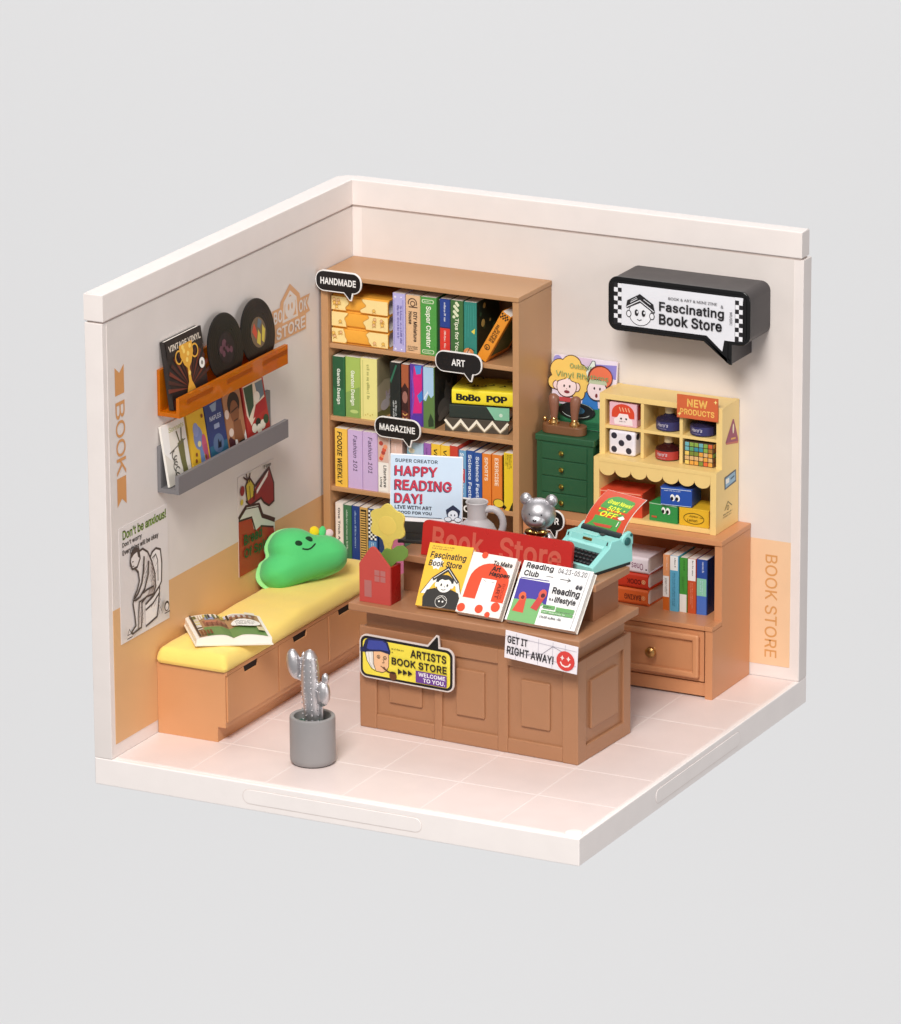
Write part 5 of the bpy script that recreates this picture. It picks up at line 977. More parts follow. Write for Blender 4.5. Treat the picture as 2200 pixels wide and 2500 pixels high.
a.poly(K, [q(9.64, 11.05), q(9.68, 11.25), q(10.08, 11.48), q(10.5, 11.22), q(10.56, 10.98), q(10.52, 10.95), q(10.09, 11.22), q(9.68, 11.02)])
a.line('#E9E9EE', [q(9.66, 11.06), q(10.08, 11.29), q(10.53, 11.0)], .025); a.line('#E9E9EE', [q(9.78, 11.2), q(10.0, 11.33)], .018); a.line('#E9E9EE', [q(10.2, 11.33), q(10.42, 11.2)], .018); a.line('#E9E9EE', [q(9.8, 11.26), q(9.98, 11.37)], .012)
for x in (9.98, 10.2): a.ell(K, *q(x, 10.92), .014, .055); a.ell('#E9E9EE', *q(x+.025, 10.94), .006, .02)
a.line(K, [q(10.0, 10.73), q(10.07, 10.7), q(10.14, 10.73)], .02)
a.text(K, 'Fascinating', *q(10.69, 10.985), *q(12.72, 11.34), 0, .035); a.text(K, 'Book Store', *q(10.69, 10.66), *q(12.66, 10.98), 0, .035)
a.text('#3A383C', 'BOOK & ART & MINI ZINE', *q(10.98, 11.42), *q(12.5, 11.5), 0, .0); a.text('#3A383C', '&', *q(12.62, 11.36), *q(12.7, 11.45)); a.text('#3A383C', 'MUSIC', *q(12.9, 10.9), *q(12.98, 11.28), -90)
a.done('panel_print', sg, True)
# ================================================================== COUNTER
W3 = mat('#A97856', .38); W3D = mat('#9C6848', .45)
CR = R(-2.6); CO = Vector((4.89, -9.05, 0)); CM = Matrix.Translation(CO) @ Matrix.Rotation(CR, 4, 'Z')
def cw(x, y, z): return tuple(CM @ Vector((x, y, z)))
ct = root('counter', 'brown panelled shop counter with raised step in the middle of the floor', 'counter', tuple(CO), (0, 0, CR))
LX, LY, HZ = 7.03, 3.15, 3.02
B().box(.09, LX-.09, .09, LY, 0, HZ-.02, W3, 0).done('carcass', ct)
b = B()
fx = [0, .55, 2.4, 2.69, 4.46, 4.8, 6.53, LX]       # stiles and openings along the front
for x0, x1 in ((0, .55), (2.42, 2.68), (4.47, 4.8), (6.53, LX)): b.box(x0, x1, 0, .12, 0, HZ, W3, .045, 3)
for x0, x1 in ((.53, 2.44), (2.66, 4.49), (4.78, 6.55)):
    b.box(x0, x1, .004, .12, .002, .45, W3, .06, 3); b.box(x0, x1, .004, .12, 2.58, HZ-.002, W3, .03, 3)
b.done('front_frame', ct)
for x0, x1 in ((.95, 2.02), (3.12, 4.04), (5.2, 6.13)): B().box(x0, x1, .012, .12, .85, 2.24, W3, .05, 3).done('raised_panel', ct)
b = B()
for y0, y1 in ((.13, .5), (2.72, LY)): b.box(LX-.12, LX-.0015, y0 if y0 > .2 else .002, y1, .001, HZ-.001, W3, .03, 3)
b.box(LX-.12, LX-.004, .48, 2.75, .003, .45, W3, .03, 3); b.box(LX-.12, LX-.004, .48, 2.75, 2.62, HZ-.003, W3, .03, 3)
b.done('side_frame', ct)
B().box(LX-.12, LX-.005, .82, 2.42, .84, 2.26, W3, .035, 3).done('raised_panel', ct)
B().box(.16, LX-.16, .16, LY-.1, HZ-.03, 3.585, W3, .01).done('neck', ct)
B().box(-.1, 7.3, -.42, 3.12, 3.58, 3.8, W3, .035, 3).done('countertop', ct)
B().box(.7, 6.8, 1.33, 2.82, 3.795, 4.8, W3D, .015).done('step', ct)
B().box(.62, 7.08, .95, 2.98, 4.79, 5.0, W3, .03, 3).done('step_top', ct)

# ---- three books leaning on the step
def lean_book(name, label, p0, rz, lean, w_, h, t, cover, art, group=None, spine_right=False):
    r = root(name, label, 'book' if name != 'magazine' else 'magazine', p0, (R(-lean), 0, R(rz)), group)
    b = B(); c = pap(cover); b.box(0, w_, -t, -t+.03, 0, h, c, .008, 1); b.box(0, w_, -.03, 0, 0, h, c, .008, 1); b.box(0, .03, -t+.028, -.028, 0, h, c, 0); b.done('cover', r)
    b = B(); pages(b, .031, w_-.02, -t+.031, -.031, .012, h-.012); b.done('page_block', r)
    a = Art((0, -t, 0), X, Z, w_, h); art(a); a.done('cover_print', r); return r
def art_y(a):
    a.rect('#F2BE34', 0, 0, 1, 1); K = '#231F1C'; Wt = '#F3EEE6'
    a.words('#5A4A1C', .08, .9, .6, .97, 2, 0, 4)
    st = []
    for k in range(16): an = 2*math.pi*k/16; rr_ = .15 if k % 2 else .11; st.append((.27+rr_*math.cos(an), .69+rr_*.72*math.sin(an)))
    a.poly(Wt, st)
    a.text(K, 'Fascinating', .08, .74, .9, .87, 0, .03, .1); a.text(K, 'Book Store', .08, .64, .84, .735, 0, .03, .1)
    a.poly(Wt, [(.05, .2), (.24, .46), (.42, .5), (.44, .42), (.3, .38), (.17, .2)]); a.poly(Wt, [(.98, .2), (.85, .44), (.7, .46), (.7, .4), (.8, .36), (.88, .2)])
    a.line(K, [(.05, .2), (.24, .46), (.42, .5)], .018); a.line(K, [(.98, .2), (.85, .44), (.72, .47)], .018)
    a.poly(K, [(.16, .0), (.96, .0), (.98, .12), (.9, .26), (.74, .3), (.34, .3), (.18, .26), (.12, .14)])
    a.ell(K, .54, .39, .2, .135); a.ell(Wt, .55, .355, .165, .11); a.ell(Wt, .37, .36, .035, .04); a.ell(Wt, .73, .36, .035, .04)
    a.poly(K, [(.36, .4), (.42, .46), (.54, .44), (.66, .46), (.74, .4), (.74, .48), (.34, .48)])
    a.poly(K, [(.24, .46), (.56, .66), (.86, .44), (.82, .4), (.56, .58), (.28, .41)]); a.line(Wt, [(.28, .45), (.56, .62), (.82, .43)], .018)
    for u in (.48, .62): a.ell(K, u, .36, .018, .022)
    a.line(K, [(.5, .29), (.55, .28), (.6, .295)], .016); a.line(K, [(.55, .35), (.57, .325)], .012)
    a.ring(Wt, .56, .1, .13, .012); a.line(Wt, [(.46, .13), (.56, .18), (.67, .12)], .014); a.ell(Wt, .52, .1, .02); a.ell(Wt, .6, .1, .02)
lean_book('book', 'yellow book with a figure holding a book over the head leaning on the counter step', (6.77, -9.05, 3.82), 3.0, 34, 1.34, 1.86, .2, '#EEC04A', art_y)
def art_r(a):
    a.rect('#F4EBE3', 0, 0, 1, 1); Rd = '#E04E2C'; K = '#251F1E'
    p = [(.06, .25), (.07, .45)]
    for k in range(13): t = R(180-15*k); p.append((.53+.45*math.cos(t), .55+.31*math.sin(t)))
    p += [(.98, .25), (.7, .25), (.7, .6), (.36, .6), (.34, .25)]
    a.poly(Rd, p)
    a.poly('#FBF6F2', [(.36, .1), (.7, .1), (.7, .6), (.36, .6)])
    a.line('#8A8480', [(.4, .58), (.48, .55)], .014); a.line('#8A8480', [(.6, .55), (.67, .57)], .014)
    a.text('#8A2A1C', 'ART', .76, .3, .84, .56, -90, .03); a.text('#B83A22', 'BOOK', .86, .3, .92, .56, -90, .0)
    for u, v, r_ in ((.1, .08, .09), (.5, .1, .09), (.28, .97, .07), (.85, .17, .1), (.72, .03, .06)): a.ell(Rd, u, v, r_, n=18)
    a.text(K, 'To Make', .52, .83, .95, .91, 0, .03, .1); a.text(K, 'Art', .52, .74, .72, .82, 0, .03, .1); a.text(K, 'Happen', .5, .64, .96, .73, 0, .03, .1)
lean_book('book', 'white book with a big red arch on its cover leaning on the counter step', (8.11, -9.13, 3.82), -3, 36, 1.4, 1.8, .26, '#F1E8DE', art_r)
def art_w(a):
    a.rect('#F6F4F3', 0, 0, 1, 1); K = '#26242A'
    a.poly('#4B3F9E', [(.03, .34), (.5, .34), (.46, .7), (.02, .7)]); a.rect('#7DB673', .03, .0, .43, .36); a.ell('#7DB673', .3, .34, .16, .06)
    a.line('#3A3286', [(.03, .715), (.44, .73)], .025)
    a.poly('#D8503A', [(.06, .16), (.14, .46), (.2, .42), (.22, .15)]); a.ell('#E0663F', .14, .42, .05, .07); a.ell('#7A2A28', .15, .4, .025)
    a.poly('#C8453F', [(.3, .25), (.38, .52), (.46, .48), (.4, .22)]); a.ell('#D85A4A', .41, .5, .055, .08); a.ell('#5A1F2A', .42, .48, .03)
    a.text(K, 'Reading', .06, .86, .45, .98, 0, .02); a.text(K, 'Club', .06, .755, .27, .85, 0, .02); a.text('#55525A', '04.23-05.20', .52, .88, .93, .965, 0, .0)
    a.line(K, [(.38, .8), (.48, .8)], .012); a.line(K, [(.58, .79), (.72, .79)], .016); a.line(K, [(.69, .82), (.73, .79), (.69, .76)], .016)
    a.ell('#3A383E', .85, .7, .022, .035); a.ell('#3A383E', .9, .7, .022, .035); a.ring('#8A8890', .855, .725, .018, .008); a.ring('#8A8890', .905, .725, .018, .008)
    a.text(K, 'Reading', .53, .51, .92, .65, 0, .025); a.text(K, 'is a', .52, .42, .58, .47, 0, .02); a.text(K, 'lifestyle', .6, .38, .9, .5, 0, .02)
    a.rect('#6FA866', .47, .28, .64, .34); a.rect('#6FA866', .66, .26, .92, .33); a.rect('#6FA866', .47, .2, .92, .25); a.words('#2F5A2E', .48, .29, .63, .33, 1); a.words('#DDE8D8', .48, .205, .9, .245, 1, 0, 3)
    a.words(K, .47, .11, .88, .17, 1, 0, 8); a.line('#9A989E', [(.945, .02), (.965, .98)], .012)
lean_book('book', 'large white reading club book with a purple and green picture leaning on the counter step', (9.66, -9.17, 3.82), -3.6, 38, 2.22, 1.8, .24, '#EFEAE2', art_w)

# ---- red acrylic shop sign on the step
def acr(h, alpha_trans, rough=.32): return mat(h, rough, 0, 'acrylic', alpha_trans)
RS = acr('#C8322E', .2, .3); RSL = acr('#DB6A58', .3, .5)
rsn = root('acrylic_sign', 'red translucent acrylic sign reading Book Store on the counter step', 'sign', cw(1.38, 1.2, 5.0), (R(-10), 0, R(-1.5)))
pts = []
for cx, cz, a0 in ((4.74-.16, 1.0-.16, 0), (.16, 1.0-.16, 90)):
    for k in range(7): t = R(a0+15*k); pts.append((cx+.16*math.cos(t), cz+.16*math.sin(t)))
pts += [(0, 0), (4.74, 0)]
B().prism(pts, 'y', -.07, .07, RS, .012, 2).done('plate', rsn)
a = Art((0, -.0705, 0), X, Z, 4.74, 1.0)
a.text('#E08072', 'Book', .07, .15, .415, .85, 0, .03); a.text('#E08072', 'Store', .52, .15, .935, .85, 0, .03)
a.b.ms[:] = [RSL]; a.done('frosted_lettering', rsn)
for x in (.5, 4.2): B().box(x, x+.5, -.02, .28, -.02, .04, RS, .01).done('foot', rsn)

# ---- house vase with a flower
RV = acr('#C9534C', .12, .45); RVS = acr('#A81E1A', .2, .28)
hv = root('house_vase', 'small red acrylic vase shaped like a house on the left of the counter', 'vase', (5.52, -8.9, 3.8), (0, 0, R(-2)))
pf = [(-.5, 0), (.5, 0), (.5, 1.12)]
for k in range(0, 9): t = R(30+15*k); pf.append((-.05+.12*math.cos(t), 1.56+.1*math.sin(t)))
pf += [(-.5, 1.12)]
B().prism(pf, 'y', -.34, -.26, RV, .015, 2).done('front_wall', hv)
B().box(.42, .5, -.258, .28, 0, 1.1, RVS, .012).done('side_wall', hv)
B().box(-.5, -.42, -.258, .28, 0, 1.1, RVS, .012).done('side_wall', hv)
B().box(-.42, .42, .2, .28, 0.002, 1.1, RVS, .012).done('back_wall', hv)
B().box(-.42, .42, -.258, .2, 0.003, .08, RVS, 0).done('floor_plate', hv)
WN = acr('#C9827E', .3, .5)
b = B()
for u0, v0 in ((-.0, .84), (.19, .84), (-.0, .66), (.19, .66)): b.box(u0, u0+.16, -.346, -.338, v0, v0+.155, WN, 0)
b.box(-.33, -.1, -.346, -.338, .17, .66, WN, 0); b.done('window', hv)
fl = root('acrylic_flower', 'flat yellow acrylic flower with a green heart leaf in the red house vase', 'flower', (5.75, -8.86, 4.4))
pts = []
for k in range(96):
    t = 2*math.pi*k/96; r_ = .54+.05*math.cos(6*(t-math.pi/2))
    pts.append((r_*math.cos(t), 1.68+r_*math.sin(t)))
YA = acr('#EBD66E', .3, .35); GA = acr('#7FA14E', .3, .35)
B().prism(pts, 'y', -.04, .04, YA, .012, 2).done('petals', fl)
B().lathe([(0, .01), (.26, .008), (.28, 0)], acr('#E6CB67', .15, .5), (0, 0, 0), 28, Matrix.Translation((0, -.04, 1.63)) @ Matrix.Rotation(R(90), 4, 'X')).done('centre', fl)
B().prism([(-.17, 1.2), (.17, 1.2), (.11, 1.0), (.1, .4), (.08, -.3), (-.08, -.3), (-.1, .4), (-.11, 1.0)], 'y', -.035, .035, YA, .01, 1).done('stem', fl)
B().prism([(-.14, .46), (0, .38), (.16, .46), (.3, .62), (.52, .68), (.66, .84), (.66, 1.02), (.5, 1.13), (.32, 1.09), (.14, .95), (0, .98), (-.1, .92), (-.18, .8), (-.42, .93), (-.6, .9), (-.55, .72), (-.3, .56)], 'y', -.085, -.042, GA, .015, 2).done('leaf', fl)

# ---- card clipped to the countertop edge
sc = root('smiley_card', 'white card reading GET IT RIGHT AWAY with a red smiley on the counter edge', 'sign', cw(6.13, -.46, 3.33), (0, R(3.4), R(-3)))
B().box(-1.15, 1.15, -.012, .012, -.41, .4, pap('#EFE9EE'), .004).done('card', sc)
a = Art((-1.14, -.013, -.4), X, Z, 2.28, .79); K = '#2F2C2F'
for u in (.15, .46, .66, .83): a.line('#B9B4C0', [(u, .02), (u, .98)], .012)
for v in (.28, .83): a.line('#B9B4C0', [(.01, v), (.99, v)], .012)
a.line('#8E8A98', [(.3, .3), (.52, .46), (.66, .82), (.8, .7)], .014)
a.text(K, 'GET IT', .03, .57, .31, .85, 0, .02); a.text(K, 'RIGHT AWAY!', .03, .16, .68, .46, 0, .02)
a.ell('#D8403A', .845, .4, .125, n=28); a.line('#F3E4E0', [(.775, .34), (.8, .23), (.845, .19), (.89, .23), (.915, .34)], .04)
for u in (.8, .885): a.poly('#F3E4E0', [(u, .6), (u+.012, .52), (u+.03, .5), (u+.012, .47), (u, .4), (u-.012, .47), (u-.03, .5), (u-.012, .52)])
a.done('card_print', sc)

# ---- artists sign
asn = root('speech_bubble_sign', 'yellow speech bubble sign with a pipe smoker in a blue cap on the counter front', 'sign', cw(1.68, -.2, 2.22), (0, R(.5), R(-2.6)))
def sgn(g, r=.2):
    x0, x1, z0, z1 = -1.49-g, 1.49+g, -.6-g, .6+g; r = max(.05, r+g); p = []
    def arc(cx, cz, a): return [(cx+r*math.cos(R(a+15*k)), cz+r*math.sin(R(a+15*k))) for k in range(7)]
    p += arc(x1-r, z1-r, 0); p += [(1.03+g, z1), (1.02+g*.5, z1+.32), (.98-g*.6, z1+.34), (.7-g*.8, z1)]
    p += arc(x0+r, z1-r, 90); p += arc(x0+r, z0+r, 180); p += arc(x1-r, z0+r, 270); return p
B().prism(sgn(.045), 'y', -.03, .03, mat('#D9CDC8', .45), .006, 1).done('backing', asn)
B().prism(sgn(0), 'y', -.038, -.02, BLK, .005, 1).done('black_border', asn)
a = Art((-1.49, -.0385, -.6), X, Z, 2.98, 1.2); K = '#2A2218'
a.rrect('#F1DE4C', .025, .06, .975, .94, .15)
a.poly('#EFEBE4', [(.05, .62), (.07, .4), (.12, .24), (.16, .2), (.16, .64)]); a.line(K, [(.05, .62), (.07, .4), (.12, .22), (.16, .17)], .02)
a.poly('#F0BE92', [(.14, .66), (.31, .68), (.31, .34), (.285, .22), (.24, .17), (.17, .18), (.145, .34)]); a.line(K, [(.31, .68), (.31, .34), (.285, .22), (.24, .16), (.17, .17), (.145, .34), (.14, .66)], .018)
a.line('#CFC8BE', [(.09, .6), (.1, .36), (.13, .24)], .02); a.line('#CFC8BE', [(.125, .62), (.13, .38), (.15, .24)], .016)
a.poly('#1B2350', [(.0, .66), (.03, .72), (.055, .9), (.09, .965), (.25, .98), (.3, .93), (.33, .72), (.325, .64), (.22, .68), (.08, .62), (.04, .6)]); a.poly('#3A479C', [(.07, .7), (.09, .91), (.24, .945), (.28, .9), (.31, .72), (.22, .72), (.1, .68)]); a.poly('#1B2350', [(0, .6), (.06, .6), (.06, .72), (0, .7)])
for u in (.2, .27): a.ring(K, u, .54, .016, .014); a.ell(K, u, .535, .006)
a.line(K, [(.25, .5), (.262, .42), (.24, .41)], .014); a.line(K, [(.225, .33), (.25, .29), (.27, .31)], .018)
a.line('#5A351E', [(.25, .3), (.3, .22), (.33, .2)], .05); a.ell('#6B4023', .36, .13, .04, .11); a.ell('#3A2214', .36, .21, .033, .03)
a.words(K, .345, .78, .52, .84, 1, 0, 4); a.words(K, .345, .7, .38, .75, 1, 0, 4)
a.text(K, 'ARTISTS', .55, .67, .94, .87, 0, .035); a.text(K, 'BOOK STORE', .345, .42, .945, .6, 0, .03)
for u in (.415, .47, .525): a.poly(K, [(u, .2), (u+.05, .275), (u, .35)])
a.rect('#6A3E8E', .61, .09, .945, .38); a.text('#F3EEF4', 'WELCOME', .64, .25, .93, .35, 0, .05); a.text('#F3EEF4', 'TO YOU.', .69, .12, .93, .22, 0, .05)
a.done('sign_print', asn)

# ---- typewriter
TQ = mat('#90D4CE', .36); DKT = mat('#1D2A2C', .5); KEY = mat('#2A2426', .45)
tw = root('typewriter', 'turquoise toy typewriter on the right end of the counter step', 'typewriter', (11.6, -7.8, 5.0), (0, 0, R(-17.5)))
WX = 1.72
B().box(-WX+.04, -.04, .05, 1.62, 0, .1, DKT, .02).done('base', tw)
side = [(0, .1), (0, .27), (.06, .3), (.72, .7), (.79, .86), (1.18, .86), (1.25, .74), (1.64, .74), (1.66, .1)]
for x0, x1 in ((-WX, -WX+.2), (-.2, 0)): B().prism(side, 'x', x0, x1, TQ, .03, 3).done('side_cheek', tw)
B().prism([(0.003, .101), (.003, .262), (.05, .285), (.1, .28), (.12, .101)], 'x', -WX+.19, -.19, TQ, .015, 2).done('front_lip', tw)
B().prism([(.58, .5), (.6, .66), (.715, .705), (.79, .855), (1.17, .855), (1.19, .5)], 'x', -WX+.19, -.19, TQ, .02, 2).done('hood', tw)
B().prism([(.1, .12), (.1, .24), (.62, .54), (.66, .3)], 'x', -WX+.19, -.19, DKT, 0).done('key_well', tw)
b = B()
for i in range(4):
    for j in range(9):
        y = .15+.115*i; z = .285+.0665*i; x = -WX+.26+.145*j+.03*(i % 2)
        b.box(x-.052, x+.052, y-.042, y+.042, z-.03, z+.045, KEY, .02, 2)
tag(b.done('key', tw), kind='stuff')
B().box(-WX+.2, -.2, 1.19, 1.64, .101, .7, TQ, .02).done('rear_deck', tw)
B().tube([(-WX+.12, 1.36, .83), (-.12, 1.36, .83)], .13, DKT, 20).done('roller', tw)
for x0, x1 in ((-WX-.01, -WX+.12), (-.12, .01)):
    B().prism([(1.2, .7), (1.22, .85), (1.42, .98), (1.56, 1.0), (1.67, .9), (1.67, .6)], 'x', x0, x1, TQ, .03, 3).done('carriage_end', tw)
B().lathe([(0, .05), (.09, .045), (.115, .03), (.12, 0)], mat('#1F5A58', .35), (0, 0, 0), 22, Matrix.Translation((.008, 1.42, .74)) @ Matrix.Rotation(R(90), 4, 'Y')).done('roller_knob', tw)
B().lathe([(0, .03), (.045, .025), (.05, 0)], mat('#1F5A58', .35), (0, 0, 0), 16, Matrix.Translation((.008, 1.58, .9)) @ Matrix.Rotation(R(90), 4, 'Y')).done('carriage_bolt', tw)
sl = math.atan2(.15, .075); fm = Matrix.Translation((0, .755, .78)) @ Matrix.Rotation(R(64), 4, 'X')
B().box(-WX/2-.2, -WX/2+.14, -.04, .04, -.01, .018, mat('#A07E3E', .35, 1, 'metal'), .004, 1, fm).done('name_plate', tw)
for x in (-WX+.1, -.13): B().box(x-.02, x+.02, -.05, .05, -.005, .016, DKT, .004, 1, fm).done('vent', tw)
B().box(-WX/2-.28, -WX/2+.22, .83, 1.02, .85, .9, TQ, .03, 2).done('top_ridge', tw)
B().box(-WX/2+.1, -WX/2+.3, 1.02, 1.18, .862, .885, DKT, .01, 1).done('type_opening', tw)
# the paper, curling back
pr_ = root('paper_sheet', 'curling red and green leaflet reading 50% OFF in the typewriter', 'paper', (11.6, -7.8, 5.0), (0, 0, R(-17.5)))
def bend(co):
    v = max(0, co.z); s_ = v/1.42; y = 1.33+.5*s_+.52*s_*s_ ; z = .9+1.02*s_-.2*s_*s_
    nx = Vector((0, -.72, .69)); return Vector((co.x, y, z)) + nx*(-co.y)
bm_ = B(); t = bmesh.new(); cols = []
for k in range(13):
    v = 1.42*k/12; cols.append([t.verts.new(bend(Vector((x, yy, v)))) for x in (-1.6, -.1) for yy in (.012, -.0)])
for p, q_ in zip(cols, cols[1:]):
    for i0, i1 in ((0, 2), (2, 3), (3, 1), (1, 0)): t.faces.new((p[i0], p[i1], q_[i1], q_[i0]))
t.faces.new((cols[0][0], cols[0][1], cols[0][3], cols[0][2])); t.faces.new((cols[-1][0], cols[-1][2], cols[-1][3], cols[-1][1]))
bmesh.ops.recalc_face_normals(t, faces=t.faces)
bm_._add(t, pap('#E6E2D8')); bm_.done('sheet', pr_)
a = Art((-1.585, -.004, .01), X, Z, 1.47, 1.4, bend=bend)
def grid(a, c, u0, v0, u1, v1, n=8):
    a.k += 1; i = a.b.mi(ink(c)); bm = a.b.bm; rows = []
    for k in range(n+1):
        v = v0+(v1-v0)*k/n; rows.append([bm.verts.new(a.P(u, v)) for u in (u0, u1)])
    for p, q_ in zip(rows, rows[1:]): f = bm.faces.new((p[0], p[1], q_[1], q_[0])); f.material_index = i
def strip(a, c, pts, n=10):
    """band given as rows (v, u0, u1)"""
    a.k += 1; i = a.b.mi(ink(c)); bm = a.b.bm; rows = [[bm.verts.new(a.P(u, v)) for u in (u0, u1)] for v, u0, u1 in pts]
    for p, q_ in zip(rows, rows[1:]): f = bm.faces.new((p[0], p[1], q_[1], q_[0])); f.material_index = i
grid(a, '#CE4A2C', 0, 0, 1, 1, 12)
strip(a, '#4F9A48', [(0, .0, .82), (.05, .06, .84), (.12, .12, .84), (.2, .17, .86), (.3, .17, .86), (.45, .19, .84), (.6, .16, .86), (.72, .18, .88), (.8, .2, .88), (.86, .28, .84), (.9, .36, .5)])
a.text('#E9F03A', 'Great News!', .26, .68, .86, .79, 0, .03, .2); a.text('#E9F03A', '50%', .36, .5, .68, .64, 0, .03, .2); a.text('#E9F03A', 'OFF', .27, .33, .7, .47, 0, .03, .2)
a.line('#F1EEE4', [(.8, .3), (.8, .24), (.79, .16)], .03); a.poly('#F1EEE4', [(.72, .38), (.82, .46), (.9, .4), (.86, .36), (.8, .34)]); a.poly('#C9503A', [(.2, .12), (.7, .16), (.66, .08), (.3, .06)])
for u, v in ((.2, .5), (.78, .58), (.73, .5)): a.ell('#E9F03A', u, v, .02)
a.done('sheet_print', pr_)

# ---- reading day board
pb = root('display_board', 'pale blue board reading HAPPY READING DAY on a dark stand behind the counter books', 'sign', (5.98, -7.0, 5.0), (R(-4), 0, R(15)))
B().box(-1.05, 1.05, .0, .07, .62, 2.56, pap('#F3F1F4'), .012).done('board', pb)
B().box(-1.05, 1.05, -.005, .072, .3, .615, mat('#2B2928', .4), .01).done('lower_band', pb)
B().box(-.8, .8, -.1, .35, 0, .1, mat('#2B2928', .4), .02).box(-.6, .6, .02, .06, .09, .32, mat('#2B2928', .4), .01).done('stand', pb)
a = Art((-1.03, -.001, .64), X, Z, 2.06, 1.9); K = '#26304A'; Rd = '#C93A50'
a.rect('#CBDDF0', 0, .05, 1, 1)
a.text('#2C3648', 'SUPER CREATOR', .06, .89, .66, .945, 0, .03)
for t_, v0, v1, u1 in (('HAPPY', .69, .84, .66), ('READING', .47, .63, .86), ('DAY!', .27, .42, .45)):
    a.text('#3A4566', t_, .048, v0-.012, u1-.012, v1-.012, 0, .06); a.text(Rd, t_, .06, v0, u1, v1, 0, .06)
a.text('#2C3648', 'LIVE WITH ART', .06, .18, .58, .235, 0, .03); a.text('#2C3648', 'GOOD FOR YOU', .1, .105, .58, .15, 0, .02)
a.line(K, [(.04, .065), (.72, .065)], .012)
a.poly(K, [(.78, .2), (.88, .28), (.98, .2), (.97, .13), (.88, .15), (.79, .13)]); a.ell(K, .88, .13, .085, .085); a.ell('#E3EBF5', .88, .125, .07, .072); a.poly(K, [(.79, .17), (.88, .26), (.975, .17), (.96, .16), (.88, .21), (.8, .15)])
for u in (.855, .905): a.ell(K, u, .125, .009, .016)
a.ell('#E3EBF5', .81, .06, .05, .035); a.ell('#E3EBF5', .95, .06, .05, .035); a.ring(K, .81, .06, .05, .012, .035); a.ring(K, .95, .06, .05, .012, .035)
a.done('board_print', pb)

# ---- grey jug
JG = mat('#B3AEAF', .45)
jg = root('jug', 'matte grey ceramic jug behind the red acrylic sign', 'jug', cw(2.72, 2.0, 5.0))
B().lathe([(0, 0), (.38, .0), (.55, .14), (.61, .4), (.58, .64), (.47, .85), (.34, .97), (.29, 1.01), (.27, 1.06), (.272, 1.3), (.3, 1.46), (.325, 1.52), (.31, 1.54), (.275, 1.52), (.24, 1.4), (.23, 1.05), (0, 1.0)], JG, seg=40).done('body', jg)
p = [(.24, 0, 1.3)]
for k in range(11): t = R(100-20*k); p.append((.42+.34*math.cos(t), 0, .92+.42*math.sin(t)))
B().tube(p, [.1, .105]+[.1]*10, JG, 14, mtx=Matrix.Rotation(R(14), 4, 'Z')).done('handle', jg)

# ---- silver bear
SV = mat('#BAB7BA', .44, 1, 'metal'); GD = mat('#9C7A45', .25, 1, 'metal')
br = root('bear_figurine', 'shiny silver bear figurine with a golden bow behind the red acrylic sign', 'figurine', cw(4.62, 2.15, 5.0), (0, 0, R(12))); br.scale = (.88, .85, .92)
b = B()
b.ell((0, 0, 1.53), (.56, .5, .5), SV, 40); b.ell((0, -.38, 1.4), (.3, .2, .2), SV, 28); b.ell((0, 0, .62), (.38, .31, .56), SV, 32)
for s_ in (-1, 1):
    b.ell((s_*.42, .02, 1.97), (.2, .13, .2), SV, 24); b.ell((s_*.42, -.1, .68), (.16, .17, .32), SV, 20, Matrix.Rotation(R(-18*s_), 4, 'Y')); b.ell((s_*.22, -.2, .12), (.19, .25, .14), SV, 20)
o = remesh(b.done('body', br), .022, 8)
b = B()
for s_ in (-1, 1): b.ell((s_*.42, -.1, 1.97), (.115, .05, .115), SV, 18)
b.done('inner_ear', br)
B().ell((0, -.56, 1.46), (.07, .045, .045), mat('#6E6C70', .2, 1, 'metal'), 16).done('nose', br)
b = B()
for s_ in (-1, 1): b.ell((s_*.19, -.44, 1.62), (.035, .03, .04), mat('#55535A', .2, 1, 'metal'), 12)
b.done('eyes', br)
b = B(); b.ell((-.19, -.36, 1.02), (.19, .11, .12), GD, 18, Matrix.Rotation(R(12), 4, 'Y')); b.ell((.19, -.36, 1.02), (.19, .11, .12), GD, 18, Matrix.Rotation(R(-12), 4, 'Y')); b.ell((0, -.4, 1.02), (.08, .09, .08), GD, 16)
b.done('golden_bow', br)
# ================================================================== BENCH
W4 = mat('#D29768', .42); W4D = mat('#7A4A2E', .5); CUSH = mat('#FEDD74', .75, 0, 'cloth')
bn = root('bench', 'orange-brown storage bench with three drawers along the left wall', 'bench', (1.1, -7.2, 0))
B().prism([(0.015, 0), (1.95, 0), (1.95, .45), (2.21, .45), (2.21, 2.12), (0.015, 2.12)], 'y', -12.04, -2.24, W4, .012).done('carcass', bn, True)
ys_ = [-12.0, -8.96, -5.95, -2.95]
for k in range(3):
    y0, y1 = ys_[k]+.03, ys_[k+1]-.03; ym = (-10.6, -7.68, -4.93)[k]
    d = B().prism([(y0, .6), (y1, .6), (y1, 1.99), (ym+.43, 1.99), (ym+.36, 1.8), (ym-.36, 1.8), (ym-.43, 1.99), (y0, 1.99)], 'x', 2.2, 2.25, W4, .008, 1).done('drawer', bn, True)
    h = B().prism([(ym-.42, 1.985), (ym+.42, 1.985), (ym+.36, 1.8), (ym-.36, 1.8)], 'x', 2.205, 2.215, mat('#140C0A', .7), 0).done('finger_slot', d, True) if False else None
    h = B().prism([(ym-.425, 1.992), (ym+.425, 1.992), (ym+.36, 1.798), (ym-.36, 1.798)], 'x', 2.2, 2.2135, mat('#180E0A', .7), 0).done('finger_slot', d)
    h.data.transform(XF[bn.name].inverted())
B().box(2.205, 2.256, -12.03, -2.25, 2.0, 2.118, W4, .012).done('top_rail', bn, True)
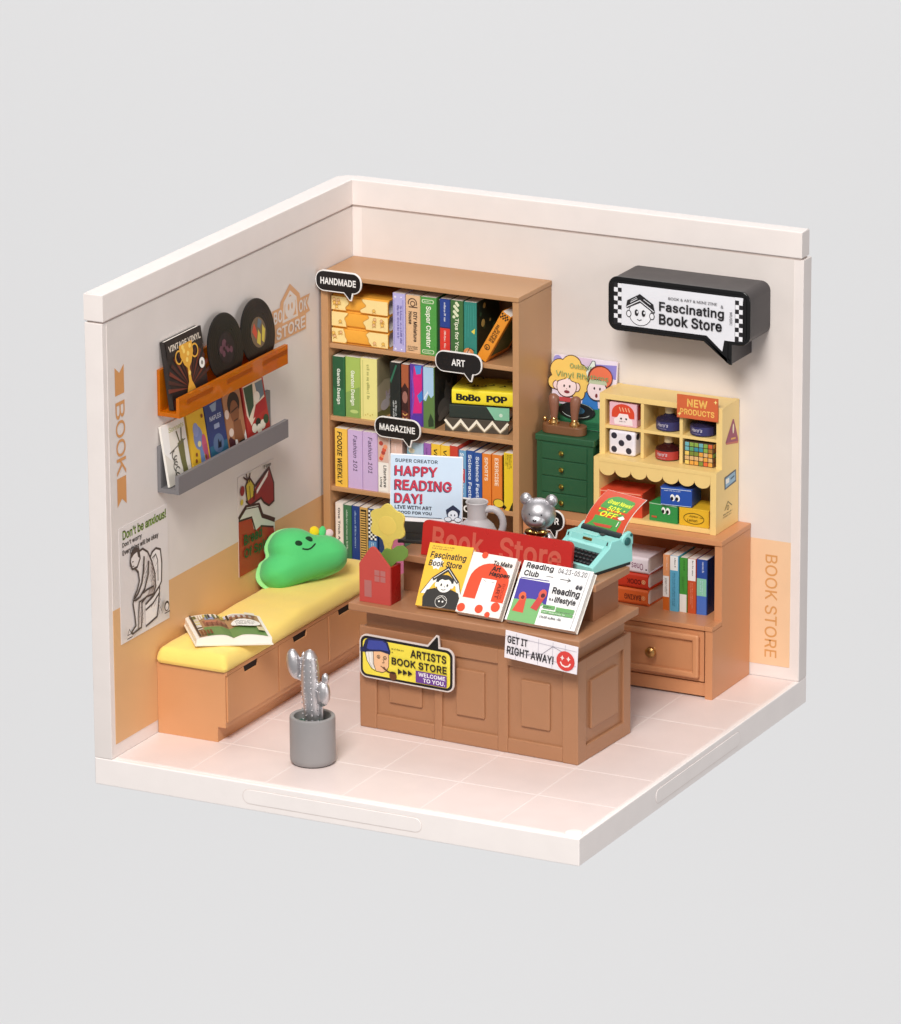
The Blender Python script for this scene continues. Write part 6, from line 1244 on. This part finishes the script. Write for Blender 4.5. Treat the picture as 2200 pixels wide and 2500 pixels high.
# seat cushion: puffed, soft edges, slight dents
cu = root('seat_cushion', 'long yellow seat cushion lying on the bench', 'cushion', (1.13, -7.2, 2.12))
t = bmesh.new(); nx, ny = 26, 96; x0, x1, y0, y1 = .02, 2.3, -12.16, -2.3; rows = []
def sm(d, r): d = max(0, min(1, d/r)); return math.sqrt(1-(1-d)**2)
from mathutils import noise
for j in range(ny+1):
    row = []
    for i in range(nx+1):
        fx_, fy_ = i/nx, j/ny
        x = x0+(x1-x0)*(.5-.5*math.cos(math.pi*fx_)); yy = y0+(y1-y0)*(.5-.5*math.cos(math.pi*fy_))
        e = sm(min(x-x0, x1-x), .2)*sm(min(yy-y0, y1-yy), .22)
        zt = 2.2+.3*e + .17*sm(min(x-x0, x1-x), 1.1)*sm(min(yy-y0, y1-yy), 1.1) + .045*e*noise.noise(Vector((x*1.1, yy*.8, 0))) + .018*e*noise.noise(Vector((x*3.1, yy*2.2, 4)))
        ex = .05*(1-sm(min(yy-y0, y1-yy), .5)); 
        if min(x-x0, x1-x) < .35 and min(yy-y0, y1-yy) < .35:   # round the corners
            pass
        row.append(t.verts.new((x, yy, zt)))
    rows.append(row)
for a_, b_ in zip(rows, rows[1:]):
    for i in range(nx): t.faces.new((a_[i], a_[i+1], b_[i+1], b_[i]))
bd = [e for e in t.edges if e.is_boundary]
r = bmesh.ops.extrude_edge_only(t, edges=bd); vs = [v for v in r['geom'] if isinstance(v, bmesh.types.BMVert)]
for v in vs: v.co.z = 2.125; v.co.x += (.04 if v.co.x < 1 else -.05 if v.co.x > 2 else 0); v.co.y += (.05 if v.co.y < -12 else 0)
bmesh.ops.recalc_face_normals(t, faces=t.faces)
for v in t.verts:   # rounded plan corners
    for cx, cy_ in ((x1-.16, y0+.16), (x0+.16, y0+.16)):
        dx, dy = v.co.x-cx, v.co.y-cy_
        if (dx > 0) == (cx > 1) and dy < 0:
            l = math.hypot(dx, dy); m_ = max(abs(dx), abs(dy))
            if l > 1e-6: v.co.x, v.co.y = cx+dx*m_/l, cy_+dy*m_/l
c = B(); c._add(t, CUSH); c.done('cushion_cover', cu, True, ang=60)

# plush cloud
PG = mat('#57CF78', .7, 0, 'cloth'); PG2 = mat('#A2EC9A', .75, 0, 'cloth')
n_ = Vector((.68, -.6, .36)).normalized(); U_ = Z.cross(n_).normalized(); V_ = n_.cross(U_)
PM = Matrix((U_, V_, n_)).transposed().to_4x4()
cl = root('plush_cloud', 'green cloud-shaped plush with a smiling face on the bench cushion', 'plush toy', (.97, -5.12, 3.33))
out = [(370, 1560), (385, 1480), (430, 1385), (525, 1318), (522, 1222), (545, 1140), (620, 1045), (690, 1005), (760, 985), (830, 980), (900, 985), (970, 1005), (1035, 1040), (1100, 1090), (1180, 1115), (1290, 1130), (1390, 1170), (1470, 1240), (1520, 1320), (1535, 1400), (1510, 1500), (1450, 1570), (1380, 1610), (1250, 1650), (1100, 1680), (950, 1715), (800, 1750), (700, 1775), (610, 1785), (520, 1755), (450, 1700), (395, 1640)]
O2 = [((p[0]-950)/5.29/86/.93, -(p[1]-1400)/5.29/86) for p in out]
def dense(P, m=3):
    q = []; n = len(P)
    for i in range(n):
        p0, p1, p2, p3 = [Vector((*P[(i+k) % n], 0)) for k in (-1, 0, 1, 2)]
        for k in range(m):
            s_ = k/m; q.append(tuple((.5*((2*p1)+(p2-p0)*s_+(2*p0-5*p1+4*p2-p3)*s_*s_+(3*p1-p0-3*p2+p3)*s_**3)).xy))
    return q
O2 = dense(O2)
def pillow(P, T, Tb, m, name, parent, c0=(0, -.05), rings=12):
    t = bmesh.new(); n = len(P); rows = []
    for k in range(rings+1):
        s_ = math.sin(math.pi/2*k/rings); rows.append((1-k/rings*0, s_))
    prev = None; R_ = []
    for k in range(rings+1):
        ph = math.pi/2*k/rings; rr_ = math.cos(ph)**.85; h = math.sin(ph)
        R_.append([t.verts.new((c0[0]+(p[0]-c0[0])*rr_, c0[1]+(p[1]-c0[1])*rr_, T*h)) for p in P])
    Bk = []
    for k in range(1, rings+1):
        ph = math.pi/2*k/rings; rr_ = math.cos(ph)**.85
        Bk.append([t.verts.new((c0[0]+(p[0]-c0[0])*rr_, c0[1]+(p[1]-c0[1])*rr_, -Tb*math.sin(ph))) for p in P])
    for a_, b_ in zip(R_, R_[1:]):
        for i in range(n): t.faces.new((a_[i], a_[(i+1) % n], b_[(i+1) % n], b_[i]))
    Bk = [R_[0]]+Bk
    for a_, b_ in zip(Bk, Bk[1:]):
        for i in range(n): t.faces.new((a_[(i+1) % n], a_[i], b_[i], b_[(i+1) % n]))
    bmesh.ops.remove_doubles(t, verts=t.verts, dist=1e-4); bmesh.ops.recalc_face_normals(t, faces=t.faces)
    o = B()._add(t, m, PM).done(name, parent, ang=180); return o
def edge(u, v, P):
    """distance from (u, v) to the outline"""
    best = 9
    for p, q in zip(P, P[1:]+P[:1]):
        dx, dy = q[0]-p[0], q[1]-p[1]; t_ = max(0, min(1, ((u-p[0])*dx+(v-p[1])*dy)/(dx*dx+dy*dy+1e-12)))
        d = (u-p[0]-t_*dx)**2+(v-p[1]-t_*dy)**2
        if d < best: best = d
    return math.sqrt(best)
def puff(P, T, R0, c0=(0, -.05), rings=20):
    """front half whose height follows the distance to the outline, so that every lobe swells"""
    t = bmesh.new(); n = len(P); rows = []
    for k in range(rings+1):
        rr_ = 1-(k/rings)**1.25; row = []
        if k == rings: row = [t.verts.new((*c0, T))]
        else:
            for p in P:
                u, v = c0[0]+(p[0]-c0[0])*rr_, c0[1]+(p[1]-c0[1])*rr_; d = min(1, edge(u, v, P)/R0) if k else 0
                row.append(t.verts.new((u, v, T*math.sqrt(max(0, 1-(1-d)**2)))))
        rows.append(row)
    for a_, b_ in zip(rows, rows[1:]):
        for i in range(n):
            if len(b_) == 1: t.faces.new((a_[i], a_[(i+1) % n], b_[0]))
            else: t.faces.new((a_[i], a_[(i+1) % n], b_[(i+1) % n], b_[i]))
    inner = [v for r_ in rows[1:] for v in r_]
    for k in range(6): bmesh.ops.smooth_vert(t, verts=inner, factor=.5, use_axis_x=False, use_axis_y=False, use_axis_z=True)
    lp = rows[0]; lo_ = [t.verts.new((v.co.x*.97, v.co.y*.97, -.1)) for v in lp]
    for i in range(n): t.faces.new((lp[(i+1) % n], lp[i], lo_[i], lo_[(i+1) % n]))
    t.faces.new(lo_); bmesh.ops.recalc_face_normals(t, faces=t.faces)
    hs = [v.co.copy() for v in inner]; return t, hs
FT = .66
t, HS = puff(O2, FT, .66); B()._add(t, PG, PM).done('front_half', cl, ang=80)
lo = [(p[0]*1.05-.03, p[1]*1.05-.035) for p in O2]
o = pillow(lo, .05, .5, PG2, 'back_half', cl); o.location = (-n_*.09)
def onf(px_, py): u, v = (px_-950)/5.29/86/.93, -(py-1400)/5.29/86; return u, v
def hgt(u, v): return sum(q.z for q in sorted(HS, key=lambda q: (q.x-u)**2+(q.y-v)**2)[:4])/4
b = B(); DK = mat('#0F3A1E', .6, 0, 'cloth')
for ex_, ey in ((835, 1212), (985, 1172)):
    u, v = onf(ex_, ey); b.ell(tuple(PM @ Vector((u, v, hgt(u, v)))), (.115, .085, .028), DK, 18, PM.to_3x3().to_4x4() @ Matrix.Rotation(R(-18), 4, 'Z'))
pth = []
for k in range(11):
    s_ = k/10; u, v = onf(868+185*s_, 1287+ -45*s_ + 38*math.sin(math.pi*s_)); pth.append(tuple(PM @ Vector((u, v, hgt(u, v)+.004))))
b.tube(pth, .024, DK, 8); b.done('face', cl)
u, v = onf(1150, 1062); B().ell(tuple(PM @ Vector((u, v, .02))), (.15, .15, .07), mat('#F3D21F', .7, 0, 'cloth'), 20, PM.to_3x3().to_4x4()).done('yellow_patch', cl)
u, v = onf(1250, 1080); B().ell(tuple(PM @ Vector((u, v, .02))), (.11, .17, .07), PG, 20, PM.to_3x3().to_4x4() @ Matrix.Rotation(R(-20), 4, 'Z')).done('leaf', cl)
u, v = onf(1345, 1110); B().ell(tuple(PM @ Vector((u, v, -.02))), (.13, .12, .06), mat('#E6C7C9', .7, 0, 'cloth'), 20, PM.to_3x3().to_4x4()).done('pink_petal', cl)

# open book on the cushion
ob = root('open_book', 'open picture book lying on the yellow cushion', 'book', (1.42, -10.42, 2.66), (R(0), R(3), R(39)))
wd, dp = 1.08, 2.0
def sect(hh):
    p = [(-wd, .02)]
    n = 14
    for k in range(n+1): s_ = k/n; x = -wd+wd*s_; p.append((x, hh*(.8+.4*math.sin(math.pi*min(1, s_*1.02)*.75)-.95*max(0, s_-.75)**1.3*2.2)))
    q_ = [(-x, z) for x, z in p[::-1]]; return p+q_[1:]
def ztop(x, hh=.23):
    s_ = 1-min(1, abs(x)/wd); return hh*(.8+.4*math.sin(math.pi*min(1, s_*1.02)*.75)-.95*max(0, s_-.75)**1.3*2.2)
b = B(); b.prism(sect(.23), 'y', -dp/2, dp/2, pap('#F5EFE4'), 0); o = b.done('page_block', ob, ang=25)
B().box(-wd-.04, wd+.04, -dp/2-.03, dp/2+.03, -.02, .018, pap('#EDE3CF'), .006).done('cover', ob)
def bend2(co): return Vector((co.x, co.y, ztop(co.x)+co.z))
a = Art((-.98, -.93, .0), X, Y, 1.96, 1.86, bend=bend2)
def patch(c, u0, v0, u1, v1):
    n = max(1, int((u1-u0)*24)); a.k += 1; i = a.b.mi(ink(c)); bm = a.b.bm; cs = [[bm.verts.new(a.P(u0+(u1-u0)*k/n, v)) for v in (v0, v1)] for k in range(n+1)]
    for p, q_ in zip(cs, cs[1:]): f = bm.faces.new((p[0], q_[0], q_[1], p[1])); f.material_index = i
patch('#B08A62', 0, 0, 1, 1); patch('#6E8F50', .12, 0, 1, .42); patch('#C9C3BC', .55, .86, .9, 1.0); patch('#93604A', .15, .46, .5, .72); patch('#B9785E', .18, .62, .48, .72); patch('#9AA0C0', .2, .76, .34, .96)
rr = random.Random(2)
for k in range(16):
    u = .02+.034*k; patch(rr.choice(['#E8E0CE', '#2A2622', '#D8C45A', '#8A5A3A', '#C9D0E0', '#EFE9DA', '#5A6A3A']), u, .78+.04*(k % 3), u+.026, .99)
for k in range(9): patch(rr.choice(['#E8E0CE', '#5A5148', '#E4DE9A', '#F2EEE6']), .03, .3+.055*k, .1, .3+.055*k+.04)
patch('#3A3430', 0, .0, .022, 1)
for k in range(4): patch(rr.choice(['#C98A3A', '#7A4A28', '#E0A850']), .04+.045*k, .02, .07+.045*k, .22)
for k in range(5): patch('#7A4436', .18+.07*k, .42, .2+.07*k, .56)
for k in range(5): patch('#8A5A44', .56+.08*k, .72, .6+.08*k, .84)
pts = []
for k in range(24): t_ = 2*math.pi*k/24; pts.append((.75+.215*math.cos(t_), .48+.17*math.sin(t_)))
n = 16; a.k += 2; i = a.b.mi(ink('#F4F1EA')); bm = a.b.bm; cs = []
for k in range(n+1): uu = .54+.42*k/n; hh = .17*math.sqrt(max(0, 1-((uu-.75)/.215)**2))+.002; cs.append([bm.verts.new(a.P(uu, .48-hh)), bm.verts.new(a.P(uu, .48+hh))])
for p, q_ in zip(cs, cs[1:]): f = bm.faces.new((p[0], q_[0], q_[1], p[1])); f.material_index = i
a.words('#3A3632', .6, .38, .9, .58, 4, 0, 6)
patch('#D9CBA0', .88, .12, .98, .3); patch('#E8E2D0', .8, .88, .95, .97)
a.done('page_print', ob)

# ================================================================== WALL SHELVES
OR = mat('#E27D0E', .2, 0, 'acrylic', .45, .3)
osf = root('wall_shelf', 'translucent orange wall shelf holding records on the left wall', 'shelf', (.35, -7.85, 9.25))
B().prism([(.014, 9.25), (.72, 9.25), (.72, 9.82), (.61, 9.82), (.61, 9.38), (.11, 9.38), (.11, 10.58), (.014, 10.58)], 'y', -11.72, -5.36, OR, .02, 2).done('shelf_body', osf, True)
for y0 in (-11.3, -9.0, -6.9): B().box(.712, .728, y0, y0+1.5, 9.56, 9.7, mat('#B0560C', .3, 0, 'acrylic', .3), .006, 1).done('slot', osf, True)
GRY = mat('#757274', .42)
gsf = root('wall_shelf', 'grey wall shelf holding magazines below the orange shelf', 'shelf', (.35, -7.9, 7.05))
B().prism([(.014, 7.04), (.7, 7.04), (.7, 7.57), (.58, 7.57), (.58, 7.17), (.12, 7.17), (.12, 8.38), (.014, 8.38)], 'y', -11.8, -5.36, GRY, .015, 2).done('shelf_body', gsf, True)
# records
def record(label, y, r_, lab):
    r = root('vinyl_record', label, 'record', (.52, y, 9.4), (0, R(-9), 0), 'vinyl records on the orange shelf')
    V = mat('#0F0C0C', .3); b = B()
    b.lathe([(0, .02), (r_*.4, .02), (r_*.42, .024), (r_*.97, .024), (r_, .012), (r_, -.012), (r_*.97, -.024), (0, -.024)], V, (0, 0, 0), 56, Matrix.Translation((0, 0, r_+.05)) @ Matrix.Rotation(R(90), 4, 'Y')); b.done('disc', r)
    b = B()
    for k in range(5): q_ = r_*(.5+.1*k); b.lathe([(q_, .0255), (q_+.018, .0275), (q_+.036, .0255)], V, (0, 0, 0), 56, Matrix.Translation((0, 0, r_+.05)) @ Matrix.Rotation(R(90), 4, 'Y'))
    b.done('groove_band', r)
    a = Art((.026, -.45*r_, .62*r_+.05-.07*r_), Y, Z, .9*r_, .9*r_); lab(a); a.done('centre_label', r)
def lab1(a):
    a.ell('#1C1216', .5, .5, .5)
    for u, v, w_ in ((.2, .5, .12), (.42, .62, .16), (.6, .45, .12), (.78, .38, .1), (.3, .35, .1)): a.ell('#5E3844', u, v, w_, w_*1.1, n=9)
    for u, v in ((.36, .5), (.55, .6), (.68, .5)): a.ell('#2A1018', u, v, .07, n=9)
def lab2(a):
    a.ell('#6E5A46', .5, .5, .5); a.poly('#C04A34', [(.1, .6), (.3, .85), (.42, .5), (.3, .3)]); a.poly('#C9B24A', [(.3, .2), (.5, .6), (.62, .4), (.5, .06)]); a.poly('#C9B24A', [(.62, .2), (.8, .7), (.94, .5), (.75, .1)]); a.poly('#5A6A74', [(.45, .7), (.6, .95), (.8, .8), (.6, .6)])
record('left vinyl record with a dark pink centre on the orange shelf', -8.4, 1.0, lab1)
record('right vinyl record with a multicoloured centre on the orange shelf', -6.5, .98, lab2)
def art_alb(a):
    a.rect('#231A18', 0, 0, 1, 1)
    for k in range(14):
        t_ = R(12+12*k); a.poly('#6E3020' if k % 2 else '#45201A', [(.52, .2), (.52+.62*math.cos(t_), .2+.62*math.sin(t_)), (.52+.62*math.cos(t_+.1), .2+.62*math.sin(t_+.1))])
    a.rect('#231A18', 0, .74, 1, 1); a.rect('#4A221A', .0, .0, 1, .14)
    a.text('#E0D2C0', 'VINTAGE VINYL', .06, .83, .95, .92, 0, .05)
    G = '#E0A53A'; G2 = '#F3CE6A'
    a.poly(G, [(.4, .16), (.64, .16), (.6, .24), (.56, .3), (.55, .5), (.62, .56), (.7, .7), (.7, .86), (.34, .86), (.34, .7), (.42, .56), (.49, .5), (.48, .3), (.44, .24)])
    a.ring(G, .3, .7, .09, .05); a.ring(G, .74, .7, .09, .05)
    for u, v in ((.45, .76), (.55, .7), (.62, .8), (.5, .62), (.52, .42), (.42, .82)): a.ell(G2, u, v, .035)
    a.rect('#8A8680', .38, .06, .66, .16); a.ell('#EDE9E2', .88, .48, .075); a.ell('#8A8680', .88, .48, .03)
m_ = lean_book('record_album', 'dark record album with a golden trophy at the left of the orange shelf', (.3, -11.56, 9.4), 90, 8, 2.02, 1.95, .16, '#2A2422', art_alb); m_['category'] = 'album'
# magazines
def a1(a):
    a.rect('#E4DDD2', 0, 0, 1, 1); a.poly('#F1EEEA', [(0, .55), (.25, .4), (.3, 1), (0, 1)]); a.text('#A9AE5A', 'Sonnets', .3, .84, .95, .92, 0, 0, .2)
    a.line('#5A5636', [(.6, .82), (.72, .5), (.66, .1)], .06); a.line('#5A5636', [(.82, .84), (.74, .6)], .06); a.poly('#6E6C40', [(.58, .62), (.84, .66), (.82, .3), (.86, .06), (.7, .02), (.62, .3)]); a.line('#6A665E', [(.2, .52), (.92, .64)], .03)
    for k in range(5): a.ring('#4A4842', .38+.04*(k % 2), .1+.09*k, .1, .03, a0=20*k, a1=220+20*k)
def a2(a):
    a.rect('#E2B52E', 0, 0, 1, 1); a.ell('#7E8AB8', .5, .55, .26, .2); a.ell('#8E97C4', .42, .7, .16, .12); a.poly('#6E88B8', [(.45, .1), (.7, .1), (.68, .5), (.5, .5)]); a.ell('#C45A78', .78, .4, .14, .18); a.poly('#B8506E', [(.72, .12), (.92, .12), (.92, .4), (.74, .4)]); a.ell('#E6D8A0', .5, .45, .1, .05)
    for u, v in ((.2, .2), (.26, .3), (.85, .88), (.75, .2)): a.ell('#8A4A24', u, v, .06)
def a3(a):
    a.rect('#2F3E74', 0, 0, 1, 1); a.rect('#2E6480', 0, 0, 1, .3); a.ell('#5A7094', .5, .3, .3, .16); a.poly('#8FA0B4', [(.3, .96), (.7, .98), (.6, .84), (.4, .84)]); a.text('#C6CDDC', 'NAPLES', .2, .7, .85, .78, 0, .03); a.rect('#9AA4C0', .38, .55, .68, .63); a.poly('#10182A', [(.42, .22), (.5, .38), (.56, .3), (.66, .34), (.62, .22)]); a.line('#A9B8C8', [(.4, .1), (.7, .1)], .03)
def a4(a):
    a.rect('#B07A56', 0, 0, 1, 1); a.ell('#2A1A16', .55, .8, .34, .2); a.ell('#8A5638', .55, .66, .24, .2); a.poly('#8A5638', [(.3, .1), (.85, .1), (.8, .5), (.4, .5)]); a.line('#3A1F18', [(.36, .68), (.76, .72)], .04); a.line('#3A1F18', [(.44, .52), (.66, .53)], .035); a.ell('#E6CFC0', .1, .68, .12, .08); a.ell('#E6CFC0', .2, .36, .13, .07); a.poly('#4A2228', [(0, 0), (.4, 0), (.35, .2), (.1, .3), (0, .26)]); a.rect('#2A2A22', .55, 0, .9, .16); a.poly('#E9E2DC', [(.3, .02), (.48, .0), (.46, .2), (.34, .22)]); a.poly('#E9E2DC', [(.86, .06), (.98, .1), (.96, .3), (.86, .22)])
def a5(a):
    a.rect('#B0322A', 0, 0, 1, 1); a.poly('#E9D8C0', [(.06, .98), (.94, .98), (.94, .6), (.6, .5), (.2, .3), (.06, .5)]); a.poly('#37503A', [(.08, .96), (.5, .96), (.42, .6), (.14, .44)]); a.poly('#6F7E86', [(.6, .95), (.94, .95), (.94, .7), (.66, .64)]); a.ell('#EFE6D6', .6, .72, .14, .09); a.poly('#A8242A', [(.5, .6), (.94, .66), (.94, .46), (.3, .4)])
    for u, v, c in ((.3, .24, '#E6DCC8'), (.5, .3, '#1F2A1E'), (.68, .24, '#E6DCC8'), (.85, .3, '#2F4A2E'), (.5, .2, '#E6DCC8')): a.ell(c, u, v, .12, .08, n=10)
    for v in (.04, .09, .13): a.line('#D88A72', [(.08, v), (.92, v)], .02)
GM = 'magazines on the grey wall shelf'
for lab, y, wd_, h_, art, cov, rz in (('white magazine with green and grey drawing at the left of the grey shelf', -12.02+.3, 1.3, 1.75, a1, '#E9E4DC', 90), ('yellow magazine with blue and pink figures on the grey shelf', -10.3, .98, 1.7, a2, '#DDB03A', 90), ('dark blue magazine on the grey shelf', -9.26, 1.0, 1.72, a3, '#34427A', 90), ('brown magazine with a dark-haired portrait on the grey shelf', -8.2, 1.02, 1.72, a4, '#A8724E', 90), ('red magazine with green and cream shapes at the right of the grey shelf', -7.12, 1.28, 1.74, a5, '#A8302A', 90)):
    lean_book('magazine', lab, (.3, y, 7.19), rz, 9, wd_, h_, .07 if art is not a5 else .1, cov, art, GM)

# ================================================================== POSTERS
p1 = root('poster', 'white poster with a line drawing of a seated figure on the left wall', 'poster', (.03, -12.66, 4.88))
B().box(.016, .03, -14.02, -11.3, 3.2, 6.58, pap('#E0D8D5'), 0).done('paper', p1, True)
a = Art((.03, -14.02, 3.2), Y, Z, 2.72, 3.38); K = '#4E4341'
a.text('#8FB43A', "Don't be anxious!", .07, .885, .96, .965, 0, .05); a.text('#333A1E', "Don't be anxious!", .075, .888, .965, .968, 0, .0)
a.text('#3A3230', "Don't worry", .06, .815, .46, .865, 0, .03); a.text('#3A3230', 'Everything will be okay', .06, .745, .8, .8, 0, .03)
def ln(p, w_=.045, closed=False): a.line(K, p, w_*1.25, closed)
# a bowed person sitting on a toilet, forearms resting on the thighs
G1 = '#D8CDC9'; G2 = '#B9ABA6'; Wh = '#F0E9E6'
a.poly(Wh, [(.62, .62), (.72, .665), (.83, .64), (.85, .42), (.82, .33), (.8, .2), (.74, .07), (.5, .05), (.5, .24), (.66, .28), (.68, .42)])
ln([(.6, .6), (.66, .655), (.74, .67), (.83, .64), (.855, .52), (.84, .36), (.8, .33)], .05); ln([(.66, .6), (.73, .62), (.77, .56), (.77, .38)], .03)
ln([(.8, .33), (.66, .27), (.5, .235)], .055); ln([(.8, .33), (.79, .27), (.66, .21), (.5, .185)], .045); ln([(.79, .27), (.76, .15), (.73, .075), (.5, .045)], .05)
body = [(.3, .66), (.36, .72), (.46, .73), (.56, .68), (.64, .58), (.7, .46), (.71, .34), (.66, .29), (.52, .3), (.42, .27), (.42, .17), (.4, .06), (.22, .045), (.2, .065), (.29, .1), (.27, .2), (.24, .3), (.27, .36), (.33, .4), (.38, .47), (.36, .55), (.29, .6)]
a.poly('#E9E0DC', body)
a.poly(G1, [(.56, .68), (.64, .58), (.7, .46), (.71, .34), (.63, .36), (.6, .5), (.52, .6)]); a.poly(G1, [(.42, .27), (.42, .17), (.4, .06), (.34, .07), (.36, .2), (.36, .29)]); a.poly(G2, [(.52, .3), (.66, .29), (.71, .34), (.6, .36)])
a.line(K, body, .06, True)
a.poly('#E9E0DC', [(.24, .6), (.2, .67), (.22, .74), (.3, .77), (.38, .74), (.4, .66), (.34, .6)]); ln([(.24, .6), (.2, .67), (.22, .74), (.3, .77), (.38, .74), (.4, .66), (.34, .6), (.24, .6)], .05)
a.poly(K, [(.2, .69), (.22, .75), (.3, .78), (.39, .75), (.41, .66), (.36, .68), (.34, .73), (.27, .72)]); ln([(.235, .665), (.265, .662)], .025); ln([(.24, .625), (.275, .622)], .022); ln([(.205, .66), (.19, .64), (.215, .635)], .022)
ln([(.48, .66), (.46, .54), (.42, .44), (.34, .37), (.28, .345)], .06); ln([(.57, .6), (.55, .48), (.48, .38), (.38, .33), (.28, .32)], .055); ln([(.28, .345), (.24, .335), (.28, .32)], .04)
ln([(.66, .36), (.52, .36), (.44, .35)], .045); ln([(.34, .2), (.36, .29), (.5, .3)], .04); ln([(.22, .045), (.33, .065), (.34, .2)], .035)
for k in range(6): a.line('#8A7C78', [(.6+.012*k, .58-.04*k), (.65+.008*k, .53-.035*k)], .02)
for k in range(4): a.line('#8A7C78', [(.38, .24-.04*k), (.41, .22-.04*k)], .02)
rq = random.Random(8)
for k in range(34):
    u, v = rq.choice([(rq.uniform(.54, .68), rq.uniform(.36, .6)), (rq.uniform(.3, .4), rq.uniform(.08, .28)), (rq.uniform(.46, .66), rq.uniform(.3, .35)), (rq.uniform(.4, .5), rq.uniform(.42, .6)), (rq.uniform(.56, .74), rq.uniform(.08, .2))]); a.line('#6E605C', [(u, v), (u+.03, v+.02), (u+.05, v+.045)], .016)
for k in range(4): a.line('#8A7C78', [(.7+.02*k, .2-.02*k), (.74+.012*k, .16-.02*k)], .018)
a.ell('#3A3230', .87, .14, .05, .045); a.ell('#E6DDD9', .87, .135, .034, .03); a.line('#3A3230', [(.82, .085), (.93, .085)], .03)
a.line('#3A3230', [(.05, .075), (.09, .12), (.13, .075), (.05, .075)], .025); a.line('#3A3230', [(.04, .045), (.15, .045)], .03)
a.done('poster_print', p1, True)
p2 = root('poster', 'poster with red and white paper shapes and green lettering behind the plush cloud', 'poster', (.03, -6.15, 4.7))
B().box(.016, .03, -7.22, -5.06, 3.22, 6.22, pap('#DBD0CA'), 0).done('paper', p2, True)
a = Art((.03, -7.22, 3.22), Y, Z, 2.16, 3.0); K = '#3F1F1A'; Rd = '#A8301F'
a.poly(Rd, [(0, 0), (1, 0), (1, .2), (.96, .33), (.6, .4), (.42, .4), (.36, .52), (0, .56)]); a.poly('#D4D6CA', [(0, .56), (.2, .64), (.56, .6), (.66, .47), (1, .36), (1, .3), (.6, .4), (.45, .38), (.36, .53)])
a.line(K, [(0, .565), (.36, .535), (.46, .38)], .06); a.line(K, [(0, .585), (.2, .665), (.56, .62), (.66, .49), (.82, .44), (1, .38)], .13); a.line('#D8D9CC', [(.22, .655), (.55, .615)], .02); a.line(K, [(.6, .4), (.96, .32)], .05)
a.poly('#8E2524', [(.22, .72), (.32, .66), (.62, .68), (.7, .62), (.84, .56), (.98, .58), (.98, .76), (.86, .94)]); a.line(K, [(.22, .72), (.32, .66), (.62, .68), (.7, .62), (.84, .56), (.98, .58), (.98, .76), (.86, .94), (.7, .82)], .06, True)
a.poly('#EFE5DF', [(.5, .78), (.84, .92), (.8, .86), (.5, .74)]); a.line(K, [(.46, .83), (.86, .94)], .1)
a.poly('#C9B23A', [(.22, .72), (.2, .88), (.3, .96), (.42, .86), (.4, .74)]); a.line(K, [(.24, .7), (.2, .88), (.3, .95), (.44, .84), (.42, .7)], .06); a.line(K, [(.14, .98), (.24, .93)], .05); a.line(K, [(.22, 1.0), (.26, .9)], .05); a.line(K, [(.32, .99), (.3, .9)], .05); a.line(K, [(.3, .86), (.32, .72)], .03); a.ell('#8E2524', .1, .85, .06, .05); a.ell('#C9B23A', .08, .74, .04, .03)
a.text('#4A4038', 'Fine', .7, .955, .9, .99, 0, .03); a.text('#1F4A24', 'Bread', .12, .29, .62, .4, 0, .03); a.text('#1F4A24', 'Of Spirit', .12, .14, .86, .26, 0, .03)
a.done('poster_print', p2, True)

# ================================================================== CACTUS
PT = mat('#928F8F', .45); CS = mat('#D3D0D2', .42, 1, 'metal')
pt = root('cactus_pot', 'silver cactus figurine growing from a smooth grey pot on the floor', 'potted cactus', (5.14, -12.33, 0)); pt.scale = (.885, .885, .98)
B().lathe([(0, .03), (.6, .03), (.66, .035), (.715, .1), (.725, .2), (.725, 1.34), (.715, 1.4), (.69, 1.42), (.61, 1.42), (.585, 1.4), (.575, 1.1), (0, 1.08)], PT, seg=56).done('pot', pt)
B().lathe([(0, -.0), (.62, 0), (.63, .045), (0, .045)], mat('#2A2624', .6), seg=40).done('rubber_foot', pt)
B().lathe([(0, 1.2), (.3, 1.19), (.57, 1.17), (.578, 1.12)], mat('#2F5A4A', .5), seg=40).done('green_soil', pt)
b = B()
def caps(p, rad): b.tube(p, rad, CS, 22)
caps([(0, 0, 1.1), (.0, 0, 1.5), (-.05, 0, 2.2), (-.07, 0, 2.8), (-.07, 0, 3.15), (-.07, 0, 3.3), (-.07, 0, 3.37)], [.24, .255, .3, .29, .24, .15, .05])
caps([(-.1, 0, 2.55), (-.32, .0, 2.48), (-.58, -.02, 2.58)], [.12, .1, .13]); b.ell((-.62, -.02, 2.88), (.24, .22, .45), CS, 24, Matrix.Rotation(R(-12), 4, 'Y'))
b.ell((-.36, .14, 2.98), (.09, .1, .26), CS, 16)
b.ell((.41, -.02, 2.12), (.23, .2, .38), CS, 24); caps([(.33, 0, 1.3), (.33, 0, 1.85)], [.055, .055]); b.ell((.48, 0, 2.57), (.12, .12, .17), CS, 18); b.ell((.2, .02, 2.2), (.16, .12, .14), CS, 14)
o = remesh(b.done('cactus', pt), .02, 7)
b = B(); rr = random.Random(5)
for k in range(12):
    for x0, an in ((-.05, -150), (-.02, -105), (.02, -65), (0, -20)):
        z = 1.3+.165*k; rd = .262+.03*math.sin((z-1.1)*1.4); b.ell((x0*.5-.03*(z-1.4)+rd*math.cos(R(an)), rd*math.sin(R(an)), z+.1*(an == -70)), .026, CS, 8)
for k in range(7): t_ = R(-160+25*k); b.ell((.36+.2*math.cos(t_), -.02+.18*math.sin(t_), 2.2), .024, CS, 8)
tag(b.done('spines', pt), kind='stuff')
